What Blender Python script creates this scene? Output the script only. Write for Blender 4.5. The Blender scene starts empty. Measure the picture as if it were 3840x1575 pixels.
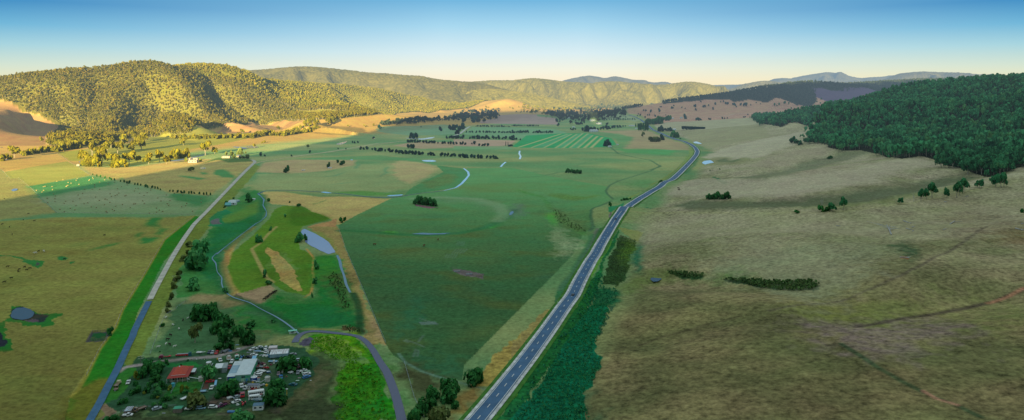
import bpy, bmesh, math, random
import numpy as np
from mathutils import Vector, Matrix
random.seed(7); RNG = np.random.default_rng(7)
SC = bpy.context.scene
COL = SC.collection
HC, FP, YH, CX = 145.0, 2600.0, 345.0, 1920.0       # camera height (m), focal length / horizon / centre of the photo
CROP = dict(S=(0,0,1), U=(0,0,.670833), A=(0,200,2.4021), B=(960,200,2.4021), C=(1920,200,2.4021), D=(2880,200,2.4021),
  E=(0,520,2.4021), F=(960,520,2.4021), G=(1920,520,2.4021), H=(2880,520,2.4021), I=(0,900,2.4021), J=(800,850,2.4021),
  K=(1000,1135,2.4021), L=(1920,850,1.45833), M=(2880,850,1.45833), N=(0,1250,2.6833), O=(440,1280,3.5842), P=(800,1280,3.5842),
  Q=(1700,380,5.3667), R=(2160,380,5.3667), T=(640,540,4.0667), V=(0,540,5.3667), a=(900,1285,8.806), b=(790,1310,8.806),
  c=(900,1390,8.806), d=(740,1440,7.83), e=(1020,1330,8.806), f=(580,1280,8.808), g=(620,1360,7.55), h=(420,1400,6.0417))
def S(crop, pts):
    x0, y0, s = CROP[crop]
    p = np.asarray(pts, float).reshape(-1, 2)
    return np.stack([x0 + p[:,0]/s, y0 + p[:,1]/s], 1)
# ---------------------------------------------------------------- noise
_perm = np.random.default_rng(3).permutation(4096).astype(np.int64)
_gr = np.random.default_rng(4).uniform(0, 2*np.pi, 4096)
_gx, _gy = np.cos(_gr), np.sin(_gr)
def pn(x, y, seed=0):
    x = np.asarray(x, float); y = np.asarray(y, float)
    xi = np.floor(x).astype(np.int64); yi = np.floor(y).astype(np.int64)
    xf, yf = x - xi, y - yi
    def g(ix, iy, dx, dy):
        hsh = _perm[(_perm[(ix + seed*131) & 4095] + iy) & 4095]
        return _gx[hsh]*dx + _gy[hsh]*dy
    u = xf*xf*xf*(xf*(xf*6-15)+10); v = yf*yf*yf*(yf*(yf*6-15)+10)
    a = g(xi, yi, xf, yf); b = g(xi+1, yi, xf-1, yf); c = g(xi, yi+1, xf, yf-1); d = g(xi+1, yi+1, xf-1, yf-1)
    return 1.4*((a + u*(b-a)) + v*((c + u*(d-c)) - (a + u*(b-a))))
def fbm(x, y, seed=0, o=4):
    s = 0; a = 1; t = 0
    for k in range(o):
        s = s + a*pn(x*2**k, y*2**k, seed+k*17); t += a; a *= .5
    return s/t
def sstep(a, b, x):
    t = np.clip((x-a)/(b-a), 0, 1); return t*t*(3-2*t)
def polydist(X, Y, pts):
    """distance to a world polyline, with the interpolated extra columns at the nearest point and the arc length"""
    pts = np.asarray(pts, float); best = np.full(X.shape, 1e18); ext = [np.zeros(X.shape) for _ in range(pts.shape[1]-2)]; arc = np.zeros(X.shape); L = 0
    side = np.zeros(X.shape)
    for i in range(len(pts)-1):
        ax, ay = pts[i,:2]; bx, by = pts[i+1,:2]; dx, dy = bx-ax, by-ay; l2 = dx*dx+dy*dy+1e-9
        t = np.clip(((X-ax)*dx + (Y-ay)*dy)/l2, 0, 1)
        d2 = (X-ax-t*dx)**2 + (Y-ay-t*dy)**2
        m = d2 < best
        best = np.where(m, d2, best); arc = np.where(m, L + t*math.sqrt(l2), arc)
        side = np.where(m, dx*(Y-ay)-dy*(X-ax), side)
        for k in range(len(ext)): ext[k] = np.where(m, pts[i,2+k] + t*(pts[i+1,2+k]-pts[i,2+k]), ext[k])
        L += math.sqrt(l2)
    return np.sqrt(best), ext, arc, side
# ---------------------------------------------------------------- terrain
def sky(crop, rows, trees=0):
    """ridge crest from its outline in the photo and its distance: world x, y, z"""
    out = []
    for x, y, Y in rows:
        (sx, sy), = S(crop, [(x, y)])
        out.append(((sx-CX)/FP*Y, Y, HC-(sy-YH)/FP*Y-trees))
    return np.array(out)
HW = S('K',[(1900,1062),(1945,1010),(2030,908),(2108,812),(2180,718),(2250,628)]).tolist() + S('L',[(65,747),(100,699),(135,652),(167,608),(197,567),(225,527),(250,490),(273,457),(290,432),(332,380),(365,308),(380,280),(410,228),(430,190)]).tolist() \
   + S('G',[(755,1040),(790,970),(840,885),(890,800),(935,725),(990,655),(1060,600),(1150,542),(1250,480),(1340,430),(1430,375),(1500,320),(1570,250),(1630,185),(1662,145),(1670,115),(1652,83),(1610,52),(1550,25)]).tolist() \
   + S('C',[(1480,777),(1400,748),(1330,715),(1270,690),(1240,665),(1200,625),(1160,598),(1120,580),(1050,555)]).tolist()
HW = np.array(HW)
flat = lambda p: np.stack([(p[:,0]-CX)*HC/(p[:,1]-YH), FP*HC/(p[:,1]-YH)], 1)
_hw = flat(HW); _hw = np.vstack([[_hw[0]-(_hw[8]-_hw[0])*6], _hw, [[1000,5600],[1500,9000]]])
_o = np.argsort(_hw[:,1]); HWX, HWY = _hw[_o,0], _hw[_o,1]
def X2(crop, rows): return sky(crop, rows, 13)
LEFT = X2('U', [(-150,210,3000),(0,199,3000),(60,188,3000),(100,182,3000),(230,165,3000),(300,159,3100),(335,152,3150),(370,152,3200),(405,165,3250),(440,162,3350),(480,157,3500),(520,160,3550),(560,181,3700),(600,192,3850),(650,197,4000),(700,202,4200),(770,207,4500),(870,211,5000),(930,221,5200),(1000,235,5400),(1060,246,5600),(1130,259,5850),(1190,274,6100)])
LEFT = np.hstack([LEFT, np.array([900,950,1000,1150,1500,1650,1700,1700,1650,1600,1600,1450,1250,1050,900,800,720,700,720,760,720,640,560])[:,None]])
RIGHT = sky('D', [(-60,655,2250),(100,575,2250),(420,500,2300),(700,440,2280),(960,372,2250),(1200,322,2180),(1500,265,2080),(1800,235,1980),(2000,195,1900),(2306,165,1780)], 26)
RIGHT[:, 2] += np.array([20, 20, 20, 18, 12, 8, 4, 0, 0, 0])
RIGHT = np.vstack([RIGHT, [[1750,1350,270],[2000,700,420]]])
RIGHT = np.hstack([RIGHT, np.array([350,400,500,600,680,760,880,980,1050,1100,1000,900])[:,None]])
MID = X2('U', [(1500,290,3900),(1580,268,4200),(1640,258,4250),(1700,250,4300),(1800,237,4400),(1850,231,4500),(1950,213,4700),(2030,203,4900),(2100,211,5100),(2200,206,5400),(2300,199,5700),(2400,197,6000),(2520,193,6100)])
MID = np.hstack([MID, np.array([250,350,420,520,650,700,900,1100,1100,1100,1200,1300,1300])[:,None]])
SHADE = np.array([[-1500,-1400,60],[-950,-1400,260],[-860,-1400,470],[-825,-1400,800],[-790,-1400,990],[-640,-1400,1010],[-288,-1400,1030],[436,-1400,1070],[1615,-1400,1225],[3234,-1400,1400],[5000,-1400,1400],[7000,-1400,1300]], float)
SHADE = np.hstack([SHADE, np.full((len(SHADE),1), 520.)])     # unseen range behind the camera, shaped so that its shadow fills the valley
KNOB = sky('U', [(1160,272,5600),(1190,258,5600),(1240,252,5500),(1275,248,5450),(1310,257,5400),(1340,272,5400)])
KNOB = np.hstack([KNOB, np.array([450,600,650,650,600,400])[:,None]])
KNOLL = sky('Q', [(800,350,4300),(1100,275,4000),(1300,262,3900),(1500,262,3850),(1700,300,3800),(2100,352,3750)])
KNOLL = np.hstack([KNOLL, np.array([250,330,380,380,330,260])[:,None]])
KNO2 = sky('R', [(480,310,3900),(700,270,3700),(850,245,3600),(980,250,3500),(1080,300,3400)])
KNO2 = np.hstack([KNO2, np.array([150,230,260,250,150])[:,None]])
FOLDS = [([[124,817],[186,813],[228,785],[290,709],[327,701],[395,705],[466,740],[531,758],[600,770]], 8, 46), ([[199,867],[249,812],[303,785],[365,770],[421,791],[533,850],[590,870]], -7, 40),
  ([[275,1050],[325,981],[399,965],[485,979],[553,1031],[640,1080]], 8, 62), ([[331,1127],[391,1118],[424,1110],[508,1180],[559,1220]], -7, 45), ([[451,1275],[519,1308],[576,1314],[660,1330]], 8, 75), ([[470,1440],[560,1430],[680,1450]], -5, 60),
  ([[119,519],[160,483],[199,450],[206,415],[280,418]], -5, 26), ([[106,565],[178,613],[247,597],[275,513],[339,531],[420,545]], 4, 42), ([[320,412],[257,390],[205,382],[164,395],[130,412],[83,397]], -3.5, 22)]
def hill(X, Y, z, pts, seed, spur=0., lam=300., back=1.0, p=1.0):
    m = (X > pts[:,0].min()-pts[:,3].max()*1.35) & (X < pts[:,0].max()+pts[:,3].max()*1.35) & (Y > pts[:,1].min()-pts[:,3].max()*1.35) & (Y < pts[:,1].max()+pts[:,3].max()*1.35)
    if not m.any(): return z
    x, y = X[m], Y[m]
    wx = x + 60*pn(x/500, y/500, seed+5); wy = y + 60*pn(x/500, y/500, seed+6)
    d, (zr, w), arc, side = polydist(wx, wy, pts)
    w = w*np.where(side > 0, back, 1.0)
    u = d/w
    if spur:
        uu = np.clip(u, 0, 1)
        n = 1-2*np.abs(pn((arc+.35*d)/lam, .3*d/lam, seed)) + .5*(pn((arc-.2*d)/lam*2.3, .6*d/lam, seed+1))
        u = u + spur*(.95-n)*np.clip(uu*3, 0, 1)**1.3*np.clip(1.15-uu, 0, 1)*.9
    u = np.clip(u, 0, 1)
    fall = (.5+.5*np.cos(np.pi*u))**p
    b = z[m]
    z = z.copy(); z[m] = np.maximum(b, b + (zr-b)*fall)
    return z
def Hz(X, Y):
    X = np.asarray(X, float); Y = np.asarray(Y, float)
    shp = X.shape; X = X.ravel(); Y = Y.ravel()
    z = .5*fbm(X/260, Y/260, 11, 3)*sstep(500, 1500, np.hypot(X, Y))
    d = X - np.interp(Y, HWY, HWX)
    edge = 34 + 8*pn(Y/140, X*0, 21)
    dd = np.clip(d-edge, 0, None)
    ramp = 55*(1-np.exp(-dd*.165/55)) + np.clip(dd-320, 0, 800)*.075*sstep(2300, 1400, Y)
    near = sstep(3600, 2700, Y)
    und = (3.0*fbm(X/330+3, Y/190, 31, 3) + 1.8*pn(X/150, Y/85, 37) + .7*pn(X/40, Y/40, 39))*sstep(0, 170, dd)
    z = z + ramp*near*sstep(-200, 300, Y) + und*sstep(5200, 3000, Y)
    m = (X > 40) & (X < 900) & (Y > 300) & (Y < 1700)
    if m.any():
        zz = np.zeros(m.sum())
        for ln, amp, w in FOLDS:
            d2 = polydist(X[m], Y[m], ln)[0]; zz += amp*np.exp(-(d2/w)**2)
        z[m] += zz
    far = sstep(2500, 3600, Y)
    z = z + far*np.clip(d-60, 0, 1600)*.03
    z = hill(X, Y, z, SHADE, 61)
    z = hill(X, Y, z, KNOLL, 91); z = hill(X, Y, z, KNO2, 92)
    z = hill(X, Y, z, KNOB, 93, .12, 260)
    z = hill(X, Y, z, MID, 71, .22, 260, .8)
    z = hill(X, Y, z, RIGHT, 81, .28, 300, .45, 1.05)
    z0 = z; z = hill(X, Y, z, LEFT, 41, .36, 430, .3, .95)
    m = z > z0 + 1
    if m.any():
        zz = np.zeros(m.sum()); xm = X[m] + 25*pn(X[m]/120, Y[m]/120, 55); ym = Y[m]
        for ln, dp, w in GULLIES: zz -= dp*np.exp(-(np.abs(polydist(xm, ym, ln)[0])/w)**1.4)
        z[m] = np.maximum(z0[m], z[m] + zz*np.clip((z[m]-z0[m])/60, 0, 1))
    return z.reshape(shp)
GULLIES = []
_T = np.geomspace(215, 12000, 700)
def Pm(sp):
    """points of the photo -> points on the ground, n x 3"""
    sp = np.asarray(sp, float).reshape(-1, 2); out = np.zeros((len(sp), 3))
    for i0 in range(0, len(sp), 60):
        q = sp[i0:i0+60]
        Y = np.broadcast_to(_T, (len(q), len(_T))); X = (q[:,0:1]-CX)/FP*Y; R = HC-(q[:,1:2]-YH)/FP*Y
        df = R - Hz(X, Y)
        hit = df <= 0
        k = np.where(hit.any(1), hit.argmax(1), len(_T)-1); k = np.clip(k, 1, None); r = np.arange(len(q))
        d0, d1 = df[r,k-1], df[r,k]; t = np.clip(d0/(d0-d1+1e-9), 0, 1)
        yy = _T[k-1] + t*(_T[k]-_T[k-1]); xx = (q[:,0]-CX)/FP*yy
        out[i0:i0+60] = np.stack([xx, yy, Hz(xx, yy)], 1)
    return out
def P(crop, pts): return Pm(S(crop, pts))
GULLIES = [(P('U', g)[:,:2], dp, w) for g, dp, w in (([(440,200),(470,222),(520,255),(570,288),(615,318)], 115, 88), ([(300,290),(345,330),(400,370),(430,388)], 85, 68), ([(410,320),(450,345),(520,388)], 78, 64), ([(60,215),(85,245),(110,285),(130,300)], 95, 80), ([(540,195),(600,240),(660,275),(720,298)], 76, 72), ([(250,185),(230,230),(205,270),(185,310)], 66, 76), ([(365,180),(335,240),(300,280)], 66, 76), ([(690,218),(760,260),(820,285)], 34, 60), ([(140,200),(150,240),(160,280)], 56, 66), ([(520,175),(545,215),(570,250),(640,290)], 50, 62), ([(395,200),(385,250),(360,300)], 50, 64), ([(860,230),(930,262),(990,280)], 40, 60))]
# ---------------------------------------------------------------- materials
def lin(c):
    c = np.asarray(c, float)/255.; return np.where(c <= .04045, c/12.92, ((c+.055)/1.055)**2.4)
LSH = np.array([.46,.53,.55])      # radiance of a white surface in the shadow of the hills, as measured in a test render
def alb(c): return np.clip(lin(c)/LSH, .006, .62)
def newmat(name):
    m = bpy.data.materials.new(name); m.use_nodes = True; m.node_tree.nodes.clear(); return m, m.node_tree.nodes, m.node_tree.links
def haze_group():  # haze painted by distance: a bluish glow mixed into each material
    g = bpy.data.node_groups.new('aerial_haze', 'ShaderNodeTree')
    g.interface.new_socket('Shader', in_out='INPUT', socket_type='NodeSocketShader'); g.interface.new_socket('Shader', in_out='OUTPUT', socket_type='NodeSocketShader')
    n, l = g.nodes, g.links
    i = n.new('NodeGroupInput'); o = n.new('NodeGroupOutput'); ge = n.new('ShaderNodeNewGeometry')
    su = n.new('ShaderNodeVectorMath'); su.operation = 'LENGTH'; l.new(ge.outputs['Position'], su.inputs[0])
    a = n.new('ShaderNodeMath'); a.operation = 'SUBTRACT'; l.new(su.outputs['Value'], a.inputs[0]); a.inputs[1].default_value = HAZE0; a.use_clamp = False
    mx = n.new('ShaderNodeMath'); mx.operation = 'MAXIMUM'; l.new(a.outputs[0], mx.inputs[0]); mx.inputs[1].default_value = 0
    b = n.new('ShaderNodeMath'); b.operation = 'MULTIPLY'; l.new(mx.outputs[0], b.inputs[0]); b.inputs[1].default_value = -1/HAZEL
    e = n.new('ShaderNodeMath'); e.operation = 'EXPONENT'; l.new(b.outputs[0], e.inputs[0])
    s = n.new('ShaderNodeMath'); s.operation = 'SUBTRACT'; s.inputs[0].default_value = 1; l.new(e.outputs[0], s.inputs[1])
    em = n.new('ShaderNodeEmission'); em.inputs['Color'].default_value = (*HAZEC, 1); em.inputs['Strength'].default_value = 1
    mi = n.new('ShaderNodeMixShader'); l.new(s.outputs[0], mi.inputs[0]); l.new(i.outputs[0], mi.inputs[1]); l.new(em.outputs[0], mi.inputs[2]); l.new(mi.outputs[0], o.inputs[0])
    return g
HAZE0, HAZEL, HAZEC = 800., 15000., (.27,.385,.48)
HAZE = haze_group()
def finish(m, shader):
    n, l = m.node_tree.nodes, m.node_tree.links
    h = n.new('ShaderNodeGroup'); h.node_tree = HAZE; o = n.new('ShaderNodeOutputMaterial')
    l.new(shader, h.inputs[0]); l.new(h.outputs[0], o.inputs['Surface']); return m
def noise(n, l, vec, scale, detail=3, rough=.55):
    t = n.new('ShaderNodeTexNoise'); t.inputs['Scale'].default_value = scale; t.inputs['Detail'].default_value = detail; t.inputs['Roughness'].default_value = rough
    l.new(vec, t.inputs['Vector']); return t.outputs['Fac']
def ramp(n, l, fac, stops):
    r = n.new('ShaderNodeValToRGB'); l.new(fac, r.inputs[0])
    el = r.color_ramp.elements; el[0].position = stops[0][0]; el[1].position = stops[-1][0]
    for p, c in stops[1:-1]: el.new(p)
    for e, (p, c) in zip(el, stops): e.color = (*c, 1)
    return r.outputs[0]
def mathn(n, l, op, a, b=None):
    x = n.new('ShaderNodeMath'); x.operation = op
    for i, v in enumerate((a, b)):
        if v is None: continue
        if isinstance(v, (int, float)): x.inputs[i].default_value = v
        else: l.new(v, x.inputs[i])
    return x.outputs[0]
def mixc(n, l, mode, fac, a, b):
    x = n.new('ShaderNodeMix'); x.data_type = 'RGBA'; x.blend_type = mode
    for i, v in ((0, fac), (6, a), (7, b)):
        if isinstance(v, (int, float)): x.inputs[i].default_value = v
        elif isinstance(v, tuple): x.inputs[i].default_value = (*v, 1)
        else: l.new(v, x.inputs[i])
    return x.outputs[2]
def bsdf(n, l, col, rough=.9, spec=.1, metal=0.):
    p = n.new('ShaderNodeBsdfPrincipled')
    if isinstance(col, tuple): p.inputs['Base Color'].default_value = (*col, 1)
    else: l.new(col, p.inputs['Base Color'])
    p.inputs['Roughness'].default_value = rough; p.inputs['Specular IOR Level'].default_value = spec; p.inputs['Metallic'].default_value = metal
    return p
def ground_material():
    m, n, l = newmat('pasture')
    at = n.new('ShaderNodeVertexColor'); at.layer_name = 'Col'
    ge = n.new('ShaderNodeNewGeometry'); pos = ge.outputs['Position']
    n1 = noise(n, l, pos, .33, 4, .7); n2 = noise(n, l, pos, .13, 3, .6); n3 = noise(n, l, pos, .03, 3, .55); n4 = noise(n, l, pos, .006, 2, .5)
    s = mathn(n, l, 'ADD', mathn(n, l, 'MULTIPLY', mathn(n, l, 'SUBTRACT', n1, .5), 3.6), mathn(n, l, 'MULTIPLY', mathn(n, l, 'SUBTRACT', n2, .5), 1.3))
    s = mathn(n, l, 'ADD', s, mathn(n, l, 'MULTIPLY', mathn(n, l, 'SUBTRACT', n3, .5), .7))
    s = mathn(n, l, 'ADD', s, mathn(n, l, 'MULTIPLY', mathn(n, l, 'SUBTRACT', n4, .5), .8))
    k = mathn(n, l, 'ADD', mathn(n, l, 'MULTIPLY', s, at.outputs['Alpha']), 1.0)
    k = mathn(n, l, 'MAXIMUM', k, .25)
    vm = n.new('ShaderNodeVectorMath'); vm.operation = 'SCALE'; l.new(at.outputs['Color'], vm.inputs[0]); l.new(k, vm.inputs['Scale'])
    # a warmer / greener shift of the tufts
    hue = n.new('ShaderNodeHueSaturation'); l.new(vm.outputs[0], hue.inputs['Color'])
    l.new(mathn(n, l, 'ADD', mathn(n, l, 'MULTIPLY', mathn(n, l, 'SUBTRACT', n3, .5), .07), .5), hue.inputs['Hue'])
    p = bsdf(n, l, hue.outputs[0], .95, .05)
    bp = n.new('ShaderNodeBump'); bp.inputs['Strength'].default_value = .5; bp.inputs['Distance'].default_value = 1.0
    l.new(n1, bp.inputs['Height']); l.new(bp.outputs[0], p.inputs['Normal'])
    return finish(m, p.outputs[0])
def foliage_material(name, dark, light, dry=None):
    m, n, l = newmat(name)
    at = n.new('ShaderNodeVertexColor'); at.layer_name = 'tint'
    sep = n.new('ShaderNodeSeparateColor'); l.new(at.outputs['Color'], sep.inputs[0])
    oi = n.new('ShaderNodeObjectInfo')
    c = mixc(n, l, 'MIX', sep.outputs[0], tuple(dark), tuple(light))
    if dry is not None: c = mixc(n, l, 'MIX', sep.outputs[1], c, tuple(dry))
    v = mathn(n, l, 'ADD', mathn(n, l, 'MULTIPLY', oi.outputs['Random'], .5), .75)
    sc = n.new('ShaderNodeVectorMath'); sc.operation = 'SCALE'; l.new(c, sc.inputs[0]); l.new(v, sc.inputs['Scale'])
    p = bsdf(n, l, sc.outputs[0], .8, .1)
    tr = n.new('ShaderNodeBsdfTranslucent'); l.new(sc.outputs[0], tr.inputs['Color'])
    mi = n.new('ShaderNodeMixShader'); mi.inputs[0].default_value = .22; l.new(p.outputs[0], mi.inputs[1]); l.new(tr.outputs[0], mi.inputs[2])
    return finish(m, mi.outputs[0])
_plain = {}
def plain(name, rgb, rough=.7, spec=.3, metal=0., var=.15, scale=2.0):
    """a solid material with a little wear"""
    if name in _plain: return _plain[name]
    m, n, l = newmat(name)
    tc = n.new('ShaderNodeTexCoord'); f = noise(n, l, tc.outputs['Object'], scale, 4, .6)
    c = ramp(n, l, f, [(.3, tuple(np.array(rgb)*(1-var))), (.7, tuple(np.minimum(np.array(rgb)*(1+var), .95)))])
    p = bsdf(n, l, c, rough, spec, metal); _plain[name] = finish(m, p.outputs[0]); return m
# ---------------------------------------------------------------- mesh helpers
def mesh_np(name, V, F, mats, parent=None, midx=None, tint=None, smooth=False):
    """V n x 3, F m x 4 (or m x 3) arrays -> a linked mesh object"""
    me = bpy.data.meshes.new(name); V = np.asarray(V, np.float32); F = np.asarray(F, np.int32); k = F.shape[1]
    me.vertices.add(len(V)); me.vertices.foreach_set('co', V.ravel())
    me.loops.add(F.size); me.loops.foreach_set('vertex_index', F.ravel())
    me.polygons.add(len(F)); me.polygons.foreach_set('loop_start', np.arange(0, F.size, k, dtype=np.int32))
    if midx is not None: me.polygons.foreach_set('material_index', np.asarray(midx, np.int32))
    me.polygons.foreach_set('use_smooth', np.full(len(F), smooth))
    for x in (mats if isinstance(mats, (list, tuple)) else [mats]): me.materials.append(x)
    if tint is not None:
        a = me.color_attributes.new('tint', 'FLOAT_COLOR', 'POINT'); t = np.ones((len(V), 4), np.float32); t[:,:tint.shape[1]] = tint; a.data.foreach_set('color', t.ravel())
    me.update(calc_edges=True); me.validate(clean_customdata=False)
    o = bpy.data.objects.new(name, me); COL.objects.link(o)
    if parent: o.parent = parent
    return o
def tag(o, label=None, cat=None, group=None, kind=None):
    if label: o['label'] = label
    if cat: o['category'] = cat
    if group: o['group'] = group
    if kind: o['kind'] = kind
    return o
def structure(o): o['kind'] = 'structure'; return o
def empty(name, loc, rz=0, sc=1):
    o = bpy.data.objects.new(name, None); COL.objects.link(o); o.location = loc; o.rotation_euler = (0, 0, rz); o.scale = (sc, sc, sc); o.empty_display_size = .5; return o
class MB:
    def __init__(s): s.v = []; s.f = []; s.m = []
    def add(s, vs, fs, mi=0):
        b = len(s.v); s.v += [tuple(map(float, v)) for v in vs]; s.f += [tuple(b+i for i in f) for f in fs]; s.m += [mi]*len(fs); return s
    def box(s, x0, x1, y0, y1, z0, z1, mi=0, top=None):
        t = top or (0, 0, 0, 0)      # inset of the upper face: -x, +x, -y, +y
        return s.add([(x0,y0,z0),(x1,y0,z0),(x1,y1,z0),(x0,y1,z0),(x0+t[0],y0+t[2],z1),(x1-t[1],y0+t[2],z1),(x1-t[1],y1-t[3],z1),(x0+t[0],y1-t[3],z1)],
            [(0,3,2,1),(4,5,6,7),(0,1,5,4),(1,2,6,5),(2,3,7,6),(3,0,4,7)], mi)
    def prism(s, prof, y0, y1, mi=0, axis='y'):
        n = len(prof); g = (lambda a, y, z: (a, y, z)) if axis == 'y' else (lambda a, y, z: (y, a, z))
        vs = [g(a, y0, z) for a, z in prof] + [g(a, y1, z) for a, z in prof]
        fs = [tuple(range(n)), tuple(range(2*n-1, n-1, -1))] + [(i, n+i, n+(i+1) % n, (i+1) % n) for i in range(n)]
        return s.add(vs, fs, mi)
    def tube(s, a, b, r0, r1=None, n=6, mi=0):
        a, b = Vector(a), Vector(b); r1 = r0 if r1 is None else r1; d = (b-a).normalized(); q = d.to_track_quat('Z', 'Y')
        vs = [a + q @ Vector((r0*math.cos(2*math.pi*i/n), r0*math.sin(2*math.pi*i/n), 0)) for i in range(n)] + [b + q @ Vector((r1*math.cos(2*math.pi*i/n), r1*math.sin(2*math.pi*i/n), 0)) for i in range(n)]
        fs = [(i, (i+1) % n, n+(i+1) % n, n+i) for i in range(n)] + [tuple(range(n-1, -1, -1)), tuple(range(n, 2*n))]
        return s.add(vs, fs, mi)
    def lathe(s, prof, c=(0,0,0), n=16, mi=0):
        vs = []; fs = []
        for r, z in prof: vs += [(c[0]+r*math.cos(2*math.pi*i/n), c[1]+r*math.sin(2*math.pi*i/n), c[2]+z) for i in range(n)]
        for k in range(len(prof)-1): fs += [(k*n+i, k*n+(i+1) % n, (k+1)*n+(i+1) % n, (k+1)*n+i) for i in range(n)]
        fs += [tuple(range(n-1, -1, -1)), tuple(range((len(prof)-1)*n, len(prof)*n))]
        return s.add(vs, fs, mi)
    def build(s, name, mats, parent=None, bevel=0, smooth=False):
        me = bpy.data.meshes.new(name); me.from_pydata(s.v, [], s.f)
        for x in (mats if isinstance(mats, (list, tuple)) else [mats]): me.materials.append(x)
        me.polygons.foreach_set('material_index', s.m)
        bm = bmesh.new(); bm.from_mesh(me); bmesh.ops.recalc_face_normals(bm, faces=bm.faces)
        if bevel: bmesh.ops.bevel(bm, geom=bm.edges[:], offset=bevel, segments=1, affect='EDGES', clamp_overlap=True)
        bm.to_mesh(me); bm.free()
        if smooth: me.polygons.foreach_set('use_smooth', [True]*len(me.polygons))
        me.update(); o = bpy.data.objects.new(name, me); COL.objects.link(o)
        if parent: o.parent = parent
        return o
def copy_tree(o, parent=None):
    c = o.copy(); COL.objects.link(c); c.parent = parent
    for k in ('label', 'group'):
        if parent is None and k in c: del c[k]
    for ch in [x for x in o.children]: copy_tree(ch, c)
    return c
# ---------------------------------------------------------------- camera, sun, sky
cam = bpy.data.cameras.new('camera'); co = bpy.data.objects.new('camera', cam); COL.objects.link(co); SC.camera = co
co.location = (0, 0, HC); co.rotation_euler = (math.radians(90), 0, 0)
cam.sensor_width = 36; cam.lens = 36*FP/3840; cam.shift_y = -(787.5-YH)/3840; cam.clip_start = 1; cam.clip_end = 60000
SUN_EL, SUN_DIR = math.radians(9.0), Vector((.08, .997, 0)).normalized()      # direction the light travels
ld = Vector((SUN_DIR.x*math.cos(SUN_EL), SUN_DIR.y*math.cos(SUN_EL), -math.sin(SUN_EL)))
sun = bpy.data.lights.new('sun', 'SUN'); so = bpy.data.objects.new('sun', sun); COL.objects.link(so); so.location = (-100, -900, 1600)
so.rotation_euler = ld.to_track_quat('-Z', 'Y').to_euler(); sun.energy = 16.0; sun.angle = math.radians(.5); sun.color = (1, .74, .31)
W = bpy.data.worlds.new('World'); SC.world = W; W.use_nodes = True
wn, wl = W.node_tree.nodes, W.node_tree.links; wn.clear()
st = wn.new('ShaderNodeTexSky'); st.sky_type = 'NISHITA'; st.sun_disc = False; st.sun_elevation = SUN_EL
st.sun_rotation = math.atan2(-SUN_DIR.x, -SUN_DIR.y); st.altitude = 300; st.air_density = 1.0; st.dust_density = 1.0
tc = wn.new('ShaderNodeTexCoord'); sx = wn.new('ShaderNodeSeparateXYZ'); wl.new(tc.outputs['Generated'], sx.inputs[0])
zz = mathn(wn, wl, 'MAXIMUM', sx.outputs['Z'], 0.0)
ax = mathn(wn, wl, 'ABSOLUTE', sx.outputs['X'])
zs = mathn(wn, wl, 'MULTIPLY', zz, 2.5)                       # 0 .. .4 of the elevation
UP = [(.40, tuple(lin((90,150,185)))), (.62, (.34,.44,.47)), (1, (.44,.54,.55))]
def skyramp(rows): return ramp(wn, wl, zs, [(p, tuple(np.minimum(lin(c)*1.02, 1))) for p, c in rows] + UP)
grad = skyramp([(0, (250,232,192)), (.035, (249,234,204)), (.08, (238,238,222)), (.14, (212,232,238)), (.235, (162,210,234)), (.33, (104,174,216))])
side = skyramp([(0, (242,228,178)), (.035, (232,227,188)), (.08, (206,222,206)), (.14, (160,206,218)), (.20, (104,176,212)), (.27, (48,134,190))])
az = mathn(wn, wl, 'MULTIPLY', mathn(wn, wl, 'SUBTRACT', ax, .10), 2.0); 
azc = wn.new('ShaderNodeClamp'); wl.new(az, azc.inputs[0])
gcol = mixc(wn, wl, 'MIX', azc.outputs[0], grad, side)
bg1 = wn.new('ShaderNodeBackground'); wl.new(st.outputs[0], bg1.inputs[0]); bg1.inputs[1].default_value = .08
bg2 = wn.new('ShaderNodeBackground'); wl.new(gcol, bg2.inputs[0]); bg2.inputs[1].default_value = 1.08
mxs = wn.new('ShaderNodeMixShader'); mxs.inputs[0].default_value = .93; wl.new(bg1.outputs[0], mxs.inputs[1]); wl.new(bg2.outputs[0], mxs.inputs[2])
wo = wn.new('ShaderNodeOutputWorld'); wl.new(mxs.outputs[0], wo.inputs[0])
SC.view_settings.view_transform = 'Standard'; SC.view_settings.look = 'None'; SC.view_settings.exposure = 0
SC.cycles.max_bounces = 4; SC.cycles.diffuse_bounces = 2; SC.cycles.use_denoising = True
# ================================================================ the ground, its fields
az = np.concatenate([np.arange(-180, -43, 3.), np.arange(-43, 43.01, .066), np.arange(46, 180.1, 3.)])*math.pi/180
rr = np.concatenate([np.geomspace(25, 285, 18)[:-1], np.geomspace(285, 9500, 800), np.geomspace(10200, 45000, 14)])
A, R_ = np.meshgrid(az, rr); GX, GY = (np.sin(A)*R_).ravel(), (np.cos(A)*R_).ravel()
GZ = Hz(GX, GY)
GZ = GZ - np.clip(np.hypot(GX, GY)-9000, 0, None)*.004
col = np.zeros((len(GX), 4))
_wx = GX + 0; W1 = (fbm(GX/45, GY/45, 5, 3), fbm(GX/45, GY/45, 8, 3)); W2 = (pn(GX/9, GY/9, 6), pn(GX/9, GY/9, 7))
NB = fbm(GX/240, GY/160, 12, 4); NS = fbm(GX/60, GY/38, 15, 3)
def setc(mask, c, a=1., tuft=None):
    m = np.asarray(mask, float)*a
    mm = m[:,None]; col[:,:3] = col[:,:3]*(1-mm) + np.asarray(c)*mm
    if tuft is not None: col[:,3] = col[:,3]*(1-m) + tuft*m
dR = GX - np.interp(GY, HWY, HWX); RD = np.hypot(GX, GY)
t = sstep(-.35, .45, NB)[:,None]; t2 = sstep(-.4, .4, NS)[:,None]
valley = alb((74,112,72))*(1-t) + alb((112,124,80))*t
slope = alb((126,126,104))*(1-t2) + alb((104,110,80))*t2
nearb = alb((104,100,68))*(1-t2) + alb((80,84,54))*t2
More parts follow.
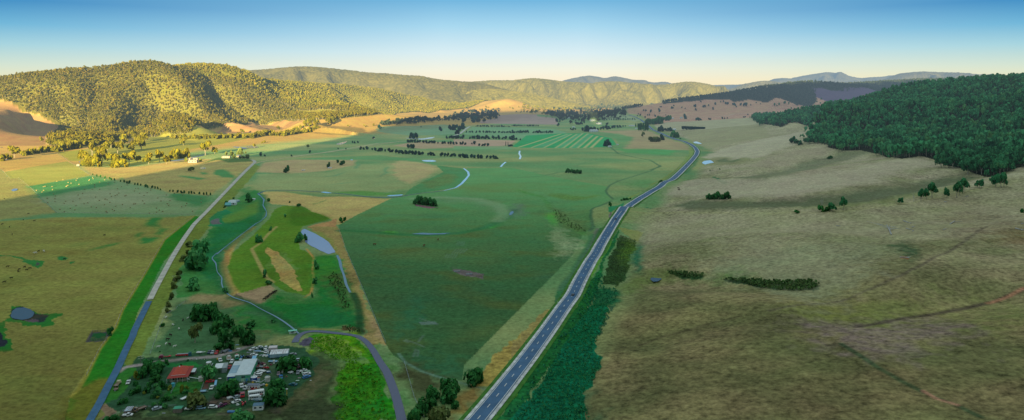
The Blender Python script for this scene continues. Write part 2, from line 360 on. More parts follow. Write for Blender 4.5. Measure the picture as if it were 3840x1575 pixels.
f = sstep(780, 420, RD)[:,None]; slope = slope*(1-f) + nearb*f
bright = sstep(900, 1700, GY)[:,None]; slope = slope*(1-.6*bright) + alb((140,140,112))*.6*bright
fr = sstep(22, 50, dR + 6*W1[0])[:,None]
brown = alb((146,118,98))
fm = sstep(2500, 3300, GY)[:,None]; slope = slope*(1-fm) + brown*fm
col[:,:3] = valley*(1-fr) + slope*fr
col[:,3] = .42 + .33*fr[:,0]
def inside(x, y, poly):
    c = np.zeros(len(x), bool); n = len(poly); j = n-1
    for i in range(n):
        xi, yi = poly[i]; xj, yj = poly[j]
        k = ((yi > y) != (yj > y)) & (x < (xj-xi)*(y-yi)/(yj-yi+1e-12) + xi); c ^= k; j = i
    return c
def field(c, crop, pts, warp=0., tuft=.35, a=1., world=None, extra=None, lit=False):
    w = P(crop, pts)[:,:2] if world is None else np.array(world, float)
    if extra is not None: w = np.vstack([w, extra])
    pad = 40 + warp
    b = np.where((GX > w[:,0].min()-pad) & (GX < w[:,0].max()+pad) & (GY > w[:,1].min()-pad) & (GY < w[:,1].max()+pad))[0]
    s = np.clip(GY[b]/900, .3, 3)
    x = GX[b] + warp*(W1[0][b] + .35*W2[0][b]/s); y = GY[b] + warp*1.6*(W1[1][b] + .35*W2[1][b]/s)
    if warp >= 5:
        m = 0
        for q in range(7): m = m + inside(x + warp*.55*math.cos(q*.9)*(q > 0), y + warp*.9*math.sin(q*.9)*(q > 0), w)
        m = m/7.
        k = m > 0; m = m[k]; k = b[k]
    else:
        k = b[inside(x, y, w)]; m = np.ones(len(k))
    cc = alb(c) if not lit else np.array(lit)  # lit fields: warm sunlight is painted into the colour
    v = (1 + .18*NS[k])[:,None]; m = (m*a)[:,None]
    col[k,:3] = col[k,:3]*(1-m) + np.clip(cc*v, 0, .7)*m
    if tuft is not None: col[k,3] = col[k,3]*(1-m[:,0]) + tuft*m[:,0]
def line(c, crop, pts, w, a=1., tuft=.2, wob=0., world=None, soft=1.):
    q = P(crop, pts)[:,:2] if world is None else np.array(world)
    pad = w*4 + 10
    b = np.where((GX > q[:,0].min()-pad) & (GX < q[:,0].max()+pad) & (GY > q[:,1].min()-pad) & (GY < q[:,1].max()+pad))[0]
    x = GX[b] + wob*W1[0][b]; y = GY[b] + wob*W1[1][b]
    d, _, _, _ = polydist(x, y, q)
    m = a*sstep(w*(.5+.5*soft), w*.5*(1-soft*.6), d)
    col[b,:3] = col[b,:3]*(1-m[:,None]) + alb(c)*m[:,None]
# --- sunlit gold painted into the ground colour beyond the shadow's edge and on the far left
LIT_GOLD, GOLDG, GOLDR = (.56,.37,.11), (.30,.34,.06), (.56,.35,.17)
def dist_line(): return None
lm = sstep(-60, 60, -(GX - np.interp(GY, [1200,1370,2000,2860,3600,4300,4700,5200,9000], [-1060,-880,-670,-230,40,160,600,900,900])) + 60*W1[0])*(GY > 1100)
setc(lm, LIT_GOLD, 1., .18)
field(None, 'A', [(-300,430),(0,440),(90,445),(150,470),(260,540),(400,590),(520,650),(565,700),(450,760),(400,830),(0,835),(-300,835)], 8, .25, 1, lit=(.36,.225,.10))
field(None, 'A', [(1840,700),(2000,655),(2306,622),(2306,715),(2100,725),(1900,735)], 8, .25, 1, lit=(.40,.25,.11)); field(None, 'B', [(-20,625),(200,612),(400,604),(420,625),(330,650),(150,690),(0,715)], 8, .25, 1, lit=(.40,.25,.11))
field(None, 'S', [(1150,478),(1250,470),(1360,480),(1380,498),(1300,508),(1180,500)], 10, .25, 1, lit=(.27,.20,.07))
# --- left: the big dry paddock and what is on it
field((106,110,56), 'U', [(-60,560),(0,556),(60,552),(130,546),(300,546),(400,545),(489,543),(413,604),(363,690),(307,781),(290,824),(250,879),(217,946),(195,983),(175,999),(165,1070),(-400,1070)], 0, .5)
field((108,112,66), 'E', [(-200,240),(0,270),(90,360),(165,352),(255,425),(505,668),(300,705),(0,735),(-300,750)], 4, .5)
field((72,112,72), 'E', [(0,730),(420,668),(700,672),(1340,680),(1720,692),(1500,712),(900,706),(400,715),(0,740)], 8, .25, .8)
field((100,100,72), 'E', [(505,668),(255,425),(830,335),(1090,390),(1460,468),(1530,492),(1892,512),(1740,688),(1340,680),(900,676)], 0, .3)
field((90,122,84), 'E', [(505,668),(255,425),(830,335),(1090,390),(1460,468),(1530,492),(1892,512),(1740,688),(1340,680),(900,676)], 0, .3, .75)
field((46,104,60), 'E', [(255,425),(830,338),(1050,392),(1000,420),(700,470),(420,520),(330,520)], 10, .22, .85)
field((118,126,100), 'E', [(420,530),(760,480),(1100,460),(1400,500),(1440,560),(1150,640),(800,600),(500,600)], 22, .3, .55)
field((44,98,54), 'E', [(1480,520),(1560,495),(1890,515),(1830,612),(1700,600),(1570,562)], 8, .2, .9)
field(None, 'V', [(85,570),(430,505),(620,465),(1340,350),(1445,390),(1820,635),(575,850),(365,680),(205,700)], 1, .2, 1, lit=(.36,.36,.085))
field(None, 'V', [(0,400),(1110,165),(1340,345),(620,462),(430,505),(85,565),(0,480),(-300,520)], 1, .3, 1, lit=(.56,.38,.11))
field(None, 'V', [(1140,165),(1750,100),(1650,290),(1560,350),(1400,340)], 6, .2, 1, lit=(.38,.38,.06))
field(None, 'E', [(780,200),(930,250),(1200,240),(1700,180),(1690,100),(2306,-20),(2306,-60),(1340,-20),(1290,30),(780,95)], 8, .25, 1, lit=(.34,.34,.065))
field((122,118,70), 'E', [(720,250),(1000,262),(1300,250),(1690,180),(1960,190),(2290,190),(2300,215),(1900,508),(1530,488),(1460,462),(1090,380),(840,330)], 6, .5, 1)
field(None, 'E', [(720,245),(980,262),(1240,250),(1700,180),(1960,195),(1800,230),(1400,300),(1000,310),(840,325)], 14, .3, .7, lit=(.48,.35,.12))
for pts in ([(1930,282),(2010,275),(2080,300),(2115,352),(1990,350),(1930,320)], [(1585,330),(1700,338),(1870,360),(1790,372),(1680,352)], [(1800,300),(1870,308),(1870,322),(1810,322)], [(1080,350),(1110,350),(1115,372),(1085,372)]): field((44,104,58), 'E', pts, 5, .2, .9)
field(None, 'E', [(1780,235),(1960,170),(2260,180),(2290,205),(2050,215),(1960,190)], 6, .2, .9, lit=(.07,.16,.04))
for pts in ([(1350,715),(1440,708),(1420,750),(1430,790),(1490,825),(1440,870),(1415,860),(1430,800),(1300,778)], [(1260,890),(1420,890),(1400,925),(1300,945),(1260,930)], [(1200,892),(1230,850),(1300,845),(1270,875),(1225,890)], [(780,995),(850,985),(950,958),(1090,935),(1050,958),(900,985),(810,1000)]): field((34,100,46), 'E', pts, 5, .2, .92)
for pts in ([(105,138),(160,140),(250,180),(380,195),(400,230),(340,252),(300,235),(190,180)], [(505,160),(540,142),(600,150),(600,175),(540,185)], [(595,205),(640,188),(662,200),(620,220)], [(0,132),(110,138),(100,146),(0,142)]): field((24,98,48), 'I', pts, 3, .2, .92)
field((64,52,62), 'I', [(320,200),(355,210),(350,230),(325,225)], 2, .3, .8)
field((24,96,36), 'I', [(70,700),(100,640),(130,590),(330,640),(430,650),(575,672),(560,695),(450,725),(470,770),(400,785),(200,770),(110,745),(60,735),(30,790),(60,860),(115,930),(125,985),(60,1000),(-60,995),(-60,860),(0,740)], 3, .25, .95)
field((30,44,46), 'I', [(85,690),(110,630),(150,608),(210,603),(280,622),(330,655),(400,660),(435,685),(380,748),(300,748),(200,728),(130,720),(95,705)], 2, .35, 1)
field((34,40,50), 'I', [(-40,830),(10,840),(40,890),(62,925),(50,950),(-40,960)], 2, .35, 1)
field((78,70,80), 'I', [(215,725),(280,720),(330,745),(290,752),(235,745)], 3, .3, .9)
# pen beside the left road
field((30,84,44), 'I', [(785,915),(832,835),(975,832),(960,905)], 0, .25, 1)
line((70,72,82), 'I', [(785,915),(832,835),(975,832),(955,908),(785,915)], 1.2, 1)
line((84,90,60), 'I', [(815,880),(965,872)], .7, .7)
# --- verges of the left road
field((34,98,24), 'U', [(489,543),(506,546),(413,657),(377,728),(349,783),(325,845),(298,925),(270,1000),(225,1070),(160,1070),(178,1000),(217,946),(250,879),(290,824),(307,781),(363,690),(413,604)], .5, .4)
field((92,88,34), 'U', [(178,1000),(232,960),(285,960),(240,1070),(160,1070)], 5, .5, .8)
line((122,116,52), 'U', [(489,543),(413,604),(363,690),(307,781),(290,824),(250,879),(217,946),(195,983),(175,999)], 1.6, .8)
field((86,104,44), 'U', [(506,546),(640,412),(655,420),(560,530),(470,640),(440,720),(405,790),(375,850),(345,930),(310,925),(335,845),(360,783),(388,728),(422,657)], 1.5, .5)
line((70,66,60), 'E', [(1660,880),(1840,680),(2040,465),(2240,250)], 3.0, .5)
# --- between left road and creek
field((52,104,52), 'U', [(560,530),(600,498),(640,478),(660,490),(668,530),(640,570),(580,610),(545,640),(556,720),(570,740),(440,750),(470,650),(520,590)], 4, .35)
field((24,92,50), 'U', [(520,590),(560,560),(640,540),(640,565),(580,600),(545,628),(540,700),(555,720),(500,700),(495,660)], 8, .35, .9)
field((78,110,40), 'U', [(540,560),(600,530),(650,500),(655,530),(590,560)], 8, .3, .6)
field((22,98,60), 'E', [(1890,790),(1875,720),(1960,660),(2040,642),(2090,665),(2000,700),(2010,760),(1990,790)], 4, .25, .9)
field((80,78,84), 'E', [(1900,770),(1890,740),(1945,718),(1975,720),(1980,770)], 4, .4, .9)
field((36,98,50), 'T', [(1050,700),(1120,640),(1320,720),(1340,850),(1180,860),(1060,800)], 10, .3, .8)
field((116,104,76), 'U', [(447,765),(500,735),(575,745),(640,705),(690,722),(700,738),(620,770),(560,790),(480,800),(440,790)], 5, .45, .9)
field((52,86,56), 'U', [(440,760),(700,770),(735,800),(745,840),(700,850),(640,870),(560,885),(410,900),(385,890),(405,830)], 5, .35)
field((96,92,60), 'J', [(-30,690),(100,560),(130,640),(280,670),(150,730),(0,760)], 10, .45, .8)
field((34,98,40), 'J', [(110,760),(300,690),(420,740),(560,830),(690,920),(700,960),(520,960),(420,900),(260,860)], 10, .35, .85)
field((102,98,62), 'J', [(110,790),(240,830),(330,900),(430,1000),(600,1000),(700,960),(740,1010),(640,1057),(420,1057),(250,950)], 12, .5, .7)
field((84,90,58), 'P', [(430,60),(800,0),(1120,60),(1240,130),(900,60),(600,40)], 5, .5, .8)
# --- dry flat above the swale pasture
field((142,132,82), 'F', [(60,480),(250,478),(560,525),(900,520),(1215,538),(810,748),(740,775),(690,735),(620,700),(410,605),(300,605),(140,590),(95,545)], 3, .4)
field((78,108,66), 'F', [(60,462),(250,470),(620,505),(900,515),(1200,535),(1180,545),(880,525),(600,520),(420,500),(250,480)], 5, .3, .8)
field((74,104,60), 'F', [(490,592),(560,575),(640,540),(600,570),(540,590)], 4, .3, .6)
field((136,108,72), 'F', [(470,790),(660,745),(720,718),(745,820),(700,822),(560,810)], 4, .4)
field((120,112,68), 'J', [(840,0),(1110,0),(1150,20),(1200,200),(1310,470),(1400,720),(1500,930),(1550,1057),(1400,1057),(1340,900),(1320,680),(1260,600),(1210,500),(1190,380),(1130,250),(1030,140)], 4, .55)
field((88,116,50), 'J', [(900,30),(1030,100),(1110,220),(1170,350),(1240,560),(1330,700),(1345,880),(1290,780),(1270,640),(1220,590),(1190,450),(1130,270),(1080,215),(1020,140),(900,60)], 6, .4, .85)
field((138,122,92), 'J', [(1400,760),(1430,790),(1470,860),(1540,1010),(1555,1057),(1500,1057),(1440,970),(1420,930)], 5, .6, .8)
# --- the swale pasture
SW = [(160,650)]
field((72,108,32), 'U', [(575,695),(570,660),(590,630),(640,590),(676,550),(690,527),(712,518),(760,520),(828,549),(812,555),(760,570),(745,600),(755,625),(785,640),(800,668),(805,700),(785,735),(768,742),(730,738),(700,722),(686,712),(640,728),(596,740),(582,720)], 2, .4)
field((50,88,20), 'F', [(300,640),(350,610),(420,615),(665,715),(640,745),(460,778),(370,790),(300,760)], 6, .35, .75)
field((44,82,20), 'J', [(480,200),(520,320),(590,430),(620,500),(790,620),(600,590),(480,520),(380,330),(360,200)], 14, .35, .6)
field((46,84,22), 'J', [(740,380),(790,480),(820,580),(870,600),(900,420),(890,300),(820,250)], 14, .35, .7)
field((138,122,68), 'J', [(458,215),(485,188),(560,225),(640,290),(700,350),(745,420),(775,500),(805,580),(760,580),(690,540),(620,490),(575,420),(545,340),(490,260)], 2, .5)
field((96,116,80), 'J', [(500,230),(620,300),(700,380),(660,420),(590,330)], 10, .6, .8)
field((84,104,60), 'J', [(630,440),(720,440),(770,520),(700,510)], 10, .6, .7)
line((132,124,76), 'J', [(570,0),(500,60),(420,150),(345,200),(380,270),(430,370),(480,460),(540,500)], 2.6, .8)
line((146,124,70), 'J', [(365,0),(230,110),(160,190),(140,260),(85,340),(100,410),(150,510),(190,600)], 4.5, .9, .3, 2)
field((132,108,62), 'J', [(95,205),(165,200),(150,260),(130,350),(90,370),(60,320),(110,280)], 4, .5, .9)
line((150,120,64), 'J', [(840,200),(905,280),(895,400),(908,470),(880,600),(820,640)], 1.6, .9)
field((122,108,84), 'J', [(160,610),(330,600),(500,520),(560,560),(570,590),(430,700),(300,670)], 4, .4)
field((64,56,50), 'J', [(165,612),(330,670),(300,690),(190,640)], 4, .4, .7)
# --- green between swale and drain, reeds
field((26,94,42), 'J', [(570,590),(700,610),(880,640),(930,560),(900,300),(905,275),(1110,255),(1160,420),(1220,580),(1290,720),(1310,920),(780,930),(720,880),(560,760),(430,700)], 5, .35)
field((56,112,34), 'J', [(930,280),(1090,270),(1130,420),(960,520)], 14, .4, .7)
field((20,78,42), 'J', [(560,760),(900,760),(1290,780),(1300,920),(820,930)], 20, .35, .6)
field((68,76,40), 'J', [(1030,460),(1100,410),(1160,430),(1190,540),(1215,640),(1225,750),(1150,740),(1120,600),(1060,540)], 12, .8, .9)
field((84,110,62), 'J', [(590,600),(900,650),(920,680),(760,670),(620,640)], 10, .4, .6)
field((84,74,48), 'K', [(660,225),(760,215),(850,250),(850,275),(720,265)], 4, .7, .9)
line((112,108,66), 'K', [(290,240),(450,238),(660,245)], 2, .8)
line((22,60,34), 'J', [(1260,600),(1300,680),(1318,780),(1320,920),(1330,960)], 4.5, .9)
line((26,72,40), 'J', [(170,640),(300,672),(420,735),(560,805),(640,855),(770,960)], 7, .75)
line((24,84,50), 'U', [(662,490),(660,545),(600,600),(545,640),(553,700),(570,735)], 9, .7)
# --- bottom wetland
field((40,108,14), 'K', [(440,305),(600,308),(700,330),(880,500),(900,540),(700,560),(640,640),(640,800),(600,900),(560,1062),(1160,1062),(1140,950),(1090,800),(1040,640),(960,480),(860,360),(760,295),(430,275),(360,290),(430,330)], 3, .8)
field((94,130,10), 'K', [(430,310),(560,305),(700,340),(860,480),(840,560),(700,520),(620,510),(540,450),(400,420)], 10, .9, .85)
field((104,120,14), 'K', [(640,600),(720,620),(740,700),(680,760)], 12, .8, .7)
field((90,118,10), 'K', [(780,590),(900,540),(920,570),(800,640)], 14, .8, .6)
field((26,92,26), 'K', [(860,360),(960,480),(1040,640),(1090,800),(1130,920),(1060,900),(980,700),(880,520),(820,400)], 8, .5, .8)
field((24,50,52), 'K', [(830,1062),(870,960),(950,870),(960,1000),(920,1062)], 12, .6, .8)
field((22,96,36), 'K', [(700,780),(850,700),(1000,700),(1080,900),(1100,1050),(950,1050),(760,900)], 24, .7, .5)
field((66,66,82), 'K', [(300,365),(330,320),(390,300),(430,330),(400,375),(340,385)], 3, .7)
field((64,70,66), 'K', [(590,560),(640,560),(660,610),(610,620)], 6, .7, .7)
field((50,66,40), 'K', [(-60,690),(440,420),(560,480),(620,560),(640,700),(620,820),(570,1062),(-200,1062)], 5, .55)
field((94,86,66), 'K', [(440,560),(490,570),(530,640),(500,710),(380,800),(220,890),(60,960),(60,930),(220,840),(400,740),(470,650)], 6, .45, .8)
field((84,70,44), 'K', [(300,900),(560,860),(560,1000),(300,1050),(150,1050)], 22, .6, .6)
field((34,74,36), 'K', [(250,800),(360,760),(380,840),(280,860)], 10, .5, .8)
# --- yard ground
field((36,68,46), 'U', [(318,945),(345,905),(400,897),(560,885),(690,865),(790,880),(800,930),(720,1000),(690,1035),(500,1040),(290,1035),(265,1020)], 4, .5)
field((70,78,56), 'P', [(0,200),(260,170),(700,230),(760,420),(560,640),(480,760),(420,640),(600,330),(200,260)], 8, .55, .6)
field((38,92,34), 'N', [(1230,320),(1400,345),(1250,600),(1060,700),(1010,730),(1150,430)], 2, .4)
field((106,92,76), 'N', [(970,872),(1050,720),(1100,720),(1180,790),(1120,872)], 4, .5)
field((28,92,44), 'N', [(1680,310),(2080,290),(2000,330),(1700,330)], 3, .3)
field((28,82,36), 'g', [(330,560),(1050,580),(940,960),(150,930)], 3, .7)
field((76,104,20), 'g', [(400,620),(560,600),(560,740),(480,860),(420,880)], 8, .9, .6)
field((66,96,20), 'g', [(700,740),(900,730),(900,860),(740,880)], 8, .9, .6)
field((54,62,48), 'P', [(0,740),(260,720),(300,800),(180,860),(0,860)], 3, .5)
field((60,52,58), 'd', [(270,420),(760,390),(760,520),(560,620),(260,640)], 5, .6)
field((68,54,48), 'g', [(1090,590),(1245,580),(1200,760),(1050,770)], 2, .5)
field((76,64,66), 'P', [(700,1000),(740,900),(860,930),(780,1030),(690,1057)], 5, .6)
field((50,62,40), 'h', [(0,1057),(0,1000),(700,960),(1450,960),(1450,1057)], 3, .6)
field((44,56,36), 'U', [(250,1045),(420,1030),(690,1040),(760,1000),(860,1000),(850,1080),(230,1080)], 5, .7, .9)
line((128,122,124), 'N', [(1195,385),(1240,350),(1300,332),(1420,318)], 2.6, 1, .3)
line((112,110,112), 'N', [(1560,290),(1700,275),(1850,258),(2000,245),(2130,235),(2240,215),(2400,165),(2520,120)], 2.8, .95, .3)
field((96,98,98), 'b', [(0,210),(200,200),(420,210),(300,300),(0,300)], 3, .5, .9)
line((74,72,62), 'd', [(640,880),(1200,870),(1500,760)], 2.2, .6)
line((92,86,74), 'f', [(0,690),(400,650),(1000,560)], 3, .4)
# --- the big central paddock
CP = [(742,780),(900,690),(1215,540),(1420,508),(1700,470),(1830,440),(1900,370),(1920,300),(1890,268),(2306,262)]
cpw = np.vstack([P('F', CP)[:,:2], P('G', [(300,330),(860,430),(850,480),(900,530),(720,640),(710,740),(720,810),(640,860),(540,1057)])[:,:2], P('K', [(1780,560),(1760,700),(1500,670),(1240,540),(1150,480)])[:,:2], P('J', [(1550,1057),(1320,500),(1200,220),(1150,60)])[:,:2]])
field((74,120,74), None, None, 0, .28, 1, cpw)
k = inside(GX, GY, cpw); cf = sstep(1000, 430, GY)*k
setc(cf, alb((44,78,46)), .95, .5)
setc(k*sstep(.0, .5, NB), alb((84,104,56)), .5); setc(k*sstep(.0, .5, NS), alb((70,80,38)), .55*sstep(1300, 600, GY)); setc(k*sstep(.1, .6, fbm(GX/110, GY/60, 77, 4)), alb((40,84,62)), .5*sstep(1300, 600, GY))
field((26,92,66), 'K', [(1030,280),(1180,180),(1290,60),(1330,0),(1400,0),(1360,80),(1280,180),(1180,230),(1080,290)], 10, .25, .7)
field((34,90,66), 'K', [(1210,480),(1400,520),(1700,570),(1790,620),(1740,690),(1520,660),(1300,570)], 14, .3, .7)
field((56,64,40), 'K', [(1200,520),(1420,610),(1640,690),(1600,720),(1500,860),(1400,960),(1290,820),(1200,640)], 6, .5)
line((80,112,96), 'K', [(1190,460),(1250,540),(1400,620),(1600,685),(1740,720),(2000,790)], 1.6, .7)
for q in ([(1365,140),(1540,200)], [(1245,330),(1390,390)], [(1350,345),(1420,290)], [(1300,420),(1290,490)], [(1325,430),(1325,490)], [(1220,335),(1260,350)]): line((84,104,98), 'K', q, 1.2, .4, wob=6)
for i in range(5): line((84,110,100), 'J', [(2085+i*22,285),(2110+i*22,245)], .8, .35); line((84,110,100), 'J', [(2190+i*15,170),(2205+i*15,135)], .8, .3); line((84,112,104), 'J', [(2150+i*24,240),(2190+i*24,200)], .8, .4)
for i in range(7): line((92,112,112), 'J', [(1860+i*22,860),(1880+i*22,880)], 1.2, .5)
field((50,108,58), 'F', [(760,825),(1000,830),(1130,840),(1240,835),(1400,850),(1800,840),(2060,790),(2200,760),(2306,680),(2306,720),(2150,800),(1850,860),(1560,875),(1300,872),(1000,845),(760,835)], 6, .3, .8)
field((52,130,46), 'F', [(1110,850),(1160,832),(1240,835),(1250,860),(1150,862)], 5, .6, .9)
field((58,128,48), 'F', [(2040,800),(2100,770),(2160,772),(2120,800)], 5, .6, .8)
field((96,118,92), 'F', [(1420,545),(1800,525),(2100,560),(2230,640),(2240,690),(2180,690),(2000,600),(1700,560)], 20, .25, .4)
line((66,96,66), 'F', [(1130,680),(1300,685),(1480,690)], 6, .5)
line((42,94,58), 'F', [(760,828),(1000,838),(1300,862),(1560,868),(1850,850),(2060,800),(2250,720),(2330,640)], 9, .75, wob=3)
line((104,132,100), 'F', [(1420,540),(1700,528),(2000,545),(2180,600),(2240,670),(2180,740)], 14, .45, wob=5)
field((36,92,40), 'F', [(1420,580),(1640,605),(1640,630),(1430,600)], 3, .4, .8)
field((98,72,84), 'F', [(1425,590),(1640,618),(1560,628),(1440,606)], 2, .5, .9)
field((136,150,116), 'G', [(370,790),(420,780),(460,880),(520,960),(500,1050),(420,1057),(410,940)], 16, .5, .75)
field((60,112,52), 'G', [(0,455),(120,470),(270,525),(330,570),(360,640),(440,720),(560,780),(690,850),(660,870),(520,800),(400,720),(340,640),(280,540),(100,485)], 7, .4, .85)
field((74,98,58), 'G', [(340,590),(420,640),(520,700),(640,750),(690,840),(520,820),(400,760),(370,690)], 12, .7, .75)
field((62,140,50), 'G', [(300,670),(370,680),(380,740),(400,790),(370,780),(320,720)], 10, .3, .8)
field((72,104,50), 'G', [(280,500),(480,500),(650,520),(790,495),(700,545),(560,555),(380,530)], 8, .5, .85)
field((84,78,80), 'J', [(2150,375),(2220,380),(2306,410),(2306,425),(2220,420)], 5, .6, .9); field((80,76,78), 'U', [(1136,676),(1165,676),(1220,690),(1218,700),(1180,696),(1145,685)], 3, .6, .9)
# --- along the highway, left side
field((128,118,62), 'K', [(1940,610),(2100,440),(2306,260),(2420,180),(2420,260),(2180,560),(2040,740),(1900,750),(1800,735),(1850,690)], 3, .7)
field((104,84,44), 'K', [(1780,750),(1990,790),(1830,960),(1700,1062),(1560,1062),(1700,900)], 5, .6, .8)
field((118,110,66), 'L', [(0,640),(110,520),(210,430),(215,470),(110,590),(0,720)], 3, .7)
field((40,86,52), 'L', [(215,395),(330,255),(420,90),(470,10),(520,0),(420,210),(350,290),(230,430)], 3, .5, .9)
line((82,88,80), 'L', [(465,10),(430,80),(390,150),(340,240),(260,350)], 3.2, .7, wob=3)
line((40,98,60), 'L', [(440,40),(380,160),(330,250),(240,380)], 4, .6, wob=3)
field((36,106,66), 'G', [(868,655),(880,610),(1020,575),(1000,600),(930,640),(890,665)], 3, .3)
field((84,84,84), 'G', [(872,690),(885,655),(900,660),(885,735)], 2, .4)
field((98,116,58), 'G', [(1590,70),(1640,100),(1655,140),(1600,200),(1500,280),(1360,380),(1180,470),(1060,545),(1050,530),(1200,455),(1400,330),(1530,230),(1600,150)], 3, .5, .8)
# --- right of the highway: verge, reeds, wetland
field((22,82,40), 'L', [(565,0),(580,20),(520,130),(470,240),(400,340),(340,450),(240,600),(130,760),(-20,960),(-80,1062),(20,1062),(100,900),(230,740),(330,600),(420,440),(480,330),(500,200),(560,100),(590,30)], 2, .8)
field((70,120,34), 'L', [(540,70),(548,80),(500,170),(420,310),(350,430),(250,580),(120,770),(0,950),(-20,940),(110,750),(240,565),(340,420),(410,290),(490,160)], 1.5, .5, .8)
field((4,84,56), 'L', [(430,430),(470,420),(520,428),(525,470),(490,540),(460,620),(455,700),(487,715),(480,780),(440,860),(385,920),(400,1000),(415,1070),(-20,1070),(80,950),(180,820),(250,700),(330,560),(400,470)], 2, .95)
field((6,66,46), 'L', [(20,1062),(140,900),(300,870),(385,920),(400,1000),(410,1062)], 12, .95, .6)
field((8,58,44), 'L', [(455,620),(500,560),(540,460),(560,430),(530,428),(520,480),(480,560)], 3, .8, .8)
field((34,58,30), 'L', [(500,280),(540,160),(580,70),(600,45),(680,70),(670,130),(640,180),(625,270),(590,330),(520,320)], 4, 1.0)
field((72,104,30), 'L', [(590,120),(630,60),(680,70),(665,140),(640,180),(600,230)], 8, .7, .6)
field((10,74,44), 'L', [(480,330),(590,345),(600,370),(560,430),(430,440),(440,370)], 5, .8, .95)
field((24,84,58), 'L', [(640,190),(690,90),(710,100),(690,210),(720,250),(680,255)], 5, .5, .9)
field((58,98,44), 'L', [(830,240),(950,250),(1060,275),(1180,230),(1270,240),(1340,290),(1100,300),(900,270)], 10, .6, .8)
field((26,62,34), 'L', [(850,245),(960,250),(1050,265),(1040,285),(940,280),(860,262)], 3, 1., .9); field((22,56,32), 'L', [(1140,285),(1300,292),(1420,298),(1420,335),(1330,330),(1200,305)], 3, 1., .9)
field((28,64,36), 'M', [(0,292),(120,298),(240,300),(290,320),(270,345),(180,352),(60,345),(0,338)], 3, 1., .9)
field((76,98,48), 'L', [(600,350),(680,270),(860,250),(880,290),(780,330),(660,360)], 8, .5, .7)
# --- right slope patches

field((144,145,122), 'D', [(-590,940),(-540,905),(-300,830),(0,765),(300,702),(700,660),(960,622),(985,632),(700,668),(540,710),(340,790),(130,860),(0,910),(-150,950),(-400,962)], 9, .35, .85)
field((96,110,78), 'G', [(1720,880),(1700,500)], 1) if False else None
field((128,124,104), 'H', [(0,300),(500,260),(1000,230),(1180,280),(1100,360),(800,440),(400,510),(0,560)], 30, .45, .55)
field((76,84,58), 'H', [(0,560),(400,520),(800,450),(1250,370),(1300,420),(1000,480),(760,560),(400,600),(0,640)], 16, .45, .65)
field((112,120,72), 'H', [(700,620),(1000,570),(1200,480),(1300,420),(1360,440),(1250,540),(900,610)], 10, .4, .5)
field((136,140,108), 'H', [(1000,200),(1300,165),(1420,200),(1300,290),(1180,260)], 16, .5, .5)
field((98,86,88), 'M', [(100,525),(500,548),(900,530),(1150,560),(1100,600),(700,640),(560,690),(400,640),(150,590)], 20, .85, .7)
field((92,104,48), 'M', [(0,470),(300,430),(700,430),(950,430),(700,490),(450,545),(200,520)], 12, .5, .6)
field((96,112,56), 'M', [(900,520),(1200,430),(1400,370),(1400,520),(1150,580)], 24, .55, .5)
field((62,62,36), 'M', [(0,750),(300,900),(600,980),(900,1062),(-400,1062),(-400,800)], 60, .8, .55)
field((88,62,36), 'M', [(1320,0),(1400,0),(1400,140),(1340,120),(1230,30)], 18, .6, .6); field((88,66,38), 'H', [(1500,650),(1900,640),(2150,600),(2306,560),(2306,640),(2100,760),(1800,860),(1500,900)], 40, .7, .5)
field((26,60,38), 'M', [(660,130),(740,80),(790,85),(800,140),(840,180),(780,175)], 12, .8, .9)
field((120,84,60), 'M', [(715,168),(770,165),(775,178),(725,180)], 3, .5, .8)
line((64,58,54), 'M', [(0,460),(200,425),(400,408),(470,385),(640,310),(800,230),(1000,130),(1200,0)], 2.2, .55, wob=3)
line((58,52,46), 'M', [(480,550),(620,525),(740,500),(900,480),(1060,450),(1200,420),(1320,380),(1400,340)], 3.4, .85, wob=2)
line((132,98,76), 'M', [(1200,420),(1320,380),(1400,335)], 2.2, .8)
line((44,66,44), 'M', [(400,640),(480,690),(600,770),(740,850),(860,910),(1040,980),(1160,1040)], 2.4, .8)
line((134,104,84), 'M', [(850,900),(920,940),(1035,975)], 1.8, .9)
line((62,58,42), 'L', [(690,650),(800,610),(950,570),(1100,525),(1250,490)], 2, .6)
line((120,124,88), 'G', [(1050,650),(1500,660),(2000,668),(2306,672)], 4, .6)
line((120,126,84), 'H', [(0,678),(400,668),(700,650),(1000,610),(1300,580),(1600,520),(1900,450),(2200,410)], 3, .55)
line((90,104,70), 'G', [(1500,330),(1700,325),(1830,345),(1870,380),(1930,400)], 3, .5)
line((36,88,56), 'G', [(1820,345),(1860,375),(1925,402)], 5, .8)
field((36,92,62), 'G', [(1200,625),(1240,615),(1285,625),(1240,636)], 3, .3, .9)
field((44,96,60), 'G', [(1535,300),(1600,260),(1650,180),(1680,170),(1660,230),(1590,310),(1545,320)], 5, .4, .8)
field((104,112,74), 'G', [(1690,200),(1800,170),(1960,165),(2180,195),(2000,240),(1850,240),(1720,245)], 10, .5, .7)
field((60,84,54), 'G', [(1840,200),(1920,170),(2060,190),(1960,220)], 8, .5, .6)
def cc2(pts): return [(2250+x/.9396, 450+y/.9396) for x, y in pts]  # darker green gullies and pale spur tops, painted in place of relief shading
field((72,84,62), 'S', cc2([(250,300),(320,285),(500,292),(700,280),(900,258),(1040,235),(1200,205),(1290,195),(1330,200),(1250,222),(1100,262),(1030,285),(850,300),(690,312),(450,316),(300,314)]), 8, .4, .85)
field((100,112,72), 'S', cc2([(680,315),(830,300),(1000,280),(1200,240),(1300,210),(1290,235),(1150,270),(1000,292),(830,312)]), 6, .4, .7)
field((84,96,72), 'S', cc2([(470,205),(560,190),(650,175),(740,140),(860,110),(960,110),(880,140),(780,160),(690,195),(560,208)]), 10, .4, .7)
field((136,136,116), 'S', cc2([(300,215),(500,212),(700,195),(900,165),(1000,145),(1110,130),(1180,150),(1040,190),(900,230),(700,260),(480,275),(330,270),(210,260)]), 14, .3, .75)
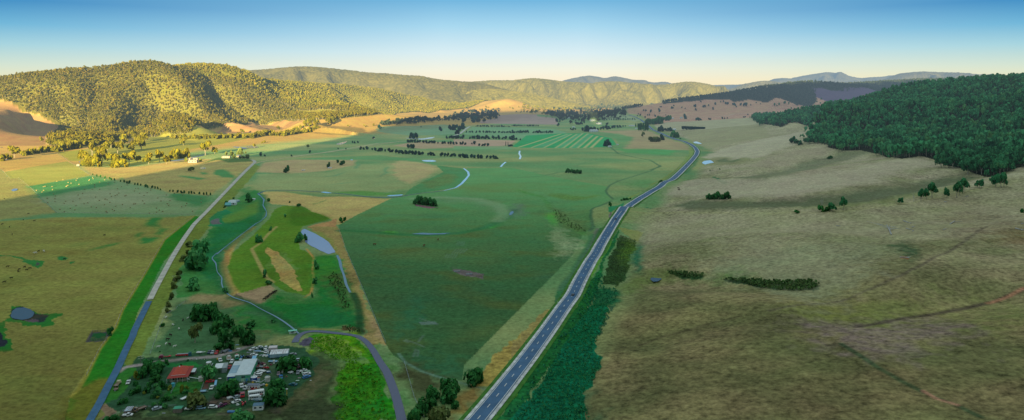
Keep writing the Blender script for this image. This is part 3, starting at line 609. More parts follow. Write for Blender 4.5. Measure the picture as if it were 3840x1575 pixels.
field((126,124,104), 'S', cc2([(560,140),(660,110),(780,95),(850,95),(780,125),(690,150),(600,165),(500,170)]), 12, .3, .7)
field((124,126,100), 'S', cc2([(110,340),(300,330),(690,330),(850,322),(1060,296),(1230,270),(1400,240),(1494,230),(1494,330),(1300,400),(1000,420),(800,400),(500,400),(200,440),(100,400)]), 22, .45, .55)
field((114,122,98), 'S', cc2([(500,440),(800,420),(1000,440),(900,520),(850,620),(700,640),(500,560),(350,500)]), 24, .45, .5)
# --- middle of the valley
field((134,122,88), 'F', [(0,300),(60,215),(330,190),(700,192),(900,195),(880,240),(640,290),(330,315)], 6, .3, .85)
field((140,130,92), 'F', [(1200,230),(1300,195),(1500,210),(1640,270),(1560,330),(1350,420),(1240,340)], 14, .3, .8)
field((112,126,84), 'F', [(0,320),(640,300),(900,230),(1240,240),(1240,350),(1340,430),(1200,480),(600,470),(100,455),(0,460)], 8, .35, .7)
field((56,108,66), 'F', [(1620,240),(1880,270),(1910,310),(1890,370),(1810,440),(1500,485),(1330,510),(1420,430),(1690,300)], 3, .35, .9)
field((66,116,52), 'F', [(690,485),(960,470),(1160,490),(1330,490),(1300,505),(1000,515),(800,495)], 6, .4, .8)
field((84,92,48), 'F', [(1480,400),(1700,320),(1800,330),(1780,390),(1560,450)], 12, .6, .5)
field((64,116,72), 'F', [(340,180),(700,165),(1100,150),(1600,200),(1640,240),(1300,192),(900,186),(500,188)], 8, .25, .7)
for q in ([(560,345),(700,330),(840,290),(720,335)], [(620,415),(940,385),(800,405)], [(1080,360),(1180,310),(1190,250),(1160,260),(1150,310)], [(880,275),(905,220),(935,230),(920,265)]): field((70,114,80), 'F', q, 5, .25, .7)
field((136,118,96), 'B', [(1230,830),(1360,808),(1500,795),(1880,800),(2306,840),(2270,860),(1900,845),(1500,860),(1300,840)], 6, .25, .8)
field((138,120,104), 'Q', [(0,760),(600,770),(1250,790),(1150,880),(700,910),(0,890)], 5, .25, .9)
field((84,124,86), 'Q', [(0,900),(1100,905),(1180,930),(1180,966),(0,966)], 5, .25, .8)
field((86,126,92), 'Q', [(380,520),(1000,520),(2050,560),(2300,640),(1400,800),(1250,740),(600,700),(200,660)], 5, .25, .85)
field((84,120,92), 'B', [(1100,660),(1700,640),(1800,660),(1820,730),(1400,740),(1080,700)], 10, .25, .8)
line((146,138,116), 'B', [(330,928),(600,895),(900,845),(1100,810),(1340,793)], 6, .7)
field((122,110,104), 'Q', [(520,440),(560,380),(850,340),(1100,265),(1500,255),(1700,300),(2100,345),(2100,470),(1500,460),(900,450)], 4, .2, .95)
field((110,130,100), 'R', [(480,320),(850,240),(980,250),(1080,310),(1280,380),(1200,400),(700,380),(560,360)], 4, .2, .9)
ST = [(0,840),(130,740),(420,722),(690,720),(900,765),(945,820),(850,842),(560,855),(60,850)]
field((36,122,72), 'C', ST, 0, .15)
for q in ([(60,846),(440,726)], [(180,848),(500,728)], [(285,850),(535,728)], [(395,852),(585,728)], [(460,852),(635,722)], [(525,852),(685,724)], [(588,852),(725,738)], [(652,852),(770,746)], [(712,850),(815,755)]): line((138,140,96), 'C', q, 6., .85)
for q in ([(180,848),(500,728),(535,728),(285,850)], [(395,852),(585,728),(635,722),(460,852)], [(525,852),(685,724),(725,738),(588,852)]): field((66,128,90), 'C', q, 0, .15, .7)
line((120,126,84), 'C', [(0,843),(60,852),(560,857),(850,845)], 4, .8)
field((120,116,80), 'C', [(905,765),(935,770),(960,815),(940,820)], 0, .2)
field((128,116,88), 'C', [(760,700),(1200,690),(1330,740),(1590,830),(1600,870),(1300,870),(1000,870),(1100,760),(900,720)], 12, .25, .8)
field((76,118,72), 'C', [(850,740),(950,720),(1090,760),(1000,830),(950,860),(930,800)], 12, .3, .7)
field((60,122,68), 'C', [(940,860),(1300,860),(1480,880),(1400,920),(1150,900),(1000,890)], 14, .35, .8)
field((136,140,112), 'C', [(1280,650),(1400,620),(1750,605),(2306,572),(2306,640),(2220,640),(1740,685),(1500,690),(1330,700)], 5, .15, .9)
field((124,128,96), 'C', [(1500,700),(1740,686),(2220,640),(2306,700),(2306,760),(1750,860),(1640,800)], 10, .25, .8)
line((160,152,122), 'C', [(1740,676),(2000,655),(2220,630)], 9, .85)
line((160,150,124), 'C', [(1480,590),(1700,580),(2000,545),(2306,523)], 9, .6)
field((150,120,96), 'C', [(1030,520),(1270,445),(1600,440),(1950,415),(2306,430),(2306,520),(2000,545),(1500,590),(1200,590)], 12, .2, .85)
line((74,104,70), 'G', [(0,250),(280,240),(480,235),(560,250),(720,195)], 4, .6, wob=6); line((62,96,64), 'G', [(0,352),(250,340),(380,315),(500,285)], 4, .7, wob=6)
line((52,88,60), 'C', [(885,845),(960,905),(1100,935),(1250,965),(1340,1020),(1240,1050)], 4, .8); line((56,88,62), 'G', [(1340,240),(1250,290),(1140,325),(960,380),(880,420),(845,470),(860,500),(910,545)], 3, .9)
line((58,88,60), 'G', [(1180,475),(1300,420),(1490,270),(1600,150)], 3, .4); line((70,96,60), 'G', [(1330,268),(1480,265)], 3, .6)
line((50,84,60), 'G', [(900,560),(800,600),(720,640),(710,700),(730,790),(700,830)], 3.4, .8, wob=3)
field((70,120,70), 'G', [(980,410),(1100,380),(1270,360),(1240,420),(1100,440)], 14, .4, .6)
field((90,118,62), 'C', [(1600,840),(1660,880),(1640,920),(1520,1010),(1560,950),(1600,900)], 6, .4, .7)
field((112,116,62), 'L', [(575,0),(720,30),(690,80),(600,30)], 4, .4, .6)
field((84,82,96), 'G', [(0,590),(60,580),(90,600),(60,680),(0,740)], 14, .25, .5)
# forest floors
RF = np.vstack([P('D', [(-30,640),(120,665),(260,620),(370,655),(430,692),(320,800),(500,806),(545,850),(680,878),(850,875),(1000,905),(1060,935),(1200,950),(1390,925),(1500,960),(1620,1010),(1800,1057)])[:,:2],
     P('H', [(1900,325),(2000,345),(2150,300),(2306,250)])[:,:2], [[900,650],[1900,500],[2300,1300],[2000,2300],[1500,2900],[1000,2900]]])
NF = 19
LF = np.vstack([P('A', [(-160,430),(90,440),(150,470),(250,530),(300,545),(350,545),(400,590),(480,625),(520,650),(560,700),(470,745),(430,820),(560,850),(720,845),(900,830),(1000,795),(1150,770),(1300,745),(1330,750),(1500,722),(1600,735),(1720,715),(1880,682),(2000,655),(2306,622)])[:,:2],
     P('B', [(200,612),(400,604),(560,600),(700,615),(740,592),(900,572),(1050,560),(1250,546),(1400,530),(1640,520),(1800,505),(1930,490)])[:,:2], [[100,6600],[-600,7600],[-2300,5600],[-3200,3800],[-3300,2500]]])
MFp = np.vstack([P('C', [(1000,500),(1050,498),(1170,480),(1260,452),(1360,455),(1600,435),(1750,415),(1960,412),(1990,440),(2140,415),(2306,440)])[:,:2], P('D', [(110,405),(260,470),(400,470),(440,410),(420,330),(560,335),(780,330)])[:,:2], [[3800,4900],[4400,6800],[2500,6800],[1200,5200],[700,4700],[450,4600]]])
LG = (.17,.165,.022)
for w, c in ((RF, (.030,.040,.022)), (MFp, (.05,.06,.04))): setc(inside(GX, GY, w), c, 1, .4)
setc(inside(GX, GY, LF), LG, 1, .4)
setc(inside(GX, GY, np.vstack([P('D', [(400,310),(560,335),(800,300),(1020,345),(1230,322),(1230,330),(1050,360),(830,390),(640,450),(570,450),(440,400)])[:,:2]])), alb((74,66,90)), 1, .2)
setc((RD > 6000)*sstep(6000, 6800, RD)*(GX > -1500), (.12,.12,.06), .7)
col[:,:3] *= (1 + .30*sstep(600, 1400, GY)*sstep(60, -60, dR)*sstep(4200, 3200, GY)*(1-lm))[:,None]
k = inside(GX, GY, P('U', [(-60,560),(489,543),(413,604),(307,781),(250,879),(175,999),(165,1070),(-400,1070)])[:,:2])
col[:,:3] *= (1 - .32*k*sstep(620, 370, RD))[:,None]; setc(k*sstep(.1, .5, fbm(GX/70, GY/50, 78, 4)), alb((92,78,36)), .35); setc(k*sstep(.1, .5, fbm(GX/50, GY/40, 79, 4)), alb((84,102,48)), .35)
I, J = np.meshgrid(np.arange(len(rr)-1), np.arange(len(az)-1), indexing='ij'); n_ = len(az)
Fq = np.stack([I*n_+J, I*n_+J+1, (I+1)*n_+J+1, (I+1)*n_+J], -1).reshape(-1, 4)
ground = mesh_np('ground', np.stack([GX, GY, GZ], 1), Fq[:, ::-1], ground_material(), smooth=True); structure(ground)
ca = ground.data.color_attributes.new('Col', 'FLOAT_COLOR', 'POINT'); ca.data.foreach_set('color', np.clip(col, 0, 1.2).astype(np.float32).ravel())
# ================================================================ roads, water
def ribbon(name, w, width, mat, lift, step=6., kind='structure', off=0., taper=None, grade=True):
    """a strip of constant width laid along a world polyline"""
    w = np.asarray(w, float)[:,:2]; seg = np.hypot(*np.diff(w, axis=0).T); s = np.r_[0, np.cumsum(seg)]
    t = np.arange(0, s[-1], step); x = np.interp(t, s, w[:,0]); y = np.interp(t, s, w[:,1])
    for _ in range(3):
        x[1:-1] = (x[:-2]+2*x[1:-1]+x[2:])/4; y[1:-1] = (y[:-2]+2*y[1:-1]+y[2:])/4
    dx, dy = np.gradient(x), np.gradient(y); L = np.hypot(dx, dy)+1e-9; nx, ny = dy/L, -dx/L
    us = np.linspace(-.5, .5, 5); wd = width if np.isscalar(width) else np.interp(t, np.linspace(0, s[-1], len(width)), width)
    VX = x[:,None] + nx[:,None]*(off + us*np.reshape(wd*np.ones(len(t)), (-1,1))); VY = y[:,None] + ny[:,None]*(off + us*np.reshape(wd*np.ones(len(t)), (-1,1)))
    VZ = (np.repeat(Hz(x, y)[:,None], 5, 1) if grade else Hz(VX, VY)) + lift
    n = len(t); I, J = np.meshgrid(np.arange(n-1), np.arange(4), indexing='ij')
    F = np.stack([I*5+J, (I+1)*5+J, (I+1)*5+J+1, I*5+J+1], -1).reshape(-1, 4)
    o = mesh_np(name, np.stack([VX, VY, VZ], -1).reshape(-1, 3), F[:, ::-1], mat); o['kind'] = kind; return o
hww = P('S', HW); hww = np.vstack([hww[0]-(hww[6]-hww[0])*2, hww])
gravel = plain('gravel_shoulder', alb((186,186,176)), .95, .05, 0, .35, .25)
asphalt = plain('asphalt', alb((50,82,112))*.9, .75, .25, 0, .22, .12)
asphalt2 = plain('worn_asphalt', alb((52,88,118))*.85, .8, .2, 0, .2, .2)
gravelr = plain('grey_gravel', alb((140,146,140)), .95, .05, 0, .25, .15)
paint = plain('road_paint', (.75,.75,.72), .6, .3, 0, .12, 1)
verge_g = plain('road_bank', alb((50,92,40)), .95, .05, 0, .3, .2)
ribbon('road_bank', hww, 16, verge_g, .25, 6)
ribbon('road_shoulder', hww, 11.4, gravel, .55, 6)
ribbon('road', hww, 8.0, asphalt, .75, 6)
for off in (-3.45, 3.45): ribbon('road_edge_line', hww[:24], .3, paint, .80, 5, off=off)
w = hww[:,:2]; sg = np.r_[0, np.cumsum(np.hypot(*np.diff(w, axis=0).T))]
dash = MB()
for t0 in np.arange(4, min(sg[-1], 1500), 12.):
    if 560 < t0 < 700: continue
    q = [(np.interp(t0+k, sg, w[:,0]), np.interp(t0+k, sg, w[:,1])) for k in (0, 3.6)]
    dv = Vector((q[1][0]-q[0][0], q[1][1]-q[0][1])).normalized(); nv = Vector((dv.y, -dv.x))*.17; z = float(Hz(*q[0]))+.82
    dash.add([(q[0][0]-nv.x, q[0][1]-nv.y, z), (q[0][0]+nv.x, q[0][1]+nv.y, z), (q[1][0]+nv.x, q[1][1]+nv.y, z), (q[1][0]-nv.x, q[1][1]-nv.y, z)], [(0,1,2,3)])
structure(dash.build('road_centre_line', paint))
ribbon('road_centre_line', hww[(sg > 545) & (sg < 715)], .35, paint, .82, 4)
LR = np.vstack([S('N', [(890,905),(905,872),(1000,720),(1075,560),(1180,370),(1240,230),(1300,100),(1355,0)]), S('I', [(1190,860),(1250,740),(1310,620),(1350,540),(1400,440),(1470,310),(1540,180),(1600,80),(1650,0)]), S('E', [(1750,770),(1850,670),(1950,565),(2050,460),(2150,355),(2240,265),(2298,212),(2285,196),(2260,190)])])
lrw = Pm(LR); ribbon('road', lrw[:12], [3.6,3.8,4.0], asphalt2, .45, 5); ribbon('road', lrw[11:], [4.0,5.2,6.5], gravelr, .40, 6)
TR = np.vstack([S('F', [(-5,225),(20,215),(100,200),(330,165),(600,130),(850,95),(1060,60),(1300,25)])])
ribbon('track', Pm(TR), 5.5, plain('pale_track', alb((150,146,112)), .95, .05, 0, .2, .1), .35, 10)
ribbon('track', P('Q', [(-20,700),(60,680),(140,650),(200,600),(270,540),(340,505)]), 9, plain('pale_road', alb((176,170,150)), .95, .05, 0, .2, .1), .5, 15)
def water_material(name, tint, rough=.08, mixf=.55):
    m, n, l = newmat(name); ge = n.new('ShaderNodeNewGeometry')
    p = bsdf(n, l, tuple(tint), .6, .2); gl = n.new('ShaderNodeBsdfGlossy'); gl.inputs['Roughness'].default_value = rough; gl.inputs['Color'].default_value = (.9,.95,1,1)
    b = n.new('ShaderNodeBump'); b.inputs['Strength'].default_value = .06; b.inputs['Distance'].default_value = .3; l.new(noise(n, l, ge.outputs['Position'], .8, 3), b.inputs['Height']); l.new(b.outputs[0], gl.inputs['Normal'])
    mi = n.new('ShaderNodeMixShader'); mi.inputs[0].default_value = mixf; l.new(p.outputs[0], mi.inputs[1]); l.new(gl.outputs[0], mi.inputs[2]); return finish(m, mi.outputs[0])
wat = water_material('pond_water', alb((90,112,150)), .08, .3); watd = water_material('still_dark_water', alb((16,58,84)), .12, .06); watc = water_material('creek_water', alb((62,100,122)), .15, .12); mudw = water_material('muddy_channel', alb((54,62,86)), .25, .06); watb = water_material('bright_pond', (.5,.52,.55), .1, .75)
def pond(name, crop, pts, mat, lift=.25, rag=.06):
    w = P(crop, pts); c = w[:,:2].mean(0); n = len(w); t = np.linspace(0, n, n*5+1)[:-1]
    cl = np.vstack([w, w[:1]])[:,:2]; k = np.arange(n+1); x = np.interp(t, k, cl[:,0]); y = np.interp(t, k, cl[:,1])
    for _ in range(2): x = (np.roll(x,1)+2*x+np.roll(x,-1))/4; y = (np.roll(y,1)+2*y+np.roll(y,-1))/4
    size = np.hypot(x-c[0], y-c[1]).mean(); f = 1 + rag*pn(t*1.3, t*0, 44)
    x = c[0]+(x-c[0])*f; y = c[1]+(y-c[1])*f
    z = float(np.median(Hz(x, y))) + lift
    bm = bmesh.new(); vs = [bm.verts.new((a, b, z)) for a, b in zip(x, y)]; bm.faces.new(vs)
    bmesh.ops.triangulate(bm, faces=bm.faces[:]); bmesh.ops.recalc_face_normals(bm, faces=bm.faces[:])
    if bm.faces[0].normal.z < 0: bmesh.ops.reverse_faces(bm, faces=bm.faces[:])
    me = bpy.data.meshes.new(name); bm.to_mesh(me); bm.free(); me.materials.append(mat); o = bpy.data.objects.new(name, me); COL.objects.link(o); return structure(o)
pond('pond', 'F', [(400,850),(415,822),(440,815),(520,850),(600,895),(650,930),(690,980),(718,1032),(650,1040),(600,1020),(560,1000),(490,965),(440,930),(450,890)], wat)
pond('pond', 'I', [(95,685),(110,640),(150,615),(210,608),(270,625),(310,655),(300,690),(250,715),(200,722),(140,715),(100,700)], watd)
pond('pond', 'E', [(98,464),(130,450),(162,453),(152,468),(115,476)], watb); pond('pond', 'E', [(1798,262),(1830,254),(1868,268),(1830,276),(1803,273)], watb)
pond('pond', 'G', [(1708,222),(1730,208),(1790,205),(1830,215),(1850,238),(1800,241),(1738,233)], watb, .5); pond('pond', 'G', [(1628,33),(1660,24),(1710,42),(1700,50),(1650,44)], watb, .5)
pond('pond', 'B', [(1338,763),(1400,764),(1450,768),(1500,768),(1560,758),(1606,753),(1608,760),(1560,772),(1500,778),(1440,776),(1400,772)], watb)
pond('pond', 'B', [(722,815),(770,802),(825,791),(812,806),(770,823),(728,823)], watb); pond('pond', 'B', [(1485,964),(1540,962),(1590,961),(1630,972),(1590,978),(1520,976)], watb)
pond('pond', 'T', [(930,45),(1000,40),(1150,55),(1165,82),(1080,70)], wat, .4); pond('pond', 'T', [(1140,35),(1250,28),(1320,35),(1350,50),(1280,68),(1180,66)], watb, .4)
pond('pond', 'L', [(755,293),(765,272),(795,265),(822,282),(800,308),(772,312)], watd, .5)
pond('pond', 'F', [(1415,857),(1500,848),(1620,856),(1760,849),(1700,862),(1550,866),(1430,863)], watc, .25, .3)
pond('pond', 'F', [(1172,520),(1200,510),(1260,507),(1330,502),(1310,514),(1220,520)], watb); pond('pond', 'F', [(576,482),(620,478),(690,490),(640,494)], watb)
pond('pond', 'F', [(850,190),(875,189),(870,194),(852,195)], watb); pond('pond', 'F', [(2278,690),(2290,660),(2312,652),(2325,664),(2300,690)], watc)
pond('pond', 'A', [(-10,838),(28,842),(20,850),(-10,853)], watb); pond('pond', 'B', [(1050,766),(1078,767),(1070,771),(1052,771)], watb)
pond('pond', 'V', [(80,318),(120,312),(190,300),(170,316),(100,328)], wat); pond('pond', 'V', [(1575,352),(1600,352),(1690,392),(1640,402)], wat)
pond('pond', 'T', [(-40,262),(60,250),(200,225),(300,210),(480,165),(560,160),(440,190),(250,235),(60,268)], wat, .3)
def creek(crop, pts, wd, mat, step=3., amp=0.): 
    w = P(crop, pts); o = ribbon('creek', w, wd, mat, .22, step, grade=False); return o
c1 = np.vstack([S('F', [(18,498),(45,520),(72,550),(62,600),(95,660),(90,700),(40,745),(0,765)]), S('E', [(2180,860),(2090,930),(2000,1000),(1945,1050)]), S('I', [(1960,110),(1905,165),(1945,210),(1955,290),(2000,340),(1995,390),(2010,440),(2050,490),(2100,520),(2200,550)]), S('J', [(320,680),(420,740),(560,810),(640,860),(720,920),(772,968)])])
creek('S', c1, [2.6,1.0,2.2,.8,1.6,.6,1.5,.7,1.3,.5,1.2,.6,1.3,.7,1.2,.5,1.0,.8,1.1,.6,1.2,1.2], watc)
c2 = np.vstack([S('J', [(735,1045),(760,985),(830,945),(920,940),(1050,955),(1180,968),(1280,980),(1340,1005),(1390,1050)]), S('K', [(960,430),(1020,540),(1080,620),(1120,720),(1160,830),(1190,940),(1215,1057),(1225,1110)])])
creek('S', c2, [4,3.4,3.2,3.4,3.8,4.2,4.2,4.2,4.4], mudw)
creek('J', [(1115,260),(1140,310),(1150,370),(1180,450),(1195,520),(1235,600)], [2,2.4,1.6,2,1.4], watc)
creek('F', [(18,498),(60,478),(100,467),(250,465),(400,470),(480,475),(580,480),(690,490),(800,500),(900,512),(1000,525),(1100,530),(1200,533),(1300,522),(1400,505),(1500,490),(1600,482),(1700,468)], [3.5,2.4,2.4,2.4,4,2.4,2.6], watd)
creek('F', [(1690,470),(1800,443),(1850,408),(1890,365),(1918,330),(1910,300),(1880,275),(1870,268)], [2,4,4.5,3.5,4,3], watb); creek('F', [(2205,255),(2220,235),(2250,210)], 4, watb); creek('G', [(70,185),(78,160),(65,135),(70,110)], 4, watb)
# ================================================================ far ranges (each a ridge mesh of its own)
def range_mesh(name, crest, wf, wb, seed, lam, spur, canopy, mat, res=14., nv=80, p=1.):
    c = np.asarray(crest, float); seg = np.hypot(np.diff(c[:,0]), np.diff(c[:,1])); s = np.r_[0, np.cumsum(seg)]
    t = np.arange(0, s[-1], res); x = np.interp(t, s, c[:,0]); y = np.interp(t, s, c[:,1]); z = np.interp(t, s, c[:,2])
    for _ in range(8): z[1:-1] = (z[:-2]+2*z[1:-1]+z[2:])/4; y[1:-1] = (y[:-2]+2*y[1:-1]+y[2:])/4
    v = np.concatenate([-np.linspace(1, 0, nv//4, endpoint=False)*wb, np.linspace(0, 1, nv)**1.05*wf])
    TT, VV = np.meshgrid(t, v, indexing='ij'); X = np.repeat(x[:,None], len(v), 1) + 40*pn(TT/500, VV/400, seed+9); Y = y[:,None]-VV; Z0 = np.repeat(z[:,None], len(v), 1)
    u = np.where(VV > 0, VV/wf, -VV/wb)
    n = 1-2*np.abs(pn((TT+.45*VV)/lam, VV/lam*.25, seed)) + .55*pn((TT-.3*VV)/lam*2.2, VV/lam*.6, seed+1) + .25*pn(TT/lam*5, VV/lam*2.5, seed+2)
    uu = np.clip(u + spur*(.8-n)*np.clip(u*4, 0, 1)*np.clip(1.1-u, 0, 1)*.6, 0, 1)
    Z = (Z0+30)*(.5+.5*np.cos(np.pi*uu))**p - 30
    Z = Z + canopy*(RNG.random(Z.shape)-.3)*(u < .97)
    n1, n2 = X.shape; I, J = np.meshgrid(np.arange(n1-1), np.arange(n2-1), indexing='ij')
    F = np.stack([I*n2+J, I*n2+J+1, (I+1)*n2+J+1, (I+1)*n2+J], -1).reshape(-1, 4)
    tint = np.zeros((X.size, 2)); tint[:,0] = RNG.random(X.size)*.6+.2*pn(X/300, Y/300, seed+4).ravel()+.2
    o = mesh_np(name, np.stack([X, Y, Z], -1).reshape(-1, 3), F[:, ::-1], mat, tint=np.clip(tint, 0, 1)); return structure(o)
wood_lit = foliage_material('sunlit_forest_cover', (.12,.13,.035), (.28,.25,.065)); wood_far = foliage_material('far_forest_cover', (.09,.10,.055), (.21,.19,.09))  # wood_lit has the warm sunlight on the far hills in its colour
range_mesh('hills', sky('U', [(520,200,6700),(562,183,6700),(592,182,6700),(640,178,6800),(700,172,6900),(740,169,6900),(780,168,6900),(840,173,6900),(900,180,6800),(945,185,6800),(970,185,6800),(1020,190,6700),(1060,192,6700),(1100,200,6700),(1140,204,6700),(1180,207,6700),(1230,214,6800),(1300,235,6900),(1380,262,6900),(1450,275,6900)]), 1250, 1400, 101, 460, .45, 11, wood_lit)
range_mesh('hills', sky('U', [(1040,272,6200),(1090,248,6250),(1140,238,6300),(1180,229,6350),(1230,224,6400),(1280,228,6400),(1330,236,6350),(1390,248,6300),(1450,262,6250),(1500,272,6200)]), 650, 700, 111, 260, .5, 10, wood_lit)
range_mesh('hills', sky('U', [(1150,215,8200),(1190,206,8200),(1240,203,8200),(1290,202,8200),(1340,197,8200),(1380,201,8200),(1410,205,8200),(1450,209,8200),(1490,211,8200),(1515,206,8200),(1540,205,8200),(1560,206,8200),(1600,212,8200),(1640,215,8200),(1680,213,8200),(1705,209,8200),(1730,206,8200),(1750,207,8200),(1780,212,8200),(1810,222,8300),(1840,232,8300),(1880,250,8300)]), 1500, 1500, 121, 400, .85, 12, wood_lit)
range_mesh('hills', sky('U', [(1740,246,11500),(1790,234,11500),(1830,226,11500),(1870,214,11500),(1900,206,11500),(1925,203,11500),(1945,205,11500),(1980,212,11500),(2030,220,11500),(2100,226,11500)]), 1700, 1700, 131, 460, .8, 10, wood_far, 25)
range_mesh('mountains', sky('U', [(1330,238,16500),(1385,220,16500),(1420,202,16500),(1440,197,16500),(1470,191,16500),(1495,192,16500),(1520,198,16500),(1545,191,16500),(1570,196,16500),(1590,203,16500),(1620,203,16500),(1645,209,16500),(1670,205,16500),(1700,213,16500),(1740,226,16500),(1780,236,16500)]), 3200, 3000, 141, 800, .8, 10, wood_far, 34, 60)
range_mesh('mountains', sky('U', [(1700,224,20000),(1750,217,20000),(1800,214,20000),(1860,213,20000),(1900,210,20000),(1935,205,20000),(1960,196,20000),(1990,199,20000),(2020,193,20000),(2045,187,20000),(2080,181,20000),(2105,184,20000),(2130,190,20000),(2160,197,20000),(2180,195,20000),(2220,193,20000),(2250,189,20000),(2290,190,20000),(2330,195,20000),(2400,206,20000),(2500,215,20000)]), 3600, 3000, 151, 800, .85, 10, wood_far, 36, 60)
range_mesh('mountains', sky('U', [(2080,226,13500),(2140,213,13500),(2200,204,13500),(2240,197,13500),(2265,190,13500),(2290,182,13500),(2310,180,13500),(2350,181,13500),(2400,183,13500),(2430,184,13500),(2460,189,13500),(2490,200,13500),(2560,214,13500)]), 2600, 2600, 161, 600, .9, 10, wood_far, 30, 60)
# ================================================================ woods
def leaf_cluster(nq, rng, lobes, size, full=False, up=.15):
    """leaf-sized quads lying on a lumpy crown of unit size: verts, quads, tint per vertex"""
    V = []; T = []
    cs = []
    for k in range(lobes):
        a = rng.uniform(0, 2*np.pi); rad = .62*math.sqrt(rng.random()) if lobes > 1 else 0
        h = rng.uniform(.12, .8) if lobes > 1 else .5
        cs.append((math.cos(a)*rad*(1.15-h*.55), math.sin(a)*rad*(1.15-h*.55), h, rng.uniform(.28, .44) if lobes > 2 else rng.uniform(.42, .55)))
    for q in range(nq):
        cx, cy, cz, r = cs[q % lobes]
        d = rng.normal(size=3); d[2] = d[2] if full else abs(d[2])*.9 - .35*rng.random(); d /= np.linalg.norm(d)+1e-9
        rr_ = r*rng.uniform(.72, 1.08)
        c = np.array([cx, cy, cz]) + d*rr_*np.array([1, 1, .85])
        nrm = d + rng.normal(size=3)*.38 + np.array([0, 0, up]); nrm /= np.linalg.norm(nrm)
        t1 = np.cross(nrm, rng.normal(size=3)); t1 /= np.linalg.norm(t1)+1e-9; t2 = np.cross(nrm, t1)
        s1, s2 = size*rng.uniform(.7, 1.3), size*rng.uniform(.6, 1.1)
        for a, b in ((-1,-.7), (.8,-1), (1,.7), (-.7,1)): V.append(c + t1*s1*a + t2*s2*b)
        tv = np.clip(.35 + .5*d[2] + .3*(cz-.45) + rng.normal()*.22, 0, 1); T += [(tv, max(0, rng.normal()*.25))]*4  # lighter tint toward the lobe tops paints in light from above
    V = np.array(V); F = np.arange(len(V)).reshape(-1, 4); return V, F, np.array(T)
def stems(n, rng, h0=.0, h1=.5, r=.03):
    V = []
    for k in range(n):
        a = rng.uniform(0, 6.28); x, y = .06*math.cos(a), .06*math.sin(a)
        for ang in (0, 2.09, 4.19): pass
        V += [(x-r, y, h0), (x+r, y, h0), (x*3+r*.6, y*3, h1), (x*3-r*.6, y*3, h1)]
    return np.array(V), np.arange(len(V)).reshape(-1, 4)
def scatter_forest(name, pts, hts, mat, nq, seed, label, cat='forest', wfac=.62, bark=None, size=.30, lobes=3, dryness=0., trunk=True):
    """one wood: many crowns of leaf quads joined in one mesh"""
    rng = np.random.default_rng(seed); protos = [leaf_cluster(nq, rng, lobes, size) for _ in range(6)]
    st_v, st_f = stems(1, rng, -.1, .55, .022)
    Vs, Fs, Ts, Ms = [], [], [], []; base = 0; pid = rng.integers(0, 6, len(pts)); ang = rng.uniform(0, 6.283, len(pts)); wv = rng.uniform(.8, 1.25, len(pts)); tone = rng.normal(size=len(pts))*.16 + .30*pn(pts[:,0]/130, pts[:,1]/130, seed) + .18*pn(pts[:,0]/45, pts[:,1]/45, seed+3); dry = np.clip(rng.normal(size=len(pts))*.25 + dryness, 0, 1)
    for k in range(6):
        i = np.where(pid == k)[0]
        if not len(i): continue
        V, F, T = protos[k]; c, s = np.cos(ang[i]), np.sin(ang[i]); h = hts[i]; w = h*wfac*wv[i]
        z = .28 + V[:,2]*.72
        X = (V[None,:,0]*c[:,None]-V[None,:,1]*s[:,None])*w[:,None]*.62 + pts[i,0:1]; Y = (V[None,:,0]*s[:,None]+V[None,:,1]*c[:,None])*w[:,None]*.62 + pts[i,1:2]; Z = z[None,:]*h[:,None] + pts[i,2:3]
        Vs.append(np.stack([X, Y, Z], -1).reshape(-1, 3)); Fs.append((F[None] + (np.arange(len(i))*len(V))[:,None,None]).reshape(-1, 4)+base); base += len(i)*len(V)
        tt = np.repeat(T[None], len(i), 0).copy(); tt[:,:,0] = np.clip(tt[:,:,0] + tone[i][:,None], 0, 1); tt[:,:,1] = np.clip(tt[:,:,1]*.5 + dry[i][:,None], 0, 1); Ts.append(tt.reshape(-1, 2)); Ms.append(np.zeros(len(i)*len(F), int))
    if bark is not None and trunk:
        V, F = st_v, st_f; c, s = np.cos(ang), np.sin(ang)
        X = V[None,:,0]*hts[:,None] + pts[:,0:1]; Y = V[None,:,1]*hts[:,None] + pts[:,1:2]; Z = V[None,:,2]*hts[:,None] + pts[:,2:3]
        Vs.append(np.stack([X, Y, Z], -1).reshape(-1, 3)); Fs.append((F[None] + (np.arange(len(pts))*len(V))[:,None,None]).reshape(-1, 4)+base); Ts.append(np.full((len(pts)*len(V), 2), .5)); Ms.append(np.ones(len(pts)*len(F), int))
    o = mesh_np(name, np.vstack(Vs), np.vstack(Fs), [mat] + ([bark] if bark is not None else []), tint=np.vstack(Ts), midx=np.concatenate(Ms))
    return tag(o, label, cat, kind='stuff')
def jitter_grid(poly, sp, seed, jit=.45, warp=14):
    rng = np.random.default_rng(seed); x0, y0 = poly.min(0); x1, y1 = poly.max(0)
    gx, gy = np.meshgrid(np.arange(x0, x1, sp), np.arange(y0, y1, sp)); gx = gx.ravel() + rng.uniform(-jit, jit, gx.size)*sp; gy = gy.ravel() + rng.uniform(-jit, jit, gy.size)*sp
    m = inside(gx + warp*pn(gx/40, gy/40, seed), gy + warp*pn(gx/40, gy/40, seed+1), poly); return gx[m], gy[m]
def visible(x, y, z, top=16, margin=.05, n=26):
    """keep what the terrain does not wholly hide from the photograph's side (with a wide margin)"""
    keep = (np.abs(x/np.maximum(y, 1)) < .745+margin) & (y > 200)
    blocked = np.zeros(len(x), bool)
    for k in np.linspace(.35, .985, n): blocked |= Hz(x*k, y*k) > HC + (z+top-HC)*k + 14
    return keep & ~blocked
bark_pale = plain('pale_bark', (.34,.31,.26), .9, .1, 0, .3, 3); bark_dark = plain('dark_bark', (.09,.07,.055), .9, .1, 0, .3, 3)
gum_shade = foliage_material('gum_leaves_shade', (.010,.075,.038), (.070,.32,.135), (.14,.31,.10))
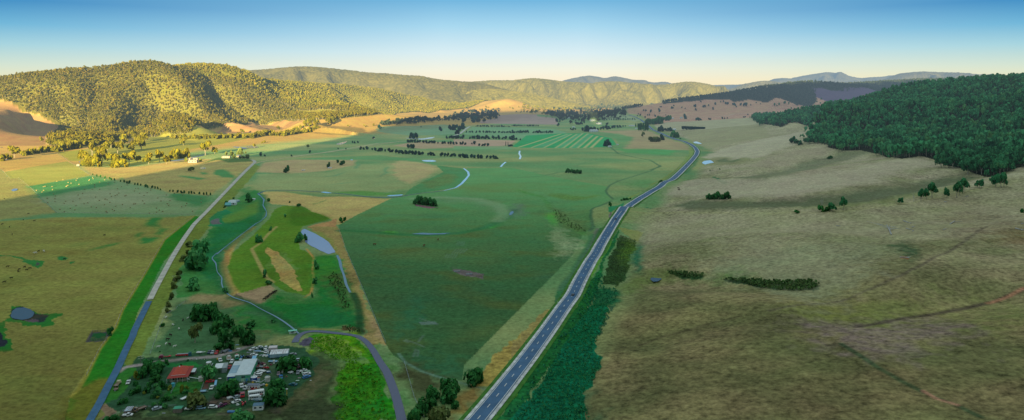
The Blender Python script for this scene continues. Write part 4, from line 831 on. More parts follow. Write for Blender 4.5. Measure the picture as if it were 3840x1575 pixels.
gum_lit = foliage_material('gum_leaves_lit', (.080,.106,.009), (.245,.232,.014), (.30,.22,.02))  # sunlit copy of the shaded gum leaves, golden light painted into the colour
gum_far = foliage_material('far_trees', (.020,.045,.035), (.055,.085,.050), (.09,.09,.05))
x, y = jitter_grid(RF, 9.2, 5, .5, 30); k = pn(x/38, y/38, 66) < .62; x, y = x[k], y[k]; z = Hz(x, y); k = visible(x, y, z); x, y, z = x[k], y[k], z[k]
h = 13 + 5*np.random.default_rng(1).normal(size=len(x)) + 4*pn(x/60, y/60, 3); h = np.clip(h, 6, 22)
RFP = np.stack([x, y, z], 1); RFH = h
x, y = jitter_grid(LF, 8.6, 6); z = Hz(x, y); k = visible(x, y, z); x, y, z = x[k], y[k], z[k]
h = np.clip(10.8 + 3.2*np.random.default_rng(2).normal(size=len(x)), 7, 24); LFP = np.stack([x, y, z], 1); LFH = h
x, y = jitter_grid(MFp, 17, 7); z = Hz(x, y); k = visible(x, y, z); x, y, z = x[k], y[k], z[k]
MP = np.stack([x, y, z], 1); MH = np.clip(14 + 3*np.random.default_rng(3).normal(size=len(x)), 8, 22)
print('forest', len(RFP), len(LFP), len(MP))
def split_near(pts, n):
    d = np.hypot(pts[:,0], pts[:,1]); o = np.argsort(d); return o[:n], o[n:]
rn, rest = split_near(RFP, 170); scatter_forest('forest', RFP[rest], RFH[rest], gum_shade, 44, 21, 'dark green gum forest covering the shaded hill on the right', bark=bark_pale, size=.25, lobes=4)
near_gums = [(RFP[i], RFH[i]) for i in rn]
ln = np.where(LFP[:,1] < 3300)[0]; lf = np.where(LFP[:,1] >= 3300)[0]
dl = np.hypot(LFP[ln,0], LFP[ln,1]); od = np.argsort(dl); lnear = ln[od[:110]]; ln = ln[od[110:]]
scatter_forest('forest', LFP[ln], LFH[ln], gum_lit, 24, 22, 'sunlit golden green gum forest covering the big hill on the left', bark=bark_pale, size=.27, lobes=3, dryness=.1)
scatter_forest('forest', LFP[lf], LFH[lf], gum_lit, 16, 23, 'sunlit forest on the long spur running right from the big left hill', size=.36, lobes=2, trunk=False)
lit_gums = [(LFP[i], LFH[i]) for i in lnear]
scatter_forest('forest', MP, MH, gum_far, 14, 24, 'dark pine and gum forest on the shaded middle ridge at centre right', size=.36, lobes=2, trunk=False)
# ================================================================ single trees
leaf_dark = foliage_material('dark_leaves', (.012,.085,.026), (.050,.25,.062), (.10,.24,.05))
leaf_mid = foliage_material('green_leaves', (.020,.12,.045), (.085,.34,.10), (.15,.30,.08))
leaf_willow = foliage_material('willow_leaves', (.026,.17,.065), (.12,.45,.15), (.18,.42,.10))
leaf_olive = foliage_material('olive_leaves', (.050,.085,.030), (.20,.27,.08), (.28,.27,.09))
leaf_valley = foliage_material('valley_leaves', (.012,.060,.055), (.045,.15,.12), (.08,.13,.08))
leaf_yellow = foliage_material('yellow_leaves', (.08,.12,.02), (.25,.30,.04), (.3,.3,.05))
leaf_dead = plain('bare_wood', (.42,.42,.42), .9, .1, 0, .2, 3)
MATS = dict(dark=leaf_dark, mid=leaf_mid, willow=leaf_willow, olive=leaf_olive, valley=leaf_valley, lit=gum_lit, yellow=leaf_yellow, shade=gum_shade)
def limb_mesh(name, kind, seed, mat):
    rng = random.Random(seed); m = MB()
    if kind == 'gum':
        m.tube((0,0,-.03), (.02,0,.32), .028, .02, 5)
        for k in range(4):
            a = k*1.6+rng.random(); m.tube((.02,0,.28), (.22*math.cos(a), .22*math.sin(a), .62+.1*rng.random()), .016, .007, 4)
    elif kind == 'dead':
        m.tube((0,0,-.03), (.01,.01,.6), .026, .014, 5)
        for k in range(7):
            a = k*2.4+rng.random(); z = .3+.06*k; e = (.22*math.cos(a), .22*math.sin(a), z+.24); m.tube((.005,.005,z), e, .014, .006, 4)
            m.tube(e, (e[0]*1.5, e[1]*1.1, e[2]+.12), .006, .003, 3)
    else:
        m.tube((0,0,-.03), (0,0,.35), .035, .024, 6)
        for k in range(3):
            a = k*2.1+rng.random(); m.tube((0,0,.28), (.2*math.cos(a), .2*math.sin(a), .55), .018, .008, 4)
    me = m.build(name, mat); d = me.data; bpy.data.objects.remove(me); return d
def crown_mesh(kind, lod, seed, mat):
    rng = np.random.default_rng(seed); nq, size = {3: (1300, .085), 2: (420, .14), 1: (120, .22), 0: (46, .32)}[lod]
    lob = {'round': 13, 'willow': 16, 'gum': 8, 'bush': 7, 'pine': 1, 'poplar': 1}[kind]
    if lod <= 1: lob = min(lob, 5)
    if kind in ('pine', 'poplar'):
        V = []; T = []
        for q in range(nq):
            z = rng.random()**(.75 if kind == 'poplar' else .6); r = (.42*(1-z)**.8+.03) if kind == 'pine' else .42*math.sin(math.pi*(.12+.86*z))**.6
            a = rng.uniform(0, 6.283); d = np.array([math.cos(a), math.sin(a), .35]); d /= np.linalg.norm(d); r *= rng.uniform(.75, 1.1)
            c = np.array([r*math.cos(a), r*math.sin(a), z]); nrm = d + rng.normal(size=3)*.4; nrm /= np.linalg.norm(nrm)
            t1 = np.cross(nrm, rng.normal(size=3)); t1 /= np.linalg.norm(t1); t2 = np.cross(nrm, t1); s = size*rng.uniform(.7, 1.2)*.9
            for i, j in ((-1,-.7), (.8,-1), (1,.7), (-.7,1)): V.append(c + (t1*i + t2*j)*s*np.array([1,1,.5]))
            T += [(np.clip(.35+.3*rng.normal(), 0, 1), 0)]*4
        V = np.array(V); T = np.array(T); F = np.arange(len(V)).reshape(-1, 4)
    else: V, F, T = leaf_cluster(nq, rng, lob, size, kind in ('round', 'willow', 'bush'))
    z0 = {'round': .05, 'willow': -.02, 'gum': .24, 'bush': -.06, 'pine': .06, 'poplar': .04}[kind]
    V[:,2] = z0 + V[:,2]*(1-z0); V[:,:2] *= .56
    o = mesh_np('crown', V, F, mat, tint=T); d = o.data; bpy.data.objects.remove(o); return d
_tp = {}
def proto(kind, lod, var, mat):
    k = (kind, lod, var, mat)
    if k not in _tp: _tp[k] = (crown_mesh(kind, lod, var*7+3+lod, MATS[mat]) if kind != 'dead' else None, limb_mesh('trunk', kind, var, bark_pale if kind == 'gum' else (leaf_dead if kind == 'dead' else bark_dark)) if kind not in ('bush',) else None)
    return _tp[k]
_joined = {}
def joined(kind, lod, var, mat):
    """crown and trunk as one mesh, for trees too small in the picture to show their parts"""
    k = (kind, lod, var, mat)
    if k not in _joined:
        c, t = proto(*k); bm = bmesh.new()
        if c: bm.from_mesh(c)
        nf = len(bm.faces)
        if t and kind != 'dead': 
            bm.from_mesh(t); bm.faces.ensure_lookup_table()
            if c:
                for f in bm.faces[nf:]: f.material_index = 1
        elif t: bm.from_mesh(t)
        me = bpy.data.meshes.new('tree'); bm.to_mesh(me); bm.free()
        if c: me.materials.append(c.materials[0])
        if t: me.materials.append(t.materials[0])
        _joined[k] = me
    return _joined[k]
NAMES = dict(round='broadleaf_tree', willow='willow_tree', gum='gum_tree', bush='bush', pine='pine_tree', poplar='poplar_tree', dead='dead_tree')
CATS = dict(bush='bush')
WID = dict(round=1.0, willow=1.25, gum=.95, bush=1.35, pine=.75, poplar=.34, dead=.8)
_tn = [0]
def put_tree(kind, mat, p, h, w, label, group):
    _tn[0] += 1; var = _tn[0] % 4
    px = h*FP/max(p[1], 1)/3.75
    lod = 3 if px > 26 else 2 if px > 11 else 1 if px > 4.5 else 0
    rz = random.uniform(0, 6.28); nm = 'windbreak_tree' if group and ('windbreak' in group or 'evenly' in group) else NAMES[kind]
    if px >= 9 and kind not in ('bush', 'dead'):
        r = empty(nm, p, rz); r.scale = (w, w, h); c, t = proto(kind, lod, var, mat)
        a = bpy.data.objects.new('crown', c); COL.objects.link(a); a.parent = r
        b = bpy.data.objects.new('trunk', t); COL.objects.link(b); b.parent = r
        b.scale = (h/w, h/w, 1)
    else:
        r = bpy.data.objects.new(nm, joined(kind, lod, var, mat)); COL.objects.link(r); r.location = p; r.rotation_euler = (0,0,rz); r.scale = (w, w, h)
    return tag(r, label, CATS.get(kind, 'tree'), group)
def T(kind, mat, crop, rows, label, group=None, ws=1., hs=1.):
    """rows of (x, y of the foot, height in the photo's pixels at that crop's scale[, width]); labels: one, or a list"""
    pts = P(crop, [(r[0], r[1]) for r in rows]); sc = CROP[crop][2]
    for i, (r, p) in enumerate(zip(rows, pts)):
        m = p[1]/FP/sc; h = max(r[2]*m*hs, .6); w = (r[3]*m if len(r) > 3 else h*WID[kind]*random.uniform(.85, 1.15))*ws
        put_tree(kind, mat, tuple(p), h, w, label[i] if isinstance(label, list) else label, group)
for p, h in near_gums: put_tree('gum', 'shade', tuple(p), h, h*.85*random.uniform(.8, 1.2), 'dark green gum tree at the lower edge of the shaded right-hand forest', 'gum trees along the lower edge of the right-hand forest')
for p, h in lit_gums: put_tree('gum', 'lit', tuple(p), h, h*.85*random.uniform(.8, 1.2), 'sunlit gum tree at the foot of the forested left hill', 'gum trees along the foot of the left hill')
# --- by the left road and the creek
T('willow', 'willow', 'I', [(1810,112,112,165), (1785,262,160,225), (1750,448,98,135), (2025,478,42,52)], ['big bright green willow behind the largest one beside the creek', 'largest round willow, between the gravel road and the creek', 'single round willow standing alone south of the two big willows', 'small willow leaning over the creek beside the pale crossing'])
T('round', 'dark', 'I', [(1800,728,150,170), (1900,715,145,130), (1968,745,105,115), (2050,795,105,125), (1950,838,110,125), (2030,925,135,150), (2150,865,105,130), (2232,935,130,150), (2068,988,75,95), (1972,988,65,100)], ['dark broadleaf tree at the top left end of the clump above the yard', 'tall dark tree second from the top of the clump above the yard', 'dark tree on the right side of the clump near its top', 'dark tree on the right side of the clump at its middle', 'dark tree on the left side of the clump at its middle', 'wide dark tree in the lower middle of the clump above the yard', 'dark tree at the right of the clump above the last tree', 'big dark tree at the lower right end of the clump', 'low dark tree behind the row of parked cars', 'low green tree left of the one behind the parked cars'])
T('gum', 'olive', 'I', [(1757,925,175,125)], ['tall gum with pale trunk in the paddock where white animals graze'])
T('bush', 'dark', 'I', [(995,855,60,75), (2255,785,40,100), (1460,780,35,50), (1440,1010,12,18)], ['dark round tree at the corner of the fenced pen', 'low dark scrub right of the clump above the yard', 'dark scrub on the fence of the grazing paddock', 'tiny bush by the left road verge'])
T('bush', 'olive', 'I', [(1665,190,50,90), (1700,60,40,80), (1590,370,50,80), (1560,440,60,70), (1545,540,60,60), (1520,600,45,60), (1510,650,40,60), (1610,315,40,60), (1690,130,40,50)], 'grey green scrub bush along the old fence between road and willows', 'scrub bushes between the road and the willows')
T('willow', 'willow', 'J', [(408,142,72,68), (515,35,36,34), (925,382,70,55), (460,460,68,52), (915,515,62,50), (890,640,50,22)], ['round willow at the bend of the pasture fence line above the others', 'small round willow highest on the pasture fence line', 'upper willow on the right edge of the green swale pasture', 'willow beside the fence on the left of the bare hollow', 'lower willow on the right edge of the green swale pasture', 'thin sapling at the lower right corner of the swale pasture'])
T('bush', 'mid', 'J', [(500,520,36,70), (345,880,40,90), (540,860,25,50)], ['low dark green bush below the willow by the bare hollow', 'rough green thicket in the damp paddock above the yard', 'small thicket near the drain bank'])
T('willow', 'mid', 'F', [(385,930,78,95), (445,915,50,40)], ['spreading willow overhanging the big pond', 'small willow bush at the water edge of the big pond'])
T('willow', 'willow', 'F', [(265,708,32,30)], ['small round tree on the tip of the swale pasture fence'])
T('bush', 'dark', 'F', [(115,566,28,36), (303,578,16,22), (385,608,24,46), (765,755,42,48), (798,740,30,30)], ['dark bush beside the creek bend at the dry flat', 'tiny dark bush on the track across the dry flat', 'dark bush on the corner of the dry flat', 'larger dark bush at the corner of the central paddock', 'smaller dark bush behind the one at the paddock corner'])
T('round', 'dark', 'F', [(275,306,62,58), (655,260,44,38), (735,220,30,34), (778,238,36,50)], ['large lone dark tree in the dry paddock left of the valley centre', 'lone mid green tree beside a white trough', 'sparse dark tree left of a darker clump in the dry paddock', 'low dark clump on the dry paddock crest'])
T('round', 'mid', 'F', [(1440,590,66), (1462,583,62), (1478,592,70), (1512,594,60), (1545,600,68), (1575,603,66), (1600,608,62), (1495,585,58), (1560,592,60), (1530,590,58), (1615,606,50)], 'green tree in the dense clump standing alone in the big central paddock', 'trees of the clump in the central paddock')
# --- windbreak rows
T('round', 'valley', 'F', [(945,100,25), (970,98,20), (1000,100,28), (1045,105,18), (1075,110,25), (1110,115,32), (1130,115,28), (1165,118,22), (1200,122,30), (1225,122,25), (1265,132,32), (1290,135,30), (1315,138,28), (1350,138,34), (1380,140,30), (1410,143,32), (1440,145,30), (1470,146,32), (1500,148,28), (1550,150,22), (1575,152,28), (1600,154,28), (1670,160,32), (1700,160,30), (1730,160,28), (1760,162,28), (1790,163,28), (1840,172,34), (1870,174,32), (1900,174,32), (1940,175,32), (1970,177,30), (2000,178,30), (2030,178,30), (2080,180,28), (2110,182,28), (2140,182,28), (2165,183,28)], 'dark tree in the long nearest windbreak row across the valley', 'nearest windbreak row', 1.1, 1.1)
T('round', 'valley', 'F', [(1372,88,38), (1395,88,40), (1420,90,36)], 'dark tree of the tight clump just above the nearest windbreak row', 'clump above the nearest windbreak')
T('round', 'valley', 'F', [(1372,34,24), (1392,35,24), (1412,35,24), (1432,36,24), (1455,36,22), (1475,36,22), (1510,40,24), (1535,42,24), (1560,42,24), (1585,43,24), (1605,43,24), (1640,45,14), (1680,47,22), (1700,47,22), (1735,50,22), (1755,51,24), (1780,52,24), (1805,53,22), (1840,54,22), (1862,54,24), (1884,55,20), (1945,52,14), (1970,53,30), (2012,65,18), (2040,67,20), (2060,68,24), (2085,68,26)], 'dark tree in the broken windbreak row below the wide white dam', 'broken windbreak row below the white dam', 1.1, 1.1)
T('poplar', 'valley', 'F', [(2250,68,42), (2270,66,36)], ['taller of two narrow poplars by the striped green field', 'shorter of two narrow poplars by the striped green field'])
T('bush', 'valley', 'F', [(2290,70,18,50)], ['low dark hedge bush at the foot of the poplars'])
T('gum', 'olive', 'F', [(465,88,34)], ['thin brownish tree alone in the half lit paddock'])
T('round', 'valley', 'F', [(487,129,24), (320,160,18), (740,96,14), (812,98,16), (868,40,18), (888,42,20), (918,40,18), (45,158,36), (78,160,16)], ['small round tree near the pale track in the half lit paddock', 'small round tree just above the pale track', 'tiny tree left of the windbreak start', 'low tree at the start of the windbreak row', 'left tree of three beyond the white dam', 'middle tree of three beyond the white dam', 'right tree of three beyond the white dam', 'dark tree right of the farmhouse by the road bend', 'low shrub right of the dark tree by the road bend'])
for y, x0, x1, st_, h, lab in ((768, 1720, 2310, 21, 30, 'third'), (714, 1900, 2310, 17, 18, 'fourth'), (661, 1985, 2310, 15, 16, 'fifth')):
    rows = [(x + random.uniform(-4, 4), y + (x-x0)*.012, h*random.uniform(.7, 1.15)) for x in np.arange(x0, x1, st_) if random.random() < .86]
    T('round', 'valley', 'B', rows, 'dark tree in the %s windbreak row counted up from the valley floor' % lab, '%s windbreak row' % lab, 1.05)
T('round', 'valley', 'C', [(x, 658, 15*random.uniform(.7, 1.2)) for x in np.arange(0, 240, 14)], 'dark tree at the right end of the fifth windbreak row', 'right end of the fifth windbreak row')
T('round', 'valley', 'C', [(x, 718, 22*random.uniform(.7, 1.2)) for x in np.arange(6, 395, 17) if random.random() < .85], 'dark tree at the right end of the fourth windbreak row', 'right end of the fourth windbreak row')
T('round', 'valley', 'C', [(x, 782, 24*random.uniform(.8, 1.2)) for x in (0, 18, 38)], 'dark tree at the right end of the third windbreak row', 'right end of the third windbreak row'); T('round', 'valley', 'C', [(75,783,16)], ['lone small tree beyond the end of the third windbreak row'])
T('round', 'valley', 'B', [(1660,700,36), (1748,690,44), (1775,692,46), (1800,690,44), (1815,728,48), (1835,700,48), (1860,684,54), (1398,765,48), (1422,765,44), (1445,763,46), (1058,772,22), (1488,668,14), (1110,682,36), (1875,620,50), (1955,625,50), (1985,620,52)], ['lone round dark tree left of the pale valley road', 'leftmost of the dark trees beside the pale valley road', 'second of the dark trees beside the pale valley road', 'third of the dark trees beside the pale valley road', 'dark tree nearest the lower end of the pale valley road', 'tall dark tree in the middle of the pale road trees', 'tallest dark tree above the pale valley road', 'left tree standing behind the wide white dam', 'middle tree standing behind the wide white dam', 'right tree standing behind the wide white dam', 'dark bush over a tiny white dam', 'tiny lone tree in the far green paddock', 'pale tree at the edge of the sunlight', 'tall tree at the top of the pale valley road on its left', 'left of two tall trees right of the pale road top', 'right of two tall trees right of the pale road top'])
# --- right half of the valley
T('round', 'valley', 'C', [(845,838,58), (872,836,54), (860,830,50)], 'dark tree at the right end of the striped green field', 'trees at the end of the striped field')
T('gum', 'olive', 'C', [(1182,760,46)], ['thin open tree alone in the brown paddock left of the highway'])
T('round', 'olive', 'C', [(1245,796,40), (1262,797,42), (1280,797,42), (1298,797,42), (1315,796,40), (1328,794,36)], 'brownish tree of the dense oblong clump left of the highway', 'oblong clump left of the highway'); T('round', 'valley', 'C', [(1350,782,48)], ['dark tree between the oblong clump and the highway'])
T('round', 'mid', 'C', [(1450,755,46), (1470,760,52), (1492,760,50), (1465,750,50)], 'green tree in the clump right of the highway bend', 'clump right of the highway bend'); T('bush', 'dark', 'C', [(1515,772,10,20)], ['tiny bush beside the highway below the clump'])
T('round', 'valley', 'C', [(1335,703,48), (1352,705,54), (1385,702,28), (1405,703,32), (1425,702,32), (1440,700,26)], ['left tall tree by the house at the clipped hedge', 'right tall tree by the house at the clipped hedge', 'first low tree right of the tall pair', 'second low tree right of the tall pair', 'third low tree right of the tall pair', 'low tree touching the house by the hedge'])
T('pine', 'dark', 'C', [(1115,665,32), (1135,668,36), (1155,672,40), (1145,698,62), (1165,699,66), (1185,700,68), (1205,699,64), (1222,697,60), (1180,680,50), (1205,675,52), (1225,670,45)], 'dark pine in the dense block left of the highway by the white shed', 'pine block left of the highway'); 
T('round', 'dark', 'C', [(1215,640,50), (1235,640,46), (1258,640,46), (1282,640,50), (1305,638,58), (1325,636,62), (1342,634,58), (1400,606,40), (1418,606,44), (1375,600,26)], 'dark tree in the grove where the highway leaves the valley', 'grove at the far end of the highway')
T('round', 'valley', 'C', [(640,702,36), (662,704,46), (682,706,54), (705,704,40), (730,698,30), (745,690,26), (775,692,22), (800,690,26), (825,688,34), (850,686,34), (875,682,30), (905,678,28), (925,674,28), (950,671,22), (975,668,24), (1000,664,16), (1020,662,14)], 'dark tree in the belt behind the white roofed farm', 'tree belt behind the white roofed farm')
T('round', 'valley', 'C', [(578,642,24), (598,643,26), (618,643,26), (632,642,20), (418,656,26), (405,618,34), (430,620,18), (455,608,20), (530,690,16), (550,692,22), (570,690,16), (855,648,22), (862,640,16)], ['left tree of the clump on the brown rise', 'second tree of the clump on the brown rise', 'third tree of the clump on the brown rise', 'right tree of the clump on the brown rise', 'round tree below the bare brown knoll', 'pale tall tree below the bare brown knoll', 'small tree right of the pale tall tree', 'small tree higher on the brown slope', 'left bush by the tiny white shed', 'middle bush by the tiny white shed', 'right bush by the tiny white shed', 'pair of small trees on the green yard left', 'pair of small trees on the green yard right'])
T('round', 'valley', 'C', [(x, 602 - (x-780)*.012, 14) for x in np.arange(770, 1110, 21)], 'small round tree in the evenly spaced row below the grassy knoll', 'evenly spaced row below the knoll')
T('round', 'valley', 'C', [(1557,592,42), (1660,606,26), (1680,606,26), (1700,604,20), (1775,600,18), (1790,600,16), (1895,592,18), (1915,592,16), (1940,590,14), (2085,580,14), (2100,579,12), (2125,556,13), (2180,552,15), (2220,550,16), (2290,562,32)], 'round tree scattered along the lower edge of the brown slope', 'trees along the lower edge of the brown slope')
T('round', 'valley', 'C', [(1458,476,14), (1438,500,22), (1452,498,16), (1530,493,12), (1560,500,12), (1325,516,22), (1328,530,24), (1250,534,22), (1205,522,18), (1185,520,16), (1222,560,16), (1240,560,18), (1155,562,18), (1140,552,12), (1200,582,18), (1290,572,18), (1345,486,12), (1335,486,12), (1640,480,18), (1652,482,22), (1722,487,20), (1738,487,22), (1770,476,18), (1655,516,20), (1832,462,22), (1925,460,22), (1940,462,24), (2005,472,24), (2020,486,16), (2090,476,30), (2112,476,34), (1810,506,20), (1130,566,12), (1385,560,10), (1325,545,8), (1700,440,14), (1880,440,14), (1905,440,16), (1990,466,18), (2060,470,20), (2150,470,14), (2200,450,12), (2240,460,12)], 'dark tree dotted over the brown hillside below the pine ridge', 'trees dotted over the brown hillside')
T('round', 'dark', 'D', [(60,470,20), (100,462,18), (150,455,24), (185,460,22), (210,500,14), (480,415,18), (440,440,14), (470,455,16), (515,465,14), (80,475,14), (30,545,12), (340,495,12), (370,490,12)], 'dark tree in the far brown gully right of the pine ridge', 'trees in the far brown gully')
T('round', 'shade', 'D', [(215,806,46), (240,808,54), (262,815,40), (285,825,36), (300,822,28)], 'dark tree in the small group standing off the forest tip', 'group standing off the forest tip')
T('gum', 'shade', 'D', [(330,808,40), (352,812,46), (375,812,50), (400,812,52), (428,810,58), (455,808,64), (485,806,72)], 'dark tree in the narrow point of forest reaching onto the pale slope', 'trees on the narrow forest point')
T('round', 'dark', 'G', [(492,306,34), (508,308,38), (528,308,30), (545,310,32), (565,313,34), (585,315,36), (605,316,34), (618,314,28)], 'dark tree in the narrow clump in the paddock left of the highway', 'narrow clump left of the highway')
T('bush', 'dark', 'G', [(1338,396,28,38), (885,610,38,34), (990,558,14,30), (1012,556,20,30), (1040,552,20,36), (1065,546,14,24)], ['round dark bush on the left verge of the highway bend', 'round dark bush at the turnout left of the highway', 'first dark bush of the thicket beside the highway', 'second dark bush of the thicket beside the highway', 'third dark bush of the thicket beside the highway', 'last dark bush of the thicket beside the highway'])
T('round', 'dark', 'G', [(1760,545,40,50), (1788,545,50,60), (1820,545,52,60), (1850,543,60,66), (1868,545,50,44), (1900,546,44,46), (1925,545,62,62), (1948,543,60,50)], 'dark spreading tree in the lone group on the open right-hand slope', 'lone group on the open right-hand slope')
T('bush', 'dark', 'G', [(1785,291,10,14), (1872,281,14,10)], ['tiny dark bush left on the slope above the tree group', 'tiny dark bush right on the slope above the tree group'])
# --- trees along the crest of the near right-hand slope
T('bush', 'dark', 'H', [(556,180,30,54), (262,670,26,52), (475,657,52,62), (538,654,48,50), (2290,665,34,40)], ['round bush alone on the pale slope below the forest', 'low green bush at the left end of the crest', 'dark round bush under a dead tree on the crest', 'small dark bush leaning beside the crest tree', 'bush at the far right edge of the near slope'])
T('gum', 'shade', 'H', [(572,655,72,80), (682,645,112,72), (1195,590,60,50), (1378,568,112,60), (1425,545,100,60), (1478,532,132,90), (1612,532,88,60), (1700,535,145,60), (1725,512,120,60), (1765,482,122,84), (1905,448,80,70), (1925,446,70,50), (2050,440,125,90), (2100,442,132,80), (2125,435,110,60)], ['leaning dark tree right of the small bush on the crest', 'slender tree with a bare trunk on the crest', 'stunted tree with rounded crown on the crest', 'left tree of the crest trio', 'sparse middle tree of the crest trio', 'large dark right tree of the crest trio', 'thin windswept tree right of the crest trio', 'tall olive tree below the round one on the crest', 'olive tree touching the round one on the crest', 'round crowned tree high on the crest', 'green tree beside a dead one on the upper crest', 'small green tree right of it beside the dead one', 'big tree left of the forest end on the crest', 'second big tree left of the forest end', 'third big tree touching the forest end'])
T('dead', 'shade', 'H', [(485,625,95,60), (1312,572,95,50), (1940,430,95,60), (1425,470,60,40)], ['bare dead tree behind the dark round bush on the crest', 'bare dead tree left of the crest trio', 'pale dead tree beside the green one on the upper crest', 'dead grey tree behind the crest trio'])
T('dead', 'shade', 'D', [(1880,905,85,40), (1520,740,48,24), (1825,905,60,20), (1880,990,90,30), (2210,820,60,30), (1860,780,50,24)], ['forked white dead tree among the right forest', 'thin white dead trunk higher in the right forest', 'pale dead stem left of the forked one', 'leaning dead tree low in the right forest', 'dead tree near the right edge of the forest', 'dead tree above the forked one in the forest'], None, 1.2)
# --- sunlit flats on the left
T('gum', 'lit', 'A', [(128,942,105,105), (920,990,140,95), (1060,900,105,100), (1030,1020,125,120), (1165,1005,120,120), (1275,872,140,110), (1225,805,80,90), (1338,1000,92,95), (1435,982,108,75), (1500,997,80,70), (1240,985,62,60), (1650,830,64,66), (1850,918,122,105), (1935,905,60,62), (760,990,112,110), (860,1000,100,80), (830,920,110,90), (900,930,100,90), (960,910,110,90), (1190,890,95,90), (1110,830,90,80), (1000,850,90,80), (440,830,60,60), (370,800,45,40), (1200,790,90,80), (1290,790,80,70), (2185,720,40,44), (2290,852,36,34)], ['tall golden gum on the far left bank above the hedge', 'tall thin lit gum with its trunk showing by the creek paddock', 'dark crowned gum in the lit paddock centre', 'wide golden gum beside the round willow', 'lit gum right of the round willow', 'tall lit gum at the foot of the hill by the long shadows', 'gum behind the tall one at the foot of the hill', 'lone low golden gum on the lit creek bank', 'taller of two golden gums on the lit creek bank', 'shorter of two golden gums on the lit creek bank', 'small ragged gum between willow and lone golden gum', 'lone gum out in the golden field', 'large lone gum behind the barn', 'small gum right of the large lone gum', 'dense gum at the left of the creek thicket', 'second gum of the creek thicket', 'gum behind the left creek thicket', 'second gum behind the left creek thicket', 'third gum behind the left creek thicket', 'lit gum above the creek paddock', 'gum at the top of the creek paddock', 'gum in the shade of the creek paddock', 'gum at the left tip of the hill forest', 'small gum below the brown hillside', 'gum with long shadow at the hill foot', 'second gum with long shadow at the hill foot', 'small gum in the far golden field', 'small bare gum beyond the farmhouse'])
T('bush', 'lit', 'A', [(40,968,56,80), (5,965,46,50), (90,955,40,50), (1050,1025,66,110), (1110,1024,66,80), (1010,1020,50,60), (770,1010,90,80), (815,1018,100,80), (865,1022,80,80), (900,1020,60,50), (1545,945,66,50), (1570,948,76,50), (1600,948,80,50), (1632,946,80,50), (1665,944,84,50), (1695,942,78,40)], 'sunlit bushy thicket on the creek flat below the left hill', 'sunlit thickets on the creek flat')
T('bush', 'lit', 'A', [(x, 922 - (x-200)*.16 + random.uniform(-3, 3), 46*random.uniform(.85, 1.15), 50) for x in np.arange(200, 470, 22)], 'lit bush in the hedge above the golden left field', 'hedge above the golden left field'); T('bush', 'lit', 'A', [(x, 890 - (x-480)*.15 + random.uniform(-3, 3), 60*random.uniform(.85, 1.2), 62) for x in np.arange(485, 720, 26)], 'bigger lit bush right of the hedge above the golden field', 'big bushes right of the hedge')
T('round', 'olive', 'A', [(1720,1062,38,62), (2040,925,40,32), (2080,922,46,50), (2108,946,34,38), (2160,924,66,70), (2215,905,22,22), (2230,948,34,46), (2195,945,22,36), (2165,948,18,30)], ['round dark tree alone below the barn', 'small lit tree left behind the farmhouse', 'green tree behind the farmhouse', 'bright bush at the corner of the farmhouse', 'big lit tree right of the farmhouse', 'tiny bush beyond the farmhouse garden', 'dark tree at the road end of the farmhouse garden', 'middle shrub of the farmhouse garden', 'low shrub of the farmhouse garden'])
T('bush', 'yellow', 'A', [(1670,975,36,40), (1806,975,22,30)], ['yellow bush left of the barn', 'small yellow bush right of the barn'])
T('bush', 'lit', 'B', [(55,810,20,20), (78,804,20,24)], ['left yellow bush at the end of the lit field', 'right yellow bush at the end of the lit field'])
T('bush', 'lit', 'B', [(x, 742 - (x > 250)*(x-250)*.16 + random.uniform(-8, 8), 34*random.uniform(.6, 1.4), 46) for x in np.arange(0, 560, 12)], 'sunlit tree in the creek belt at the far side of the golden field', 'creek belt beyond the golden field'); T('bush', 'lit', 'A', [(x, 770 - max(0, x-1900)*.02 + random.uniform(-10, 6), 36*random.uniform(.6, 1.3), 40) for x in np.arange(1550, 2310, 17)], 'sunlit tree in the left part of the creek belt under the hill', 'left part of the creek belt')
T('gum', 'lit', 'B', [(470,668,70), (510,660,75), (540,655,66), (440,675,60), (650,648,60), (680,640,66), (700,628,58), (660,600,50), (400,690,50), (360,700,44), (200,690,40), (830,665,22), (975,660,20), (1060,655,22), (990,665,16)], 'big sunlit gum where the creek belt meets the hill spur', 'big gums at the end of the creek belt')
T('bush', 'dark', 'E', [(835,328,14), (870,342,20), (905,347,18), (945,358,22), (990,367,22), (1005,374,20), (1030,378,20), (1085,389,18), (1120,394,22), (1145,404,24), (1165,405,26), (1215,416,20), (1240,420,22), (1270,424,20), (1310,437,24), (1330,442,26), (1370,446,24), (1395,450,22), (1420,456,22), (1445,464,18), (1530,479,20), (1560,481,22), (1600,486,22), (1635,491,26), (1660,492,26), (1700,497,26), (1725,496,24), (1750,497,22), (1795,501,22), (1835,506,22), (1860,507,24), (1895,508,24)], 'small dark shrub in the planted row along the hay paddock', 'shrub row along the hay paddock', .62)
T('round', 'dark', 'E', [(2240,572,72,72), (2105,545,18,26), (2040,600,36,40), (2025,620,20,30)], ['green tree right of the white roofed cottage', 'small bush behind the white roofed cottage', 'dark tree against the left of the white roofed cottage', 'dark low scrub beside the cottage tent'])
